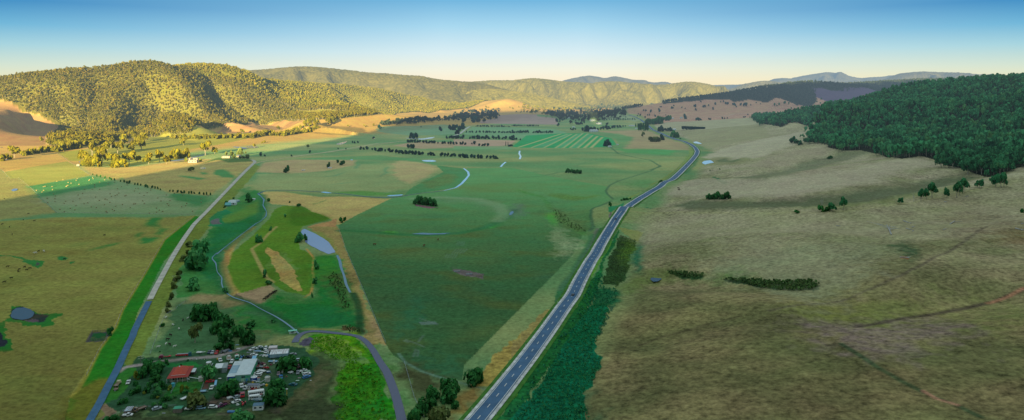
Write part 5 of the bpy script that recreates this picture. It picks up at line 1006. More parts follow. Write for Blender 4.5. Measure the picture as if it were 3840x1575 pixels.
# --- woods in the middle of the valley
def belt(crop, path, spread, n, h, seed, mat, label):
    rng = np.random.default_rng(seed); q = S(crop, path); s = np.r_[0, np.cumsum(np.hypot(*np.diff(q, axis=0).T))]; t = rng.uniform(0, s[-1], n)
    sp = np.stack([np.interp(t, s, q[:,0]), np.interp(t, s, q[:,1]) + rng.normal(size=n)*spread], 1); p = Pm(sp)
    scatter_forest('woodland', p, np.clip(h*(1+.25*rng.normal(size=n)), 4, 30), mat, 26, seed, label, 'woodland', .8, bark_dark, .3, 3)
belt('B', [(1130,640), (1300,628), (1400,618), (1550,610), (1700,600), (1790,596)], 4, 150, 15, 201, gum_far, 'dark tree belt across the valley at the edge of the sunlight')
belt('Q', [(0,340), (250,330), (500,335), (750,320), (900,290)], 9, 110, 22, 202, gum_far, 'dark blue woodland left of the bare brown knoll'); belt('Q', [(0,290), (300,270), (600,255), (950,250)], 12, 90, 17, 203, gum_far, 'shaded scattered wood behind the brown knoll')
belt('R', [(-600,240), (-450,290), (-250,320), (0,335), (200,325), (400,300), (550,260), (700,235), (850,225)], 9, 230, 20, 204, gum_far, 'dark river woodland between the brown knoll and the grassy knoll')
belt('R', [(0,190), (200,200), (420,210), (600,180), (800,170), (1000,160)], 16, 160, 18, 205, gum_far, 'river woodland fading toward the far flat'); belt('R', [(250,130), (450,120), (650,90), (900,70)], 12, 60, 20, 206, gum_far, 'far dark trees on the shaded flat')
belt('Q', [(1350,200), (1550,190), (1800,215), (2000,225), (2200,210), (2400,215)], 10, 110, 18, 207, gum_lit, 'sunlit woodland at the edge of the shadow in the far valley'); belt('Q', [(620,195), (860,190), (1090,185), (1380,190), (1560,150)], 6, 22, 14, 208, gum_lit, 'sunlit trees scattered over the far golden flat')
belt('Q', [(2100,130), (2300,120), (2576,110)], 7, 90, 15, 209, gum_far, 'dark wood along the foot of the far lit hills')
# --- yard and garden
T('round', 'dark', 'O', [(370,450,170,110), (335,500,150,110), (430,345,100,100), (545,425,165,230), (500,535,130,170), (660,320,70,60), (400,400,150,110)], ['tall dark tree in the middle of the dense group by the driveway', 'dark tree at the lower end of the dense group by the driveway', 'dark brown green tree at the top of the group beside the power pole', 'broad round green tree left of the red roofed house', 'green tree below the broad round tree left of the house', 'small dark conifer bush beside the driveway', 'dark tree squeezed between the driveway group and the round tree'])
T('bush', 'yellow', 'O', [(262,512,105,92), (360,712,38,50), (545,770,36,50), (700,650,50,70), (870,640,50,70), (860,700,60,50), (1045,700,60,70), (930,640,36,50)], ['round yellow green shrub at the left of the driveway group', 'small yellow bush in the middle of the garden shrubs', 'yellow bush among the lower garden shrubs', 'yellow shrub beside the blue green tank', 'yellow bush at the left of the vegetable garden', 'tall yellow plant in the vegetable garden', 'yellow bush at the right of the vegetable garden', 'yellow plant at the top of the vegetable garden'])
T('bush', 'dark', 'O', [(250,595,60,90), (270,695,90,130), (440,630,80,110), (395,690,80,110), (610,640,100,130), (640,800,80,110), (490,880,60,80), (580,880,60,60), (120,825,60,80), (30,850,56,80), (700,790,50,80), (180,720,70,100)], ['dark shrub at the upper left of the garden', 'wide dark shrub at the left of the garden', 'dark shrub at the top of the garden', 'dark shrub in the centre of the garden', 'dark shrub left of the blue green tank', 'dark shrub at the right of the lower garden', 'low dark shrub on the garden back fence', 'dark shrub near the wrecked car', 'round grey shrub above the striped roof', 'green bush above the striped roof', 'dark shrub on the vegetable garden fence', 'dark shrub on the left garden edge'])
T('bush', 'mid', 'O', [(520,740,110,170), (640,900,60,80), (520,620,56,80), (940,700,40,70), (1000,740,46,60), (890,700,36,60), (960,780,40,70), (780,760,36,60)], ['large grey green shrub in the lower garden', 'pale green bush on the garden back fence', 'grey green shrub behind the garden', 'leafy plant in the vegetable garden centre', 'leafy plant in the lower vegetable garden', 'leafy plant at the vegetable garden left', 'leafy plant at the lower edge of the vegetable garden', 'leafy plant by the garden path'])
T('round', 'olive', 'O', [(1040,900,190,290)], ['broad olive brown tree over the parked white cars']); T('round', 'mid', 'O', [(1240,510,190,240)], ['broad green tree between the house tank and the small shed'])
T('round', 'dark', 'P', [(190,735,220,280), (985,400,205,280), (1060,330,140,150), (1240,365,165,190), (860,640,150,220), (820,850,230,290)], ['large round dark tree in the middle of the car yard', 'broad dark tree right of the big shed', 'dark tree behind the broad one right of the shed', 'round dark tree at the right end of the car yard', 'dark tree below the concrete tank', 'largest dark tree at the lower right of the yard'])
T('round', 'mid', 'P', [(390,1130,190,330)], ['big round green tree at the bottom edge below the blue hull']); T('bush', 'dark', 'N', [(1140,885,60,120), (1060,900,50,100), (1230,700,40,70)], ['dark bush at the bottom edge by the left road', 'dark low bush at the lower left corner of the yard', 'green bush beside the road edge of the yard'])
T('bush', 'dark', 'f', [(420,690,90,70), (1090,650,60,90), (1340,300,40,60), (870,800,50,70)], ['dark conifer bush on the driveway', 'dark shrub on the driveway edge above the lawn', 'small bush left of the white trailer frame', 'dark shrub behind the red roof'])
T('round', 'dark', 'K', [(1865,730,140,190), (1905,715,100,110), (1620,790,110,130), (1690,800,100,110), (1500,880,120,140), (1655,890,140,170), (1400,1000,120,150), (1480,960,100,120), (1340,1060,110,140), (1700,960,70,90), (1930,700,60,80)], ['dark tree beside the farm gate track at the highway', 'dark tree leaning toward the gate track', 'brown green tree at the top of the dark thicket', 'dark tree at the top right of the dark thicket', 'dark tree at the left of the dark thicket', 'tallest dark tree in the middle of the thicket', 'dark tree at the lower left of the thicket', 'dark tree inside the thicket', 'dark tree at the bottom left of the thicket', 'small dark tree at the right of the thicket', 'small dark tree at the edge of the yellow verge'])
T('round', 'mid', 'K', [(1590,905,80,100)], ['lighter green tree in front of the dark thicket']); T('round', 'olive', 'K', [(1560,1090,160,220)], ['olive round tree at the bottom edge of the thicket'])
# --- reeds and marsh growth: tufts nobody could count
def tufts(name, crop, poly, sp, h, mat, seed, label, nq=9, wf=1.0, size=.42):
    w = P(crop, poly)[:,:2]; x, y = jitter_grid(w, sp, seed, .5, 2.5); p = np.stack([x, y, Hz(x, y)], 1); rng = np.random.default_rng(seed)
    return scatter_forest(name, p, h*rng.uniform(.6, 1.35, len(p)), mat, nq, seed, label, 'reeds', wf, None, size, 1, trunk=False)
reed = foliage_material('reed_leaves', (.014,.165,.062), (.050,.38,.135), (.09,.34,.10)); reedb = foliage_material('bulrush_leaves', (.030,.085,.035), (.11,.21,.06), (.16,.20,.07)); marsh = foliage_material('marsh_leaves', (.03,.17,.008), (.15,.42,.02), (.24,.42,.02)); ditchm = foliage_material('ditch_scrub', (.008,.10,.055), (.035,.28,.13), (.06,.24,.08))
tufts('reeds', 'L', [(430,430),(470,420),(520,428),(525,470),(490,540),(460,620),(455,700),(487,715),(480,780),(440,860),(385,920),(400,1000),(415,1090),(-30,1090),(80,950),(180,820),(250,700),(330,560),(400,470)], 1.9, .9, reed, 301, 'dense blue green reed bed right of the highway', 9, 1.2)
tufts('reeds', 'L', [(505,290),(540,170),(580,80),(600,50),(675,75),(665,130),(635,180),(620,265),(585,325),(520,315)], 2.1, .75, reedb, 302, 'dark olive bulrushes in the wet corner right of the highway', 9)
tufts('scrub', 'L', [(470,250),(490,270),(505,335),(590,350),(590,380),(540,425),(425,440),(355,535),(275,645),(205,765),(115,885),(25,1005),(-25,1090),(-50,1090),(50,935),(152,792),(255,640),(348,495),(410,370)], 2.6, 1.3, ditchm, 303, 'dark green scrub in the ditch between highway and reeds', 10)
tufts('marsh_plants', 'K', [(430,310),(560,305),(700,340),(860,480),(840,560),(700,520),(620,510),(540,450),(400,420),(390,370)], 1.7, 1.1, marsh, 304, 'bright lime green marsh plants inside the river bend', 8, 1.3)
tufts('marsh_plants', 'K', [(640,600),(720,560),(900,540),(960,600),(1040,760),(1090,900),(1150,1070),(580,1070),(640,900),(640,760)], 2.7, 1.0, marsh, 305, 'green marsh plants on the low ground left of the muddy channel', 7, 1.4)
tufts('reeds', 'L', [(850,247),(950,250),(1050,265),(1040,283),(940,278),(865,262)], 1.5, 1.9, reedb, 306, 'small dark reed patch in the gully on the right slope', 8); tufts('reeds', 'M', [(-80,288),(0,296),(120,300),(240,302),(288,322),(265,343),(180,350),(60,343),(-80,330)], 1.5, 2.1, reedb, 307, 'long dark reed patch in the gully on the right slope', 8)
tufts('reeds', 'L', [(1140,287),(1300,294),(1420,299),(1425,333),(1330,328),(1200,303)], 1.5, 1.8, reedb, 311, 'left part of the long reed patch in the gully on the right slope', 8)
tufts('reeds', 'J', [(1040,460),(1100,415),(1155,435),(1185,540),(1210,640),(1220,745),(1155,735),(1120,600),(1065,540)], 2.4, 1.2, reedb, 308, 'brown rushes beside the drain below the big pond', 7)
tufts('rushes', 'G', [(390,640),(440,660),(560,760),(690,840),(640,850),(520,810),(410,740),(370,690)], 4.0, 1.4, reedb, 309, 'brown rushes in the swampy fold left of the highway', 6)
tufts('rushes', 'K', [(660,228),(760,218),(850,252),(848,272),(720,262)], 1.6, 1.2, reedb, 310, 'brown rushes on the bank above the river bend', 7)
# ================================================================ vehicles
glass = plain('dark_glass', (.02,.035,.05), .15, .5, 0, .1, 1); rubber = plain('tyre_rubber', (.02,.02,.02), .9, .1, 0, .2, 4); steel = plain('galvanised_steel', (.38,.44,.50), .5, .4, .3, .15, 1.5); rust = plain('rusty_steel', (.22,.09,.05), .9, .1, 0, .4, 1.2)
PC = dict(white=(.78,.80,.82), silver=(.42,.50,.56), red=(.55,.03,.04), darkblue=(.02,.05,.10), blue=(.05,.22,.50), lightblue=(.30,.50,.66), black=(.02,.022,.03), green=(.03,.35,.20), darkgreen=(.02,.10,.09), teal=(.02,.14,.19), maroon=(.25,.04,.08), mauve=(.34,.26,.30), yellow=(.75,.48,.05), cream=(.66,.60,.40), khaki=(.32,.30,.20), grey=(.25,.28,.32), palegreen=(.45,.62,.52), brown=(.22,.15,.11), pink=(.62,.22,.26), purple=(.14,.03,.10))
def paintm(c): return plain('paint_'+c, PC[c], .35, .5, 0, .12, 1.2)
def wheel(parent, x, y, r=.33, w=.22):
    m = MB(); m.tube((x, y-w/2, r), (x, y+w/2, r), r, r, 12); m.tube((x, y-w/2-.01, r), (x, y+w/2+.01, r), r*.55, r*.55, 8, 1); return m.build('wheel', [rubber, steel], parent)
def car_proto(kind, c):
    """nose toward +x; body, glass and four wheels are parts"""
    root = empty({'sedan':'sedan','wagon':'station_wagon','ute':'pickup_truck','van':'van','hatch':'hatchback'}[kind], (0,0,0)); L, Wd = 4.5, 1.76
    cab = dict(sedan=(-1.55,-.95,.45,1.15), wagon=(-2.12,-1.85,.45,1.15), ute=(-.35,-.15,.75,1.35), van=(-2.15,-2.05,1.35,1.95), hatch=(-1.95,-1.3,.35,1.05))[kind]   # rear glass foot / top, windscreen top / foot
    H0, H1 = (.92, 1.42) if kind != 'van' else (1.05, 1.95)
    if kind == 'ute': H1 = 1.55
    b = MB(); zf = .86 if kind != 'van' else .95
    low = [(-2.2,.3), (2.15,.3), (2.25,.55), (2.2,.78), (cab[3], zf), (cab[3], H0), (cab[0], H0), (-2.2, .9), (-2.27,.6)]
    if kind == 'ute':
        b.prism([(-.42,.3), (2.15,.3), (2.25,.55), (2.2,.82), (cab[3], .92), (cab[3]-.02, H0), (-.42, H0)], -Wd/2, Wd/2)
        b.box(-2.3, -.48, -Wd/2-.04, Wd/2+.04, .62, .72); b.box(-2.3, -.48, -Wd/2-.04, -Wd/2, .72, 1.0); b.box(-2.3, -.48, Wd/2, Wd/2+.04, .72, 1.0); b.box(-2.34, -2.30, -Wd/2-.04, Wd/2+.04, .62, 1.0); b.box(-2.2, -.45, -.4, .4, .35, .6)
    else: b.prism(low, -Wd/2, Wd/2)
    b.add([(cab[1],-Wd/2+.2,H1), (cab[2],-Wd/2+.2,H1), (cab[2],Wd/2-.2,H1), (cab[1],Wd/2-.2,H1), (cab[1]-.03,-Wd/2+.17,H1-.07), (cab[2]+.03,-Wd/2+.17,H1-.07), (cab[2]+.03,Wd/2-.17,H1-.07), (cab[1]-.03,Wd/2-.17,H1-.07)], [(0,1,2,3), (0,4,5,1), (1,5,6,2), (2,6,7,3), (3,7,4,0), (7,6,5,4)])
    for x0, x1 in ((cab[0], cab[1]), (cab[3], cab[2])):
        for s in (-1, 1): b.tube((x0, s*(Wd/2-.06), H0), (x1, s*(Wd/2-.2), H1-.03), .045, .045, 4)
    body = b.build('body', paintm(c), root)
    g = H1-.06; e = .015
    def pane(nm, vs): m = MB(); m.add(vs, [(0,1,2,3)]); return m.build(nm, glass, root)
    pane('windscreen', [(cab[3]-.02,-Wd/2+.1,H0), (cab[3]-.02,Wd/2-.1,H0), (cab[2]+.02,Wd/2-.22,g), (cab[2]+.02,-Wd/2+.22,g)])
    pane('rear_window', [(cab[0]+.02,Wd/2-.1,H0), (cab[0]+.02,-Wd/2+.1,H0), (cab[1]-.02,-Wd/2+.22,g), (cab[1]-.02,Wd/2-.22,g)])
    for s in (-1, 1): pane('side_window', [(cab[0]+.05,s*(Wd/2-.05),H0), (cab[3]-.05,s*(Wd/2-.05),H0), (cab[2],s*(Wd/2-.19),g), (cab[1],s*(Wd/2-.19),g)])
    for x in (-1.38, 1.38):
        for s in (-1, 1): wheel(root, x, s*(Wd/2-.09))
    return root
def bus_proto(name, Lg, Ht, Wd, c, c2=None, nwin=6):
    root = empty(name, (0,0,0)); b = MB(); x = Lg/2
    b.prism([(-x,.35), (x,.35), (x+.06,.9), (x-.15,Ht-.2), (x-.35,Ht), (-x+.1,Ht), (-x,Ht-.12)], -Wd/2, Wd/2); b.build('body', paintm(c), root)
    if c2:
        for s in (-1, 1): m = MB(); m.box(-x+.05, x-.05, s*Wd/2-.012, s*Wd/2+.012, .5, 1.05); m.build('side_band', paintm(c2), root)
    for s in (-1, 1):
        for k in range(nwin):
            w = (Lg-1)/nwin; m = MB(); x0 = -x+.5+k*w; m.box(x0+.08, x0+w-.08, s*(Wd/2+.006)-.012, s*(Wd/2+.006)+.012, Ht*.5, Ht*.76); m.build('side_window', glass, root)
    m = MB(); m.add([(x-.02,-Wd/2+.15,1.15), (x-.02,Wd/2-.15,1.15), (x-.16,Wd/2-.2,Ht-.3), (x-.16,-Wd/2+.2,Ht-.3)], [(0,1,2,3)]); m.build('windscreen', glass, root)
    for a in (-x*.62, x*.66):
        for s in (-1, 1): wheel(root, a, s*(Wd/2-.12), .42, .26)
    return root
def truck_proto(c, tray, name='truck'):
    root = empty(name, (0,0,0)); b = MB(); b.box(1.2, 2.9, -1.0, 1.0, .55, 1.25, 0, (0,.1,0,0)); b.box(1.2, 2.55, -.95, .95, 1.25, 2.15, 0, (.05,.35,.1,.1)); b.build('cab', paintm(c), root)
    m = MB(); m.add([(2.57,-.85,1.3), (2.57,.85,1.3), (2.24,.78,2.05), (2.24,-.78,2.05)], [(0,1,2,3)]); m.build('windscreen', glass, root)
    t = MB(); t.box(-3.0, 1.1, -1.1, 1.1, .95, 1.08); t.box(-3.0, 1.1, -1.1, -1.04, 1.08, 1.35); t.box(-3.0, 1.1, 1.04, 1.1, 1.08, 1.35); t.build('tray', tray, root)
    f = MB(); f.box(-2.9, 2.6, -.45, -.33, .6, .85); f.box(-2.9, 2.6, .33, .45, .6, .85); f.build('chassis', rust, root)
    for x in (-2.1, 2.0):
        for s in (-1, 1): wheel(root, x, s*.88, .45, .28)
    return root
def tractor_proto(c, seat=True):
    root = empty('tractor', (0,0,0)); b = MB(); b.box(.1, 1.9, -.38, .38, .7, 1.35, 0, (0,.15,.05,.05)); b.box(-.9, .1, -.45, .45, .6, 1.0); b.build('bonnet', paintm(c), root)
    m = MB(); m.box(-.85, -.2, -.35, .35, 1.0, 1.15); m.box(-.95, -.82, -.33, .33, 1.15, 1.55); m.build('seat', rubber, root)
    m = MB(); m.box(-1.3, -.1, -1.05, -.62, 1.32, 1.42, 0, (.2,.2,0,0)); m.box(-1.3, -.1, .62, 1.05, 1.32, 1.42, 0, (.2,.2,0,0)); m.build('mudguard', paintm(c), root)
    m = MB(); m.tube((1.2, 0, 1.3), (1.2, 0, 2.0), .05); m.build('exhaust', rust, root)
    for s in (-1, 1): wheel(root, -.65, s*.85, .68, .4); wheel(root, 1.5, s*.65, .38, .22)
    return root
def trailer_proto(c, L=3.6, name='trailer', rails=True):
    root = empty(name, (0,0,0)); b = MB(); b.box(-L/2, L/2, -.95, .95, .62, .72)
    if rails:
        for s in (-1, 1): b.box(-L/2, L/2, s*.95-.04, s*.95+.04, .72, .98)
        b.box(-L/2-.04, -L/2+.04, -.95, .95, .72, .98); b.box(L/2-.04, L/2+.04, -.95, .95, .72, .98)
    b.build('tray', paintm(c), root)
    d = MB(); d.tube((L/2, -.5, .62), (L/2+1.4, 0, .55), .06); d.tube((L/2, .5, .62), (L/2+1.4, 0, .55), .06); d.build('drawbar', steel, root)
    for s in (-1, 1): wheel(root, 0, s*1.05, .34)
    return root
def boat_proto(c, c2, L=4.8, Wd=1.9, deck=True, name='boat'):
    root = empty(name, (0,0,0)); b = MB(); n = 9; V = []
    for i in range(n):
        t = i/(n-1); x = -L/2 + L*t; w = Wd/2*(1-max(0, (t-.45)/.55)**2.2*.97); V += [(x,-w,1.15+.25*t*t), (x,-w*.75,.55+.3*t**3), (x,0,.35+.6*t**3), (x,w*.75,.55+.3*t**3), (x,w,1.15+.25*t*t)]
    F = [(i*5+j, (i+1)*5+j, (i+1)*5+j+1, i*5+j+1) for i in range(n-1) for j in range(4)] + [(4,3,2,1,0)]; b.add(V, F); b.build('hull', paintm(c), root)
    m = MB(); V = []; 
    for i in range(n): t = i/(n-1); V += [V_ for V_ in [(b.v[i*5][0], b.v[i*5][1]*.86, b.v[i*5][2]-.12), (b.v[i*5][0], -b.v[i*5][1]*.86, b.v[i*5][2]-.12)]]
    m.add(V, [(i*2, i*2+2, i*2+3, i*2+1) for i in range(n-1)]); m.build('deck', paintm(c2), root)
    if deck: m = MB(); m.box(-.2, 1.0, -.6, .6, 1.2, 1.75, 0, (.1,.4,.12,.12)); m.build('cabin', paintm('white'), root); m = MB(); m.add([(.88,-.5,1.35), (.88,.5,1.35), (.66,.42,1.68), (.66,-.42,1.68)], [(0,1,2,3)]); m.build('windscreen', glass, root)
    t = MB(); t.box(-L/2+.2, L/2+.9, -.06, .06, .3, .4); t.box(-1.2, 1.0, -.7, -.6, .3, .45); t.box(-1.2, 1.0, .6, .7, .3, .45); t.build('cradle', steel, root)
    for s in (-1, 1): wheel(root, -.6, s*.85, .3)
    return root
PROTO = {}
def make(key):
    k = key if isinstance(key, tuple) else (key,)
    if k[0] in ('sedan','wagon','ute','van','hatch'): return car_proto(k[0], k[1])
    if k[0] == 'truck': return truck_proto(k[1], paintm(k[2]))
    if k[0] == 'tractor': return tractor_proto(k[1])
    if k[0] == 'trailer': return trailer_proto(k[1], k[2] if len(k) > 2 else 3.6)
    if k[0] == 'boat': return boat_proto(*k[1:])
    if k[0] == 'bus': return bus_proto('bus', 8.2, 2.7, 2.3, k[1], k[2], 7)
    if k[0] == 'minibus': return bus_proto('minibus', 5.4, 2.3, 2.0, k[1], None, 4)
    if k[0] == 'caravan': return bus_proto('caravan', 4.8, 2.3, 2.1, k[1], k[2], 3)
CATV = dict(sedan='car', wagon='car', hatch='car', ute='pickup truck', van='van', truck='truck', tractor='tractor', trailer='trailer', boat='boat', bus='bus', minibus='minibus', caravan='caravan')
def V(key, crop, x0, y0, x1, y1, label, group='vehicles in the farm yard', sc=.93):
    """tail at (x0, y0), nose at (x1, y1) in the photo"""
    a, b = P(crop, [(x0, y0), (x1, y1)]); k = key if isinstance(key, tuple) else (key,)
    if k not in PROTO: o = PROTO[k] = make(k)
    else: o = copy_tree(PROTO[k])
    c = (a+b)/2; o.location = (c[0], c[1], float(Hz(c[0], c[1])) + .02); o.rotation_euler = (0, 0, math.atan2(b[1]-a[1], b[0]-a[0])); o.scale = (sc, sc, sc)
    return tag(o, label, CATV[k[0]], group)
V(('wagon','white'), 'a', 520,205, 310,285, 'white station wagon beside a heap of scrap timber above the blue awning')
V(('sedan','white'), 'a', 715,165, 545,215, 'white sedan with dark windows just right of the wagon by the scrap heap')
V(('sedan','darkgreen'), 'a', 740,225, 620,250, 'dark green car between the two rows of white cars')
V(('boat','white','blue',4.6,1.7,False), 'a', 670,330, 450,335, 'white boat with a blue cover beside the white cars')
V(('hatch','white'), 'a', 880,150, 825,255, 'white car, upper of two nose to tail beside the pale tank trailer')
V(('ute','white'), 'a', 880,275, 835,380, 'white pickup, lower of two nose to tail beside the long striped trailer')
V(('sedan','white'), 'a', 345,420, 580,440, 'white sedan standing behind the blue awning')
V(('hatch','black'), 'a', 245,490, 360,510, 'small black car against the blue awning on its left')
V(('trailer','teal',6.5), 'a', 990,505, 1380,500, 'long blue green flat trailer below the striped trailer'); V(('trailer','lightblue',5.), 'a', 945,655, 1220,660, 'light blue flat trailer beside the broad dark tree')
V(('tractor','black'), 'a', 570,720, 690,720, 'dark tractor nearest the awning on the right of the big shed'); V(('tractor','maroon'), 'a', 700,740, 800,750, 'maroon tractor behind the dark one right of the big shed')
V(('tractor','red'), 'a', 610,840, 520,850, 'rusty red tractor against the green wall of the big shed'); V(('truck','khaki','grey'), 'a', 640,850, 780,850, 'khaki truck with a grey tray right of the big shed'); V(('tractor','red'), 'a', 800,880, 890,880, 'bright red tractor with white fittings right of the khaki truck')
V(('trailer','white',4.8), 'a', 620,950, 820,985, 'white framed flat trailer above the paired white cars'); V(('boat','blue','white',2.6,1.5,False), 'a', 910,1010, 985,1020, 'small blue and white boat alone on the grass right of the shed')
V(('sedan','white'), 'c', 480,118, 730,112, 'white sedan, upper of the pair above the big round tank'); V(('wagon','white'), 'c', 690,175, 450,180, 'white wagon, lower of the pair above the big round tank')
V(('ute','white'), 'c', 35,470, 75,590, 'white pickup left of the cabin with the grey roof'); V(('truck','white','blue'), 'c', 330,575, 230,620, 'small white truck with a blue tray left of the machinery row')
V(('trailer','white',3.6), 'c', 380,600, 520,595, 'white frame trailer at the top of the machinery row'); V(('tractor','red'), 'c', 380,675, 480,665, 'dark red tractor in the machinery row below the cabin'); V(('tractor','khaki'), 'c', 520,665, 600,665, 'khaki tractor in the machinery row below the cabin'); V(('tractor','brown'), 'c', 610,675, 690,680, 'brown tractor beside the green dome tank')
V(('trailer','grey',3.2), 'c', 610,555, 720,520, 'grey trailer with its drawbar toward the yellow tank')
V(('bus','white','red'), 'c', 335,850, 735,790, 'long white bus with a red band below the machinery row', sc=.9); V(('minibus','white'), 'c', 590,935, 335,965, 'white minibus parked below the long bus', sc=.9)
V(('boat','lightblue','grey',4.2,1.6,False), 'c', 690,1005, 470,1020, 'light blue boat under the white minibus'); V(('truck','red','maroon'), 'c', 85,760, 80,910, 'bright red truck on the right of the large dark yard tree')
V(('ute','white'), 'd', 445,85, 395,190, 'white pickup standing alone left of the large yard tree'); V(('trailer','lightblue',2.8), 'd', 90,250, 250,245, 'light blue box trailer at the end of the brown garden bed')
V(('wagon','lightblue'), 'd', 0,735, 220,725, 'pale blue and white wagon right of the olive tree'); V(('wagon','white'), 'd', 345,705, 590,700, 'clean white wagon on the lower fence line of the yard'); V(('ute','purple'), 'd', 850,625, 600,695, 'purple and silver wrecked pickup right of the white wagon')
V(('sedan','white'), 'd', 1260,505, 1020,585, 'white sedan alone on the grass in the lower yard'); V(('tractor','red'), 'd', 1380,570, 1330,660, 'red tractor in the lower yard right of the lone white sedan'); V(('hatch','silver'), 'd', 1110,430, 1250,385, 'silver car behind the lone white sedan'); V(('ute','maroon'), 'd', 1150,345, 1225,310, 'dark red pickup under the large yard tree on its right')
V(('trailer','white',2.4), 'd', 880,460, 1010,420, 'white trailer box in the scrap row under the yard tree'); V(('trailer','brown',3.2), 'd', 760,560, 960,540, 'rusty trailer of scrap iron above the purple wreck')
V(('sedan','mauve'), 'e', 225,595, 212,715, 'faded mauve sedan below the broad tree right of the shed'); V(('ute','maroon'), 'e', 870,350, 872,480, 'maroon pickup between the two right-hand trees'); V(('hatch','black'), 'e', 700,480, 790,495, 'black car with white bonnet below the broad tree'); V(('hatch','grey'), 'e', 855,580, 852,660, 'grey car shell below the maroon pickup')
V(('ute','white'), 'e', 930,590, 1145,540, 'white pickup, uppermost of the four parked together at the right'); V(('ute','palegreen'), 'e', 1225,590, 1010,640, 'pale green pickup, second of the four parked together at the right'); V(('wagon','white'), 'e', 1030,695, 1265,640, 'white four wheel drive, third of the four parked together at the right'); V(('wagon','blue'), 'e', 990,810, 1295,720, 'bright blue wagon, lowest of the four parked together at the right')
V(('sedan','teal'), 'e', 830,1030, 560,1005, 'dark teal sedan alone at the right edge of the yard'); V(('trailer','white',2.4), 'e', 570,610, 660,630, 'small white trailer frame under the broad tree'); V(('hatch','silver'), 'e', 840,210, 930,200, 'silver wreck at the top between the right-hand trees'); V(('ute','blue'), 'e', 290,730, 300,820, 'blue pickup half hidden by the tree below the mauve sedan'); V(('wagon','grey'), 'P', 1035,195, 1100,180, 'grey wreck right of the long striped trailer')
V(('sedan','darkblue'), 'f', 1840,335, 1770,430, 'dark blue sedan, left of three parked in a line above the drive'); V(('sedan','silver'), 'f', 1945,345, 1885,435, 'silver blue sedan, middle of three parked in a line above the drive'); V(('hatch','red'), 'f', 2085,355, 2015,445, 'red car, right of three parked in a line above the drive')
V(('trailer','white',3.0), 'f', 1430,400, 1510,400, 'white trailer with a long pole left of the three parked cars'); V(('tractor','grey'), 'b', 350,120, 460,120, 'grey tractor right of the three parked cars'); V(('trailer','grey',3.), 'b', 480,80, 570,50, 'grey box trailer behind the grey tractor')
V(('ute','white'), 'b', 290,330, 345,445, 'white pickup with red tray load behind the small shed'); V(('boat','white','brown',6.2,2.6,True), 'b', 600,400, 605,225, 'big white cruiser with a brown deck behind the sheds'); V(('truck','green','white'), 'b', 865,230, 870,370, 'green truck behind the big shed'); V(('tractor','blue'), 'b', 1060,260, 1000,330, 'white and blue tractor behind the big shed'); V(('hatch','white'), 'b', 720,395, 680,465, 'small white car at the corner of the big shed'); V(('ute','red'), 'b', 650,560, 600,680, 'red pickup with a white canopy between the two sheds')
V(('ute','white'), 'h', 395,170, 340,280, 'white pickup parked on the roadside grass'); V(('truck','cream','brown'), 'h', 90,320, 165,235, 'cream cabbed tray truck parked on the roadside grass'); V(('trailer','brown',2.6), 'h', 110,350, 70,420, 'brown trailer behind the cream truck on the roadside grass')
V(('sedan','red'), 'g', 1360,550, 1170,560, 'red sedan under the tree by the house tank'); V(('hatch','silver'), 'h', 965,830, 1075,805, 'silver wreck on the back fence of the garden'); V(('wagon','white'), 'O', 1025,915, 915,920, 'white car under the olive brown tree'); V(('ute','white'), 'h', 300,975, 410,965, 'white pickup at the bottom left corner of the yard'); V(('trailer','white',3.4), 'O', 860,800, 935,765, 'white trailer at the left of the olive brown tree')
V(('truck','brown','brown'), 'h', 735,805, 530,880, 'rust brown tray truck on the back fence beside the striped roof')
V(('trailer','yellow',1.8), 'h', 450,840, 515,825, 'yellow trailer at the end of the striped roof')
# highway traffic
for p, q, lab in (((2137,1130), (2160,1090), 'dark car on the nearest stretch of the highway'), ((2303,834), (2315,812), 'dark car on the highway at the left bend'), ((2569,630), (2579,618), 'small dark car on the far curve of the highway')): V(('wagon','black'), 'S', *p, *q, lab, 'cars on the highway', 1.15)
# ================================================================ buildings
def rect_from(crop, c4, z):
    """four roof corners seen in the photo (near left, near right, far right, far left) at height z -> world"""
    s = S(crop, c4); Y = FP*(HC-z)/(s[:,1]-YH); return np.stack([(s[:,0]-CX)/FP*Y, Y], 1)
def frame_of(c4):
    """centre, rotation, width and depth of a rectangle fitted to four corners"""
    c = c4.mean(0); u = ((c4[1]-c4[0]) + (c4[2]-c4[3]))/2; v = ((c4[3]-c4[0]) + (c4[2]-c4[1]))/2
    a = math.atan2(u[1], u[0]); b = math.atan2(v[1], v[0]) - math.pi/2; return c, (a*np.hypot(*u)+b*np.hypot(*v))/(np.hypot(*u)+np.hypot(*v)), np.hypot(*u), np.hypot(*v)
tin = plain('pale_tin_roof', (.58,.66,.70), .5, .4, .1, .10, .5); tinb = plain('blue_grey_tin', (.28,.42,.52), .5, .4, .1, .15, .5); whitep = plain('white_panel', (.72,.76,.80), .6, .3, 0, .08, .8); redtile = plain('red_roof', (.50,.085,.055), .75, .2, 0, .14, .9); redtile2 = plain('dull_red_roof', (.36,.06,.05), .8, .2, 0, .14, .9); greenw = plain('green_wall', (.06,.36,.20), .7, .2, 0, .25, .8); bluew = plain('blue_door_paint', (.02,.08,.36), .6, .3, 0, .15, .8); brick = plain('cream_wall', (.36,.32,.27), .85, .1, 0, .15, 1.5); concrete = plain('pale_concrete', (.50,.50,.46), .9, .1, 0, .14, 1.); greyroof = plain('slate_grey_roof', (.16,.19,.25), .7, .3, 0, .12, 1); timber = plain('grey_timber', (.20,.17,.15), .9, .1, 0, .3, 2); awn = plain('blue_awning_cloth', (.22,.48,.72), .7, .2, 0, .06, 1)
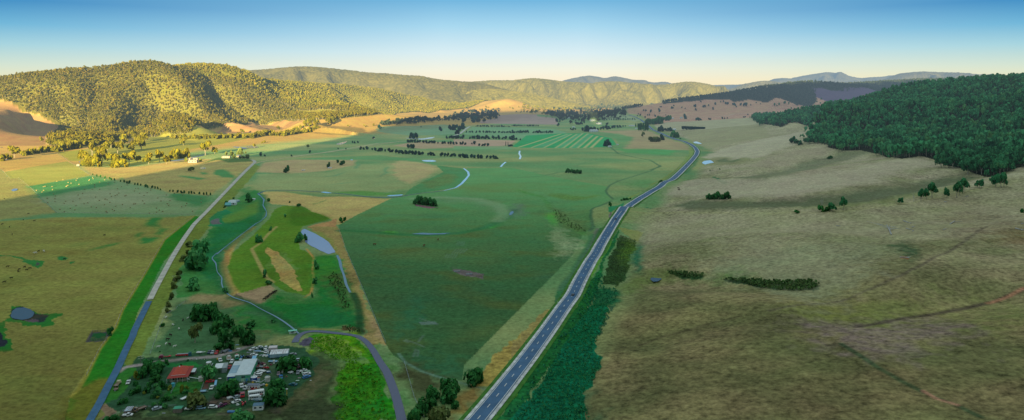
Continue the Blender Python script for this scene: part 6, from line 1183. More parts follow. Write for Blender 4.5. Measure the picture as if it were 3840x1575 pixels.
# red roofed house
c4 = rect_from('g', [(70,440), (668,415), (775,95), (215,125)], 2.4); c, rz, w, d = frame_of(c4); hs = empty('farm_house', (c[0], c[1], float(Hz(*c))), rz); tag(hs, 'low house under a two tier red hipped roof beside the garden', 'house')
m = MB(); m.box(-w/2+1.1, w/2-1.1, -d/2+1.5, d/2-1.5, -.1, 2.5); m.build('wall', brick, hs)
def hip(mb, x0, x1, y0, y1, z0, x2, x3, y2, y3, z1): mb.add([(x0,y0,z0),(x1,y0,z0),(x1,y1,z0),(x0,y1,z0),(x2,y2,z1),(x3,y2,z1),(x3,y3,z1),(x2,y3,z1)], [(0,1,5,4),(1,2,6,5),(2,3,7,6),(3,0,4,7),(4,5,6,7),(3,2,1,0)])
m = MB(); hip(m, -w/2, w/2, -d/2, d/2, 2.4, -w/2+1.6, w/2-1.6, -d/2+2.2, d/2-2.2, 2.95); rf = m.build('verandah_roof', redtile2, hs)
m = MB(); hip(m, -w/2+1.5, w/2-1.5, -d/2+2.1, d/2-2.1, 3.1, -w*.12, w*.06, -.6, d*.12, 5.0); rf = m.build('roof', redtile, hs)
m = MB(); m.lathe([(.28,0),(.3,.5),(.12,.62)], (-w*.05, .2, 4.95), 8); m.build('roof_vent', whitep, rf)
for y in (-1,): m = MB(); m.box(-w/2+1.6, w/2-1.6, -d/2+2.02, -d/2+2.12, 2.95, 3.1); m.build('gutter', whitep, rf)
for x in np.linspace(-w/2+.15, w/2-.15, 5):
    m = MB(); m.box(x-.06, x+.06, -d/2+.1, -d/2+.22, 0, 2.4); m.build('verandah_post', whitep, hs)
for x in (-2.2, 0, 2.0): m = MB(); m.box(x-.55, x+.55, -d/2+1.46, -d/2+1.52, .9, 2.0); m.build('window', glass, hs)
m = MB(); m.box(-1.3, -.6, -d/2+1.45, -d/2+1.52, 0, 2.05); m.build('door', timber, hs)
c4 = rect_from('g', [(735,262), (850,262), (868,155), (770,155)], 2.1); c, rz, w, d = frame_of(c4); an = empty('lean_to', (c[0], c[1], 0), rz); an.location.z = float(Hz(*c)); tag(an, 'small pale tin roofed annexe against the right side of the red house', 'shed')
m = MB(); m.box(-w/2, w/2, -d/2, d/2, 2.0, 2.12); m.build('roof', tin, an); m = MB(); m.box(-w/2+.1, w/2-.1, 0, d/2-.1, -.1, 2.0); m.build('wall', timber, an)
for x in (-w/2+.1, w/2-.1): m = MB(); m.tube((x, -d/2+.1, 0), (x, -d/2+.1, 2.0), .06); m.build('post', timber, an)
# big machinery shed
c4 = rect_from('P', [(195,462), (513,447), (570,253), (283,260)], 3.2); c, rz, w, d = frame_of(c4); sh = empty('machinery_shed', (c[0], c[1], float(Hz(*c))), rz); tag(sh, 'largest shed, pale grey roof with green end wall and blue bay', 'shed'); xs = -w/2 + w*.36
def corr(mb, x0, x1, y0, y1, za, zb, mi=0, n=24):
    """ribbed sheet sloping from za at y0 to zb at y1"""
    xs_ = np.linspace(x0, x1, n*2+1); V = []
    for i, x in enumerate(xs_): o = .035*(i % 2); V += [(x, y0, za+o), (x, y1, zb+o)]
    mb.add(V, [(2*i, 2*i+2, 2*i+3, 2*i+1) for i in range(len(xs_)-1)], mi)
m = MB(); corr(m, xs, w/2+.1, -d/2-.2, d/2+.2, 3.35, 3.75); m.box(xs, w/2+.1, -d/2-.2, d/2+.2, 3.2, 3.3); m.build('roof', tin, sh)
m = MB(); corr(m, -w/2-.1, xs-.02, -d/2, -d*.30, 2.75, 2.85); m.build('lean_to_roof', tin, sh); m = MB(); corr(m, -w/2-.1, xs-.02, d*.22, d/2, 3.02, 3.1); m.build('lean_to_roof', tin, sh)
m = MB(); corr(m, -w/2-.1, xs-.02, -d*.30, d*.22, 2.84, 3.0); m.build('lean_to_roof', tinb, sh)['label'] = 'bluish middle sheets of the lean-to roof'
m = MB(); m.box(xs+.1, w/2, -d/2, -d/2+.15, -.1, 3.3); m.build('front_wall', plain('teal_green_wall', (.18,.42,.34), .7, .2, 0, .2, .6), sh); m = MB(); m.box(w/2-.15, w/2-.004, -d/2+.15, d/2, -.1, 3.3); m.build('side_wall', greenw, sh); m = MB(); m.box(-w/2, w/2-.16, d/2-.15, d/2, -.1, 2.95); m.build('back_wall', tin, sh); m = MB(); m.box(-w/2, -w/2+.12, -d/2+.2, d/2-.2, -.1, 2.7); m.build('side_wall', tin, sh)
m = MB(); m.box(-w/2+.5, xs-.1, -d/2+.05, -d/2+.16, 0, 2.55); m.build('door', bluew, sh); m = MB(); m.box(w*.12, w*.27, -d/2-.03, -d/2+.02, 1.75, 2.5); m.build('window', glass, sh); m = MB(); m.box(w*.27, w/2-.1, -d/2-.03, -d/2+.02, 1.7, 2.55); m.build('wall_panel', greenw, sh); m = MB(); m.box(w*.10, w*.24, -d/2-.05, -d/2-.01, 0, 1.3); m.build('hatch', plain('pale_green_door', (.40,.58,.42), .7, .2, 0, .1, 1), sh)
for x in (-w/2+.06,): m = MB(); m.box(x, x+.14, -d/2-.02, -d/2+.12, 0, 2.7); m.build('corner_post', whitep, sh)
# blue awning, small shed
c4 = rect_from('a', [(385,575), (515,578), (535,430), (410,428)], 2.3); c, rz, w, d = frame_of(c4); aw = empty('awning', (c[0], c[1], float(Hz(*c))), rz); tag(aw, 'bright sky blue awning at the back corner of the big shed', 'awning')
m = MB(); m.box(-w/2, w/2, -d/2, d/2, 2.25, 2.32); m.build('canopy', awn, aw)
for x in (-w/2+.08, w/2-.08):
    for y in (-d/2+.08, d/2-.08): m = MB(); m.tube((x, y, 0), (x, y, 2.25), .05); m.build('post', steel, aw)
c4 = rect_from('b', [(170,622), (515,612), (580,458), (130,475)], 2.6); c, rz, w, d = frame_of(c4); s2 = empty('shed', (c[0], c[1], float(Hz(*c))), rz); tag(s2, 'small shed with half white, half grey roof left of the largest shed', 'shed'); xs = w*.12
m = MB(); corr(m, -w/2, xs-.02, -d/2, d/2, 2.6, 2.75, 0, 10); m.build('roof', whitep, s2); m = MB(); corr(m, xs, w/2, -d/2, d/2, 2.55, 2.85, 0, 8); m.build('roof', plain('weathered_tin', (.30,.36,.36), .6, .3, .1, .15, .8), s2)['label'] = 'grey weathered half of the roof'
m = MB(); m.box(xs+.05, w/2-.05, -d/2+.1, d/2-.1, -.1, 2.55); m.build('wall', steel, s2)
for x in (-w/2+.1, xs-.3):
    for y in (-d/2+.1, d/2-.1): m = MB(); m.tube((x, y, 0), (x, y, 2.6), .06); m.build('post', steel, s2)
def cabin(crop, c4, z, name, label, cat, roofm, wallm, bars=0, win=3, barm=None, wheels=False):
    q = rect_from(crop, c4, z); c, rz, w, d = frame_of(q); r = empty(name, (c[0], c[1], float(Hz(*c))), rz); tag(r, label, cat); zb = .45 if wheels else -.05
    m = MB(); m.box(-w/2, w/2, -d/2, d/2, zb, z-.1); m.build('wall', wallm, r); m = MB(); m.box(-w/2-.06, w/2+.06, -d/2-.06, d/2+.06, z-.1, z, 0, (.05,.05,.05,.05)); rf = m.build('roof', roofm, r)
    for k in range(bars):
        x = -w/2 + w*(k+.5+random.uniform(-.25,.25))/bars; m = MB(); m.box(x, x+.16, -d/2+random.choice((.2, d*.45)), d/2-.15, z, z+.03); m.build('rust_patch', barm or rust, rf)
    for k in range(win):
        x0 = -w/2 + w*(k+.25)/win; m = MB(); m.box(x0, x0+w/win*.45, -d/2-.03, -d/2+.02, z*.42, z*.72); m.build('window', glass, r)
    if wheels:
        for x in (-w*.3, w*.3):
            for s in (-1, 1): wheel(r, x, s*(d/2-.15), .38)
    return r, w, d
cabin('P', [(790,165), (1005,165), (1008,105), (755,110)], 2.5, 'goods_trailer', 'long white roofed trailer with rust red bars on its roof', 'trailer', whitep, tinb, 14, 0, None, True)
cabin('P', [(747,85), (857,85), (852,57), (750,57)], 2.3, 'tank_trailer', 'short pale pinkish trailer behind the long striped one', 'trailer', plain('pinkish_white', (.66,.60,.62), .6, .3, 0, .1, 1), plain('pinkish_white2', (.55,.46,.48), .6, .3, 0, .1, 1), 0, 0, None, True)
cabin('c', [(225,480), (600,490), (640,425), (275,400)], 2.3, 'site_cabin', 'white cabin with slate grey roof below the round tank', 'cabin', greyroof, whitep, 0, 4)
cabin('P', [(535,865), (677,862), (677,818), (540,825)], 2.2, 'site_cabin', 'small white cabin with blue grey roof below the buses', 'cabin', plain('blue_slate', (.10,.20,.30), .6, .3, 0, .12, 1), whitep, 0, 2)
cabin('O', [(755,905), (868,905), (882,866), (770,868)], 1.9, 'garden_shed', 'small shed with a green roof on the back fence of the garden', 'shed', plain('green_tin', (.05,.34,.20), .6, .3, 0, .12, 1), timber, 0, 0)
r_, w, d = cabin('h', [(290,845), (430,847), (478,748), (325,750)], 1.9, 'carport', 'open shelter with a blue white and rust striped roof at the lower left', 'shelter', plain('pale_blue_tin', (.42,.52,.62), .6, .3, 0, .1, 1), timber, 5, 0)
cabin('g', [(1395,622), (1450,622), (1455,490), (1400,490)], .9, 'flat_panel_stack', 'pale blue upright stack of panels beside the red sedan', 'stack', awn, tinb, 0, 0)
# tanks
def tank(crop, x, y, dia, h, label, mat, roofm=None, cone=.1, name='water_tank'):
    p = P(crop, [(x, y)])[0]; r = dia/CROP[crop][2]*p[1]/FP/2; t = empty(name, tuple(p)); tag(t, label, 'tank', 'tanks in the farm yard')
    m = MB(); m.lathe([(r, -.05), (r, h)], (0,0,0), 20); m.build('tank_wall', mat, t, smooth=False); m = MB(); m.lathe([(r+.05, h), (r+.03, h+.06), (.15, h+.06+cone)], (0,0,0), 20); rf = m.build('roof', roofm or mat, t)
    m = MB(); m.lathe([(.22, 0), (.22, .08)], (r*.45, 0, h+.06+cone*.4), 8); m.build('hatch', glass, rf); return p, r
ta, ra = tank('c', 462, 315, 205, 1.7, 'wide round tank with a white lid and blue wall beside the big shed', bluew, whitep)
tb, rb = tank('c', 908, 345, 172, 2.1, 'round concrete tank joined by a white pipe to the wide tank', concrete)
tank('c', 615, 330, 95, 1.5, 'small blue tank with an orange mark beside the wide tank', plain('pale_blue_tank', (.34,.48,.62), .6, .3, 0, .15, 1), plain('orange_mark', (.42,.20,.16), .7, .2, 0, .3, 1)); tank('c', 900, 240, 100, 1.0, 'low teal tank half hidden behind the concrete tank', plain('teal_tank', (.03,.16,.22), .6, .3, 0, .1, 1))
tc_, rc = tank('g', 1022, 505, 165, 1.9, 'round concrete tank joined to the red house by a white gutter pipe', concrete); tank('g', 1230, 90, 140, 2.0, 'white concrete tank at the left end of the small shed', concrete, whitep)
tank('g', 222, 680, 95, 1.7, 'teal blue plastic tank in the garden below the red house', plain('cyan_tank', (.05,.38,.48), .5, .4, 0, .08, 1), None, .35); tank('c', 725, 680, 72, .8, 'small green dome tank in the machinery row', plain('green_dome', (.06,.42,.20), .5, .4, 0, .1, 1), None, .35); tank('c', 660, 905, 80, 1.2, 'small white round tank between the bus and the minibus', whitep, None, .3); tank('b', 990, 385, 95, 1.0, 'white round tank against the back of the big shed', whitep, None, .25)
tank('c', 878, 505, 85, .7, 'low yellow tank at the end of the grey trailer', plain('yellow_tank', (.72,.42,.03), .5, .4, 0, .1, 1), None, .3)
tank('f', 1165, 480, 100, 1.9, 'dark teal tank at the right end of the long red machine', plain('dark_teal_tank', (.02,.12,.16), .5, .4, 0, .1, 1), None, .3)
def pipe(pts, label, r=.10, mat=None, name='pipe', cat='pipe'):
    m = MB()
    for a, b in zip(pts[:-1], pts[1:]): m.tube(a, b, r, r, 6)
    return tag(m.build(name, mat or whitep), label, cat)
def at(crop, x, y, z): (sx, sy), = S(crop, [(x, y)]); Y = FP*(HC-z)/(sy-YH); return ((sx-CX)/FP*Y, Y, z)
pipe([at('c',380,150,3.0), at('c',383,178,2.2), at('c',450,212,1.95)], 'white downpipe from the big shed to the wide tank'); pipe([at('c',390,312,1.5), at('c',685,380,.6), at('c',850,275,2.3)], 'bent white pipe between the wide tank and the concrete tank', .13); pipe([at('g',680,410,2.3), at('g',955,452,2.1)], 'white gutter pipe from the red house to its tank', .14); pipe([at('f',1840,850,.4), at('f',1925,725,.4)], 'pale leaning pipe beside the white concrete tank', .14)
pipe([at('N',2290,788,.5), at('N',2440,790,.5)], 'blue pontoon hull lying below the yard', .55, paintm('blue'), 'pontoon', 'pontoon'); pipe([at('f',1510,365,.5), at('f',1670,340,.9)], 'long white pole lying on the white trailer', .16)
# long red machine by the drive, white bags, drums
rm = empty('grain_auger', at('f', 905, 485, 0)); a_, b_ = at('f',690,480,0), at('f',1110,460,0); rm.rotation_euler.z = math.atan2(b_[1]-a_[1], b_[0]-a_[0]); tag(rm, 'long red grain machine with pale pipes lying beside the drive', 'machine'); Lm = math.dist(a_, b_)
m = MB(); m.box(-Lm/2, Lm/2, -.5, .5, .4, .9); m.build('frame', paintm('red'), rm)
for y in (.0, .55): m = MB(); m.tube((-Lm/2+.5, y, 1.1), (Lm/2, y, 1.2), .16); m.build('tube', steel, rm)
for x in (-Lm*.3, Lm*.3):
    for s in (-1, 1): wheel(rm, x, s*.6, .35)
rb_ = empty('hay_baler', at('f', 215, 560, 0), .3); tag(rb_, 'dark red round baler at the left end of the machines by the drive', 'machine'); m = MB(); m.prism([(-1.1,.4),(1.0,.4),(1.2,1.1),(.6,1.8),(-.6,1.8),(-1.2,1.2)], -.8, .8); m.build('body', paintm('maroon'), rb_); m = MB(); m.box(1.0, 2.2, -.08, .08, .5, .62); m.build('drawbar', rust, rb_)
for s in (-1, 1): wheel(rb_, -.2, s*.95, .45)
ra_ = empty('hay_rake', at('f', 430, 525, 0), .1); tag(ra_, 'bright red hay rake between the baler and the long red machine', 'machine'); m = MB(); m.box(-1.8, 1.6, -.1, .1, .5, .66); m.box(.6, 1.7, -.55, .55, .5, .95); m.build('frame', paintm('red'), ra_)
for x in (-1.4, -.6, .2): m = MB(); m.lathe([(.5,.35),(.5,.42)], (x, 0, 0), 10); m.build('rake_wheel', paintm('red'), ra_)
def small(kind, crop, x, y, c, label, s=1., rz=0.):
    p = at(crop, x, y, 0); m = MB()
    if kind == 'drum': m.lathe([(.3,0),(.31,.3),(.29,.32),(.31,.6),(.3,.9),(.24,.92)], (0,0,0), 12); nm, cat = 'drum', 'drum'
    elif kind == 'fridge': m.box(-.35,.35,-.33,.33,0,1.5); m.box(-.33,.33,-.37,-.33,.05,.95); m.box(-.33,.33,-.37,-.33,1.0,1.45); m.box(-.3,-.26,-.41,-.37,.6,.9); nm, cat = 'fridge', 'fridge'
    elif kind == 'bag': m.lathe([(.42,0),(.55,.25),(.5,.7),(.3,.95),(.12,1.02)], (0,0,0), 9); nm, cat = 'bulk_bag', 'bag'
    elif kind == 'engine': m.box(-.6,.5,-.35,.35,0,.5,0,(.05,.1,.05,.05)); m.tube((-.3,0,.5),(-.3,0,.8),.16); m.tube((.5,-.1,.25),(.85,-.1,.25),.2); m.box(-.1,.4,-.25,.25,.5,.7); nm, cat = 'scrap_engine', 'scrap metal'
    elif kind == 'sheet': m.box(-1.1,1.1,-.55,.55,.02,.09); m.box(-1.0,.9,-.4,.6,.11,.17); m.box(-.6,1.2,-.6,.2,.19,.24); nm, cat = 'metal_sheet_pile', 'scrap metal'
    elif kind == 'timber':
        for k in range(7): a = random.uniform(-.5,.5); m.tube((-1.4*math.cos(a), -.6+.2*k, .08+.06*(k%3)), (1.4*math.cos(a), -.6+.2*k+a, .12+.07*(k%3)), .09)
        nm, cat = 'timber_pile', 'timber'
    o = m.build(nm, c if not isinstance(c, str) else paintm(c)); o.location = p; o.rotation_euler.z = rz; o.scale = (s,)*3; return tag(o, label, cat, 'odds and ends lying in the farm yard')
for i, (x, y, lab) in enumerate(((790,440,'leftmost white bag of the pile below the white pickup'), (835,450,'second white bag of the pile below the white pickup'), (870,470,'white bag lowest in the pile below the white pickup'), (915,460,'right white bag of the pile below the white pickup'), (895,425,'bluish white bag at the top of the pile'), (760,470,'white bag lying apart left of the pile'))): small('bag', 'a', x, y, 'white' if i != 4 else 'lightblue', lab, .9)
small('fridge', 'a', 965,480, 'blue', 'blue cabinet at the right end of the white bag pile'); small('fridge', 'a', 930,365, 'white', 'white fridge beside the lower white pickup'); small('fridge', 'e', 345,590, 'white', 'white box fridge beside the mauve sedan', 1.3); small('fridge', 'a', 1120,690, 'white', 'white box on the light blue flat trailer', 1.2); small('fridge', 'e', 735,310, 'white', 'white box under the broad tree right of the shed', .9)
small('fridge', 'c', 780,850, 'palegreen', 'pale box beside the largest tree right of the bus', 1.); small('bag', 'c', 545,385, 'white', 'white bag above the cabin roof', .6); small('drum', 'c', 258,300, 'yellow', 'yellow drum at the front of the big shed', 1.2); small('drum', 'c', 172,310, 'white', 'white drum at the front of the big shed', 1.3); small('drum', 'c', 220,345, 'blue', 'blue drum in front of the big shed', 1.3); small('drum', 'c', 300,270, 'darkblue', 'dark blue drum against the big shed wall', 1.3); small('drum', 'c', 270,700, 'yellow', 'yellow drum below the white truck', .9); small('drum', 'b', 225,350, 'yellow', 'yellow drum left of the white pickup with red load', 1.2)
small('engine', 'c', 135,400, 'grey', 'grey engine in front of the big shed'); small('engine', 'c', 200,430, 'darkblue', 'dark engine heap in front of the cabin'); small('engine', 'c', 110,450, 'brown', 'brown engine left of the cabin'); small('engine', 'c', 780,475, 'white', 'white pump by the yellow tank'); small('engine', 'c', 420,395, 'yellow', 'small orange engine above the cabin roof', .8); small('engine', 'd', 560,350, 'maroon', 'dark red engine at the left of the large yard tree'); small('engine', 'd', 610,360, 'palegreen', 'pale green engine at the left of the large yard tree'); small('engine', 'd', 900,470, 'grey', 'grey engine in the scrap row'); small('engine', 'd', 900,590, 'brown', 'orange brown engine right of the purple wreck', 1.1); small('engine', 'd', 1180,620, 'white', 'white engine block on the grass by the red tractor'); small('engine', 'd', 690,600, 'white', 'white engine on top of the purple wreck row'); small('engine', 'b', 720,340, 'brown', 'brown engine beside the white cruiser'); small('engine', 'b', 860,190, 'pink', 'reddish engine behind the green truck'); small('engine', 'b', 490,640, 'yellow', 'yellow engine under the small shed tree'); small('engine', 'a', 600,600, 'grey', 'grey engine heap behind the big shed'); small('engine', 'e', 470,740, 'brown', 'brown engine below the mauve sedan'); small('engine', 'a', 1020,740, 'maroon', 'dark red engine below the light blue trailer')
small('sheet', 'a', 690,420, 'grey', 'grey panel leaning between boat and bags', 1., .9); small('sheet', 'b', 640,60, 'blue', 'blue sheet pile on the drive edge'); small('sheet', 'P', 335,98, 'white', 'white sheet at the edge of the drive by the last tree'); small('sheet', 'P', 320,50, 'lightblue', 'pale sheet under the last tree of the clump', .9); small('sheet', 'b', 300,965, 'white', 'white plank pile in front of the small shed', .7); small('sheet', 'b', 640,985, 'white', 'white framed sheets at the blue shed door', .7); small('sheet', 'c', 450,740, 'palegreen', 'pale green sheets above the long bus'); small('sheet', 'c', 560,720, 'teal', 'teal sheets above the long bus', 1., .3); small('sheet', 'e', 900,770, 'mauve', 'mauve sheet on the dark grass patch', .7); small('sheet', 'e', 840,860, 'palegreen', 'pale frame on the dark grass patch', .8); small('sheet', 'h', 1170,905, 'grey', 'grey plank on the lower grass', .7); small('sheet', 'e', 1275,850, 'white', 'white scrap right of the blue wagon', .4)
small('timber', 'a', 270,230, 'brown', 'heap of brown timber left of the white wagon'); small('timber', 'a', 300,330, 'grey', 'grey timber below the white wagon'); small('timber', 'b', 780,50, 'brown', 'brown timber on the drive verge'); small('timber', 'd', 830,430, 'brown', 'brown logs in the scrap row under the yard tree'); small('timber', 'd', 480,540, 'brown', 'brush heap on the bare ground of the lower yard', 1.3); small('timber', 'a', 760,300, 'white', 'white pole heap right of the boat', .8)
for i, x in enumerate((800, 850, 905, 960, 1000, 1040, 1065)): small('engine' if i % 2 else 'drum', 'f', 1330+i*85-200, 600+random.randint(-12, 14), ('white','brown','grey','white','mauve','grey','cream')[i], ('first','second','third','fourth','fifth','sixth','last')[i] + ' small item of the row along the garden side of the drive', .5)
for i, x in enumerate((290, 330, 400, 440, 490, 540, 620, 650)): small('engine' if i % 2 else 'drum', 'g', x, 478, ('white','blue','lightblue','white','white','brown','lightblue','white')[i], ('first','second','third','fourth','fifth','sixth','seventh','last')[i] + ' item stored along the front verandah of the red house', .8)
for x, y, lab in ((1150,683,'left heap of the grey brush pile in the central paddock'), (1180,690,'middle heap of the grey brush pile in the central paddock'), (1205,694,'right heap of the grey brush pile in the central paddock')): small('timber', 'U', x, y, 'brown' if x == 1205 else 'grey', lab, 1.8)
# ================================================================ farm buildings out in the valley
def house(crop, x, y, w, d, h, rz, label, roofm, wallm, name='farm_house', cat='house', pitch=.35, win=2, flat=False):
    p = P(crop, [(x, y)])[0]; r = empty(name, tuple(p), rz); tag(r, label, cat)
    m = MB(); m.box(-w/2, w/2, -d/2, d/2, -.3, h); m.build('wall', wallm, r); k = w*.12 if not flat else 0
    m = MB(); z1 = h + d*pitch; m.add([(-w/2-.4,-d/2-.4,h), (w/2+.4,-d/2-.4,h), (w/2+.4,d/2+.4,h), (-w/2-.4,d/2+.4,h), (-w/2-.4+k,0,z1), (w/2+.4-k,0,z1)], [(0,1,5,4), (2,3,4,5), (1,2,5), (3,0,4), (3,2,1,0)]); m.build('roof', roofm, r)
    for i in range(win): x0 = -w/2 + w*(i+.3)/win; m = MB(); m.box(x0, x0+w/win*.35, -d/2-.05, -d/2+.02, h*.35, h*.8); m.build('window', glass, r)
    return r
pinkw = plain('sunlit_white_wall', (.42,.37,.33), .7, .2, 0, .08, .5); roofp = plain('pale_barn_roof', (.40,.37,.35), .6, .3, 0, .1, .5)
house('T', 345, 285, 17, 9, 4.5, .05, 'pale barn, nearer of two at the sunlit edge of the flat', roofp, pinkw, 'barn', 'barn', .22, 3); house('T', 350, 248, 18, 7, 4, .1, 'pale open barn just behind the nearer barn', roofp, pinkw, 'barn', 'barn', .2, 2)
house('T', 850, 212, 17, 8, 3.6, .05, 'white farmhouse with a flat roof beside the bright bush at the road end', roofp, pinkw, win=4, pitch=.12); house('T', 1040, 198, 8, 6, 3, .1, 'small greyish hut behind the farmhouse garden', greyroof, pinkw, 'hut', 'hut')
house('T', 940, 925, 10, 7, 3, .1, 'cottage with a pale blue roof between the road and the creek', tin, whitep); house('T', 975, 885, 12, 4, 2.4, .05, 'long pale shed behind the blue roofed cottage', tin, tinb, 'shed', 'shed', .15, 0); tt = house('T', 875, 945, 7, 7, 1.8, .4, 'teal tarpaulin tent left of the cottage', plain('teal_tarp', (.16,.48,.50), .6, .3, 0, .1, .5), plain('teal_tarp2', (.10,.34,.38), .6, .3, 0, .1, .5), 'tent', 'tent', .4, 0); house('T', 1250, 855, 6, 4, 2, .1, 'white caravan under the green tree near the creek', whitep, whitep, 'caravan', 'caravan', .1, 2)
house('C', 735, 708, 30, 14, 6, .05, 'large white roofed farm shed above the striped field', whitep, whitep, 'farm_shed', 'shed', .2, 4); house('C', 755, 706, 16, 10, 5, .05, 'lower white wing right of the large farm shed', whitep, whitep, 'farm_shed', 'shed', .2, 2)
house('C', 725, 610, 26, 12, 5, .3, 'long pale shed at the left end of the evenly spaced tree row', whitep, tin, 'farm_shed', 'shed', .2, 3); house('C', 790, 640, 18, 12, 4, 0, 'white house among small trees below the evenly spaced tree row', whitep, whitep); house('C', 768, 636, 12, 8, 4, 0, 'dark roofed hut left of the white house', greyroof, whitep, 'hut', 'hut'); house('C', 515, 585, 30, 12, 5, .1, 'pale roof showing in the river woodland', tin, whitep, 'farm_shed', 'shed', .2, 3); house('C', 1080, 657, 24, 8, 4, 0, 'low white shed at the left end of the pine block', whitep, whitep, 'farm_shed', 'shed', .15, 3); house('C', 1118, 682, 6, 5, 3, 0, 'tiny white hut under the pine block', whitep, whitep, 'hut', 'hut', .3, 1); house('C', 1140, 680, 5, 4, 3, 0, 'tiny white box right of the hut under the pine block', whitep, whitep, 'hut', 'hut', .3, 1); house('C', 1462, 694, 12, 8, 4, .1, 'white house at the left end of the clipped hedge', whitep, whitep); house('C', 1448, 590, 10, 7, 4, 0, 'white house far up beside the grove', whitep, whitep); house('C', 1525, 585, 14, 8, 4, 0, 'pale green roofed house half hidden by trees at the slope foot', plain('pale_green_roof', (.3,.45,.4), .6, .3, 0, .1, .5), whitep); house('C', 555, 668, 12, 6, 3, 0, 'small white shed in the bushes above the striped field', whitep, whitep, 'shed', 'shed', .2, 1)
house('C', 880, 845, 8, 5, 2.6, .3, 'small white hut at the corner of the striped field', whitep, whitep, 'hut', 'hut', .3, 1); house('C', 950, 827, 5, 4, 2.4, .1, 'tiny white trough shed at the end of the striped field', whitep, whitep, 'hut', 'hut', .2, 0)
house('F', 665, 266, 7, 4, 1.5, .0, 'white trough under the lone tree in the dry paddock', whitep, whitep, 'trough', 'trough', .1, 0); house('F', 428, 286, 6, 3, 1.2, .2, 'white trough alone in the dry paddock', whitep, whitep, 'trough', 'trough', .1, 0); house('V', 1575, 440, 5, 5, 2.2, .3, 'small pale pump hut at the fence corner by the creek', pinkw, pinkw, 'hut', 'hut', .3, 0)
house('J', 715, 958, 4.2, 1.8, 1.6, .35, 'pale green wreck standing on the drain bank', plain('pale_green_paint', (.20,.62,.46), .5, .4, 0, .1, 1), tin, 'car_wreck', 'wreck', .1, 1)
# clipped hedge
q = P('C', [(1533, 692), (1735, 680)]); mid = q.mean(0); Lh = float(np.hypot(*(q[1]-q[0])[:2])); rng = np.random.default_rng(9); n = 900
Vh, Th = [], []
for k in range(n):
    c = np.array([rng.uniform(-Lh/2, Lh/2), rng.uniform(-3, 3), 0]); face = rng.random(); c[2] = rng.uniform(0, 9) if face < .6 else 9*rng.uniform(.9, 1.05); c[1] = (-3 if rng.random() < .7 else 3) if face < .6 else c[1]
    t1 = rng.normal(size=3); t1 /= np.linalg.norm(t1); t2 = np.cross(t1, rng.normal(size=3)); t2 /= np.linalg.norm(t2)
    for i, j in ((-1,-1), (1,-1), (1,1), (-1,1)): Vh.append(c + (t1*i + t2*j)*1.6)
    Th += [(rng.random()*.5, 0)]*4
hd = mesh_np('hedge', np.array(Vh), np.arange(len(Vh)).reshape(-1, 4), leaf_valley, tint=np.array(Th)); hd.location = tuple(mid); hd.rotation_euler.z = math.atan2(q[1][1]-q[0][1], q[1][0]-q[0][0]); tag(hd, 'long straight clipped dark hedge right of the highway', 'hedge')
# ================================================================ hay bales
hay = plain('hay', (.36,.30,.16), .95, .05, 0, .2, 3)
m = MB(); m.tube((-.6,0,.62), (.6,0,.62), .62, .62, 14); m.tube((-.62,0,.62), (-.6,0,.62), .3, .3, 8); m.tube((.6,0,.62), (.62,0,.62), .3, .3, 8); bale = m.build('hay_bale', hay, bevel=0)
BALES = [(330,470),(380,485),(392,470),(408,433),(392,437),(425,540),(430,580),(470,436),(475,463),(480,502),(498,520),(495,570),(495,545),(512,387),(540,640),(567,372),(580,662),(578,587),(590,568),(595,435),(602,432),(610,425),(615,398),(633,632),(640,405),(657,568),(675,645),(685,608),(688,378),(695,362),(704,512),(712,415),(720,545),(745,497),(758,590),(762,460),(790,582),(800,380),(808,374),(830,460),(823,618),(835,352),(838,365),(853,415),(853,428),(855,442),(868,625),(860,530),(897,395),(895,560),(898,460),(942,600),(942,375),(945,548),(950,548),(957,660),(963,668),(965,555),(975,410),(990,578),(992,500),(1003,523),(1012,642),(1030,652),(1033,395),(1038,515),(1042,612),(1055,510),(1058,455),(1070,494),(1095,437),(1103,597),(1125,520),(1135,515),(1145,420),(1173,625),(1205,592),(1212,475),(1220,590),(1222,452),(1245,452),(1258,495),(1285,565),(1300,588),(1297,515),(1345,675),(1327,490),(1358,455),(1358,468),(1410,630),(1408,667),(1422,538),(1435,648),(1450,565),(1465,660),(1498,510),(1508,590),(1520,605),(1532,562),(1570,495),(1637,618),(1645,510),(1672,608),(1682,588),(1735,658),(1812,545),(1812,577),(1873,518)]
bp = P('E', BALES); n = 0
for i, (p, px) in enumerate(zip(bp, BALES)):
    o = bale if i == 0 else bale.copy()
    if i: COL.objects.link(o)
    o.location = (p[0], p[1], p[2]+.1); o.rotation_euler.z = random.uniform(0, 3.1); o.scale = (1.08,)*3
    tag(o, 'round hay bale lying in the big mown hay paddock on the left', 'hay bale', 'hay bales scattered over the hay paddock')
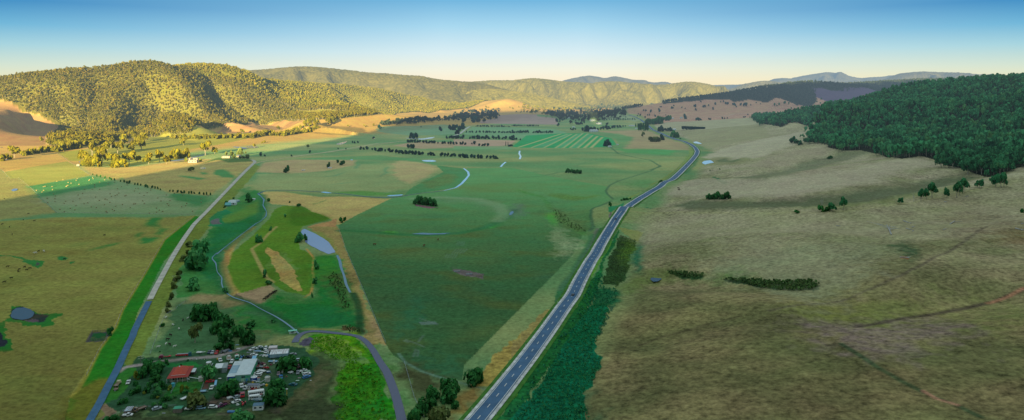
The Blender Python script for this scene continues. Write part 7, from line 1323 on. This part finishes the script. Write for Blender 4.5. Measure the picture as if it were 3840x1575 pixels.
# ================================================================ animals
def quad_animal(name, mat, H=1.35):
    """one continuous body: trunk, neck, head and four jointed legs grown from a skeleton"""
    me = bpy.data.meshes.new(name); J = [(-.75,0,1.0),(-.3,0,.98),(.25,0,.98),(.7,0,1.02),(.98,0,1.12),(1.22,0,1.08),(1.45,0,.92),(-.95,0,.95),(-1.02,0,.55)]; R = [.30,.36,.37,.30,.17,.15,.09,.05,.03]; E = [(0,1),(1,2),(2,3),(3,4),(4,5),(5,6),(0,7),(7,8)]
    for s in (-1, 1):
        b = len(J); J += [(.62,s*.2,.62),(.6,s*.2,.32),(.6,s*.2,.03)]; R += [.11,.065,.06]; E += [(3,b),(b,b+1),(b+1,b+2)]
        b = len(J); J += [(-.68,s*.2,.66),(-.86,s*.2,.38),(-.78,s*.2,.03)]; R += [.14,.07,.06]; E += [(0,b),(b,b+1),(b+1,b+2)]
        b = len(J); J += [(1.16,s*.2,1.2)]; R += [.05]; E += [(5,b)]
    me.from_pydata(J, E, []); o = bpy.data.objects.new(name, me); COL.objects.link(o); md = o.modifiers.new('Skin', 'SKIN')
    for v, r in zip(me.skin_vertices[0].data, R): v.radius = (r, r)
    me.skin_vertices[0].data[1].use_root = True; o.modifiers.new('Sub', 'SUBSURF').levels = 1
    dg = bpy.context.evaluated_depsgraph_get(); m2 = bpy.data.meshes.new_from_object(o.evaluated_get(dg)); bpy.data.objects.remove(o); m2.materials.clear(); m2.materials.append(mat); m2.name = name; return m2
cow_d = quad_animal('dark_cow', plain('dark_hide', (.035,.025,.02), .8, .2, 0, .3, 2)); cow_w = quad_animal('white_goat', plain('white_coat', (.75,.73,.68), .9, .1, 0, .1, 2)); cow_r = quad_animal('red_cow', plain('red_hide', (.16,.07,.035), .8, .2, 0, .3, 2))
def herd(me, name, crop, pts, label, group, cat, s):
    for p in P(crop, pts):
        o = bpy.data.objects.new(name, me); COL.objects.link(o); o.location = tuple(p); o.rotation_euler.z = random.uniform(0, 6.28); o.scale = (s,)*3; tag(o, label, cat, group)
herd(cow_w, 'goat', 'I', [(1495,705), (1695,712), (1557,772), (1612,808), (1495,945), (1424,972), (1572,967)], 'white animal grazing in the small paddock above the drive', 'white animals in the paddock above the drive', 'goat', .95)
herd(cow_d, 'cow', 'I', [(1648,730), (1535,865), (1510,905), (1528,950)], 'dark animal grazing among the white ones above the drive', 'dark animals in the paddock above the drive', 'cow', 1.1)
herd(cow_d, 'cow', 'I', [(68,246), (172,272), (165,290), (222,250), (240,275), (270,262), (102,350), (38,385), (348,105), (580,178)], 'dark cow scattered in the left paddock above the bean shaped pond', 'cows in the left paddock', 'cow', 1.1); herd(cow_w, 'white_cow', 'I', [(318,125), (395,108)], 'white cow near the green hollow in the left paddock', 'white cows in the left paddock', 'cow', 1.4)
herd(cow_d, 'cow', 'E', [(940,875), (110,868), (40,545), (20,775), (210,735), (255,680), (310,745), (85,800)], 'dark cow in the upper part of the left paddock', 'cows in the upper left paddock', 'cow', 1.1)
herd(cow_d, 'cow', 'J', [(548,600), (560,592), (535,610), (515,620), (505,628), (490,640), (478,648), (460,662)], 'dark cow standing in the line at the pale crossing by the swale pasture', 'cows lined up at the pale crossing', 'cow', 1.25)
herd(cow_r, 'red_cow', 'J', [(1452,168), (1898,178), (2025,125)], 'reddish cow alone on the big central paddock', 'reddish cows on the central paddock', 'cow', 1.5); herd(cow_d, 'cow', 'G', [(1500,452), (1503,466)], 'dark cow on the slope right of the highway', 'cows right of the highway', 'cow', 1.6)
# ================================================================ poles, fences, logs, pen
def pole(crop, x, y, hpx, label, mat=None, cross=1):
    p = P(crop, [(x, y)])[0]; h = hpx/CROP[crop][2]*p[1]/FP*1.06; r = empty('power_pole', tuple(p), .5); tag(r, label, 'power pole', 'power poles along the left road')
    m = MB(); m.tube((0,0,-.2), (0,0,h), .16, .11, 8); m.build('pole', mat or timber, r)
    for k in range(cross):
        z = h-.3-k*1.1; m = MB(); m.box(-1.3, 1.3, -.08, .08, z, z+.16); ca_ = m.build('crossarm', concrete, r)
        for xx in (-1.15, 0, 1.15): m = MB(); m.tube((xx, 0, z+.16), (xx, 0, z+.42), .07); m.build('insulator', whitep, ca_)
    return r
pole('N', 1416, 300, 68, 'power pole with double crossarms beside the driveway mouth', None, 2); pole('I', 1566, 388, 62, 'power pole with one crossarm between the gravel road and the willows')
pl = empty('sign_post', tuple(P('P', [(988, 742)])[0])); tag(pl, 'yellow post with a white cap at the right edge of the yard', 'post'); m = MB(); m.tube((0,0,0), (0,0,3.4), .14); m.build('post', paintm('yellow'), pl); m = MB(); m.box(-.5,.5,-.2,.2,3.4,3.75); m.build('cap', whitep, pl)
def fence(crop, pts, label, h=1.15, step=7., mat=None, rails=3, stone=False):
    """posts with rails strung between them"""
    w = P(crop, pts)[:,:2]; sg = np.r_[0, np.cumsum(np.hypot(*np.diff(w, axis=0).T))]; n = min(90, max(2, int(sg[-1]/step))); t = np.linspace(0, sg[-1], n+1); x = np.interp(t, sg, w[:,0]); y = np.interp(t, sg, w[:,1]); z = Hz(x, y); r = empty('fence', (x[0], y[0], z[0])); tag(r, label, 'fence', 'farm fences'); pm = None
    wires = MB()
    for i in range(len(t)):
        if pm is None: m = MB(); m.box(-.07,.07,-.07,.07,-.2,h); q = m.build('post', mat or timber, r); pm = q.data
        else: q = bpy.data.objects.new('post', pm); COL.objects.link(q); q.parent = r
        q.location = (x[i]-x[0], y[i]-y[0], z[i]-z[0])
        if i:
            for k in range(rails): zz = h*(.35+.3*k); wires.tube((x[i-1]-x[0], y[i-1]-y[0], z[i-1]-z[0]+zz), (x[i]-x[0], y[i]-y[0], z[i]-z[0]+zz), .025, .025, 4)
    wires.build('wire', steel, r); return r
fence('J', [(1555,1057), (1430,760), (1320,500), (1200,220), (1130,30)], 'wire fence between the dry strip and the big central paddock'); fence('I', [(1670,560), (1480,690), (1420,850), (1350,1040)], 'wire fence on the left of the grazing paddock'); fence('U', [(489,543), (413,604), (363,690), (307,781), (290,824), (250,879), (217,946)], 'wire fence between the left paddock and the green verge'); fence('E', [(255,425), (510,668)], 'wire fence on the left side of the hay paddock'); fence('E', [(510,668), (1340,680), (1740,688)], 'wire fence along the lower side of the hay paddock'); fence('V', [(0,480), (205,705)], 'wire fence at the far left of the sunlit fields'); fence('V', [(365,680), (575,850)], 'short wire fence left of the yellow green field'); fence('V', [(1110,165), (1440,390), (1820,635)], 'wire fence right of the sunlit fields'); fence('K', [(1240,540), (1330,860), (1420,1050)], 'wire fence along the bank right of the muddy channel')
fence('g', [(1085,585), (1030,760), (940,960)], 'timber fence at the right of the vegetable garden', 1.2, 3); fence('g', [(330,560), (230,740), (150,900)], 'fence between shrubs and vegetable garden', 1.2, 3); fence('h', [(0,990), (500,775), (1000,785), (1450,760)], 'back fence of the garden', 1.2, 4)
pn_ = P('I', [(785,915), (832,835), (975,832), (958,908), (785,915)]); yr = empty('stockyard', tuple(pn_[0])); tag(yr, 'small square timber stockyard beside the green verge of the left road', 'stockyard')
for i in range(4):
    a, b = Vector(pn_[i]-pn_[0]), Vector(pn_[i+1]-pn_[0]); m = MB()
    for z in (.35, .75, 1.15, 1.5): m.tube(a+Vector((0,0,z)), b+Vector((0,0,z)), .07, .07, 4)
    m.build('rail_panel', timber, yr)
    for k in range(6): q = a.lerp(b, k/6); m = MB(); m.tube(q, q+Vector((0,0,1.7)), .1, .09, 6); m.build('post', timber, yr)
def log(crop, x0, y0, x1, y1, label, r=.45, forks=2, seed=1):
    a, b = P(crop, [(x0, y0), (x1, y1)]); rng = random.Random(seed); a = Vector(a); b = Vector(b); d = b-a; m = MB(); a.z += r*.7; b.z += r*.5; m.tube(a, b, r, r*.45, 7)
    for k in range(forks):
        q = a.lerp(b, .5+.4*k/max(1, forks)); sd = Vector((-d.y, d.x, 0)).normalized()*(1 if k % 2 else -1); m.tube(q, q + d*.35 + sd*d.length*rng.uniform(.15,.35) + Vector((0,0,rng.uniform(.1,.7))), r*.45, r*.15, 5)
    return tag(m.build('fallen_log', leaf_dead), label, 'log', 'fallen logs on the right-hand slope')
log('H', 1112,868, 1070,775, 'long forked grey log lying on the near right slope', .55, 4, 2); log('H', 1100,850, 1095,780, 'second limb beside the long forked log', .35, 2, 3); log('H', 1220,742, 1290,765, 'grey log lying level right of the forked one', .45, 2, 4); log('H', 1640,772, 1685,740, 'straight pale log high on the right slope', .5, 1, 5); log('H', 1248,810, 1280,822, 'short branching log below the level one', .4, 4, 6); log('H', 1298,800, 1315,790, 'small stump right of the branching log', .4, 1, 7); log('H', 1300,835, 1315,828, 'tiny log piece below the small stump', .4, 1, 8); log('H', 1578,822, 1605,810, 'short log left of the straight pale log', .35, 1, 9); log('H', 615,785, 655,790, 'dark log lying alone at the left of the slope', .4, 1, 10); log('H', 1588,572, 1612,572, 'pale log just under the crest trees', .5, 2, 11); log('H', 1785,522, 1808,518, 'small log under the upper crest trees', .4, 1, 12); log('H', 2230,810, 2300,828, 'grey fallen log at the far right edge of the slope', .5, 3, 13); log('H', 2280,768, 2306,765, 'pale log end at the far right edge', .5, 1, 14); log('M', 720,168, 775,170, 'log pile remains on the red earth patch', .4, 4, 15)
# guide posts along the highway
gp = MB(); gp.box(-.07,.07,-.05,.05,0,1.1); gp.box(-.075,.075,-.055,.055,.82,.95,1); gpm = gp.build('guide_post', [whitep, paintm('red')]); first = True
cl = w_ = hww[:,:2]; sg_ = np.r_[0, np.cumsum(np.hypot(*np.diff(cl, axis=0).T))]
for t0 in np.arange(60, 900, 42.):
    q0 = np.array([np.interp(t0, sg_, cl[:,0]), np.interp(t0, sg_, cl[:,1])]); q1 = np.array([np.interp(t0+2, sg_, cl[:,0]), np.interp(t0+2, sg_, cl[:,1])]); d_ = (q1-q0)/np.linalg.norm(q1-q0)
    for s_ in (-5.9, 5.9):
        o = gpm if first else gpm.copy(); q = q0 + np.array([d_[1], -d_[0]])*s_
        if not first: COL.objects.link(o)
        first = False; o.location = (q[0], q[1], float(Hz(q[0], q[1]))+.2); o.scale = (1.2,)*3; tag(o, 'short white guide post on the edge of the highway shoulder', 'guide post', 'guide posts along the highway')
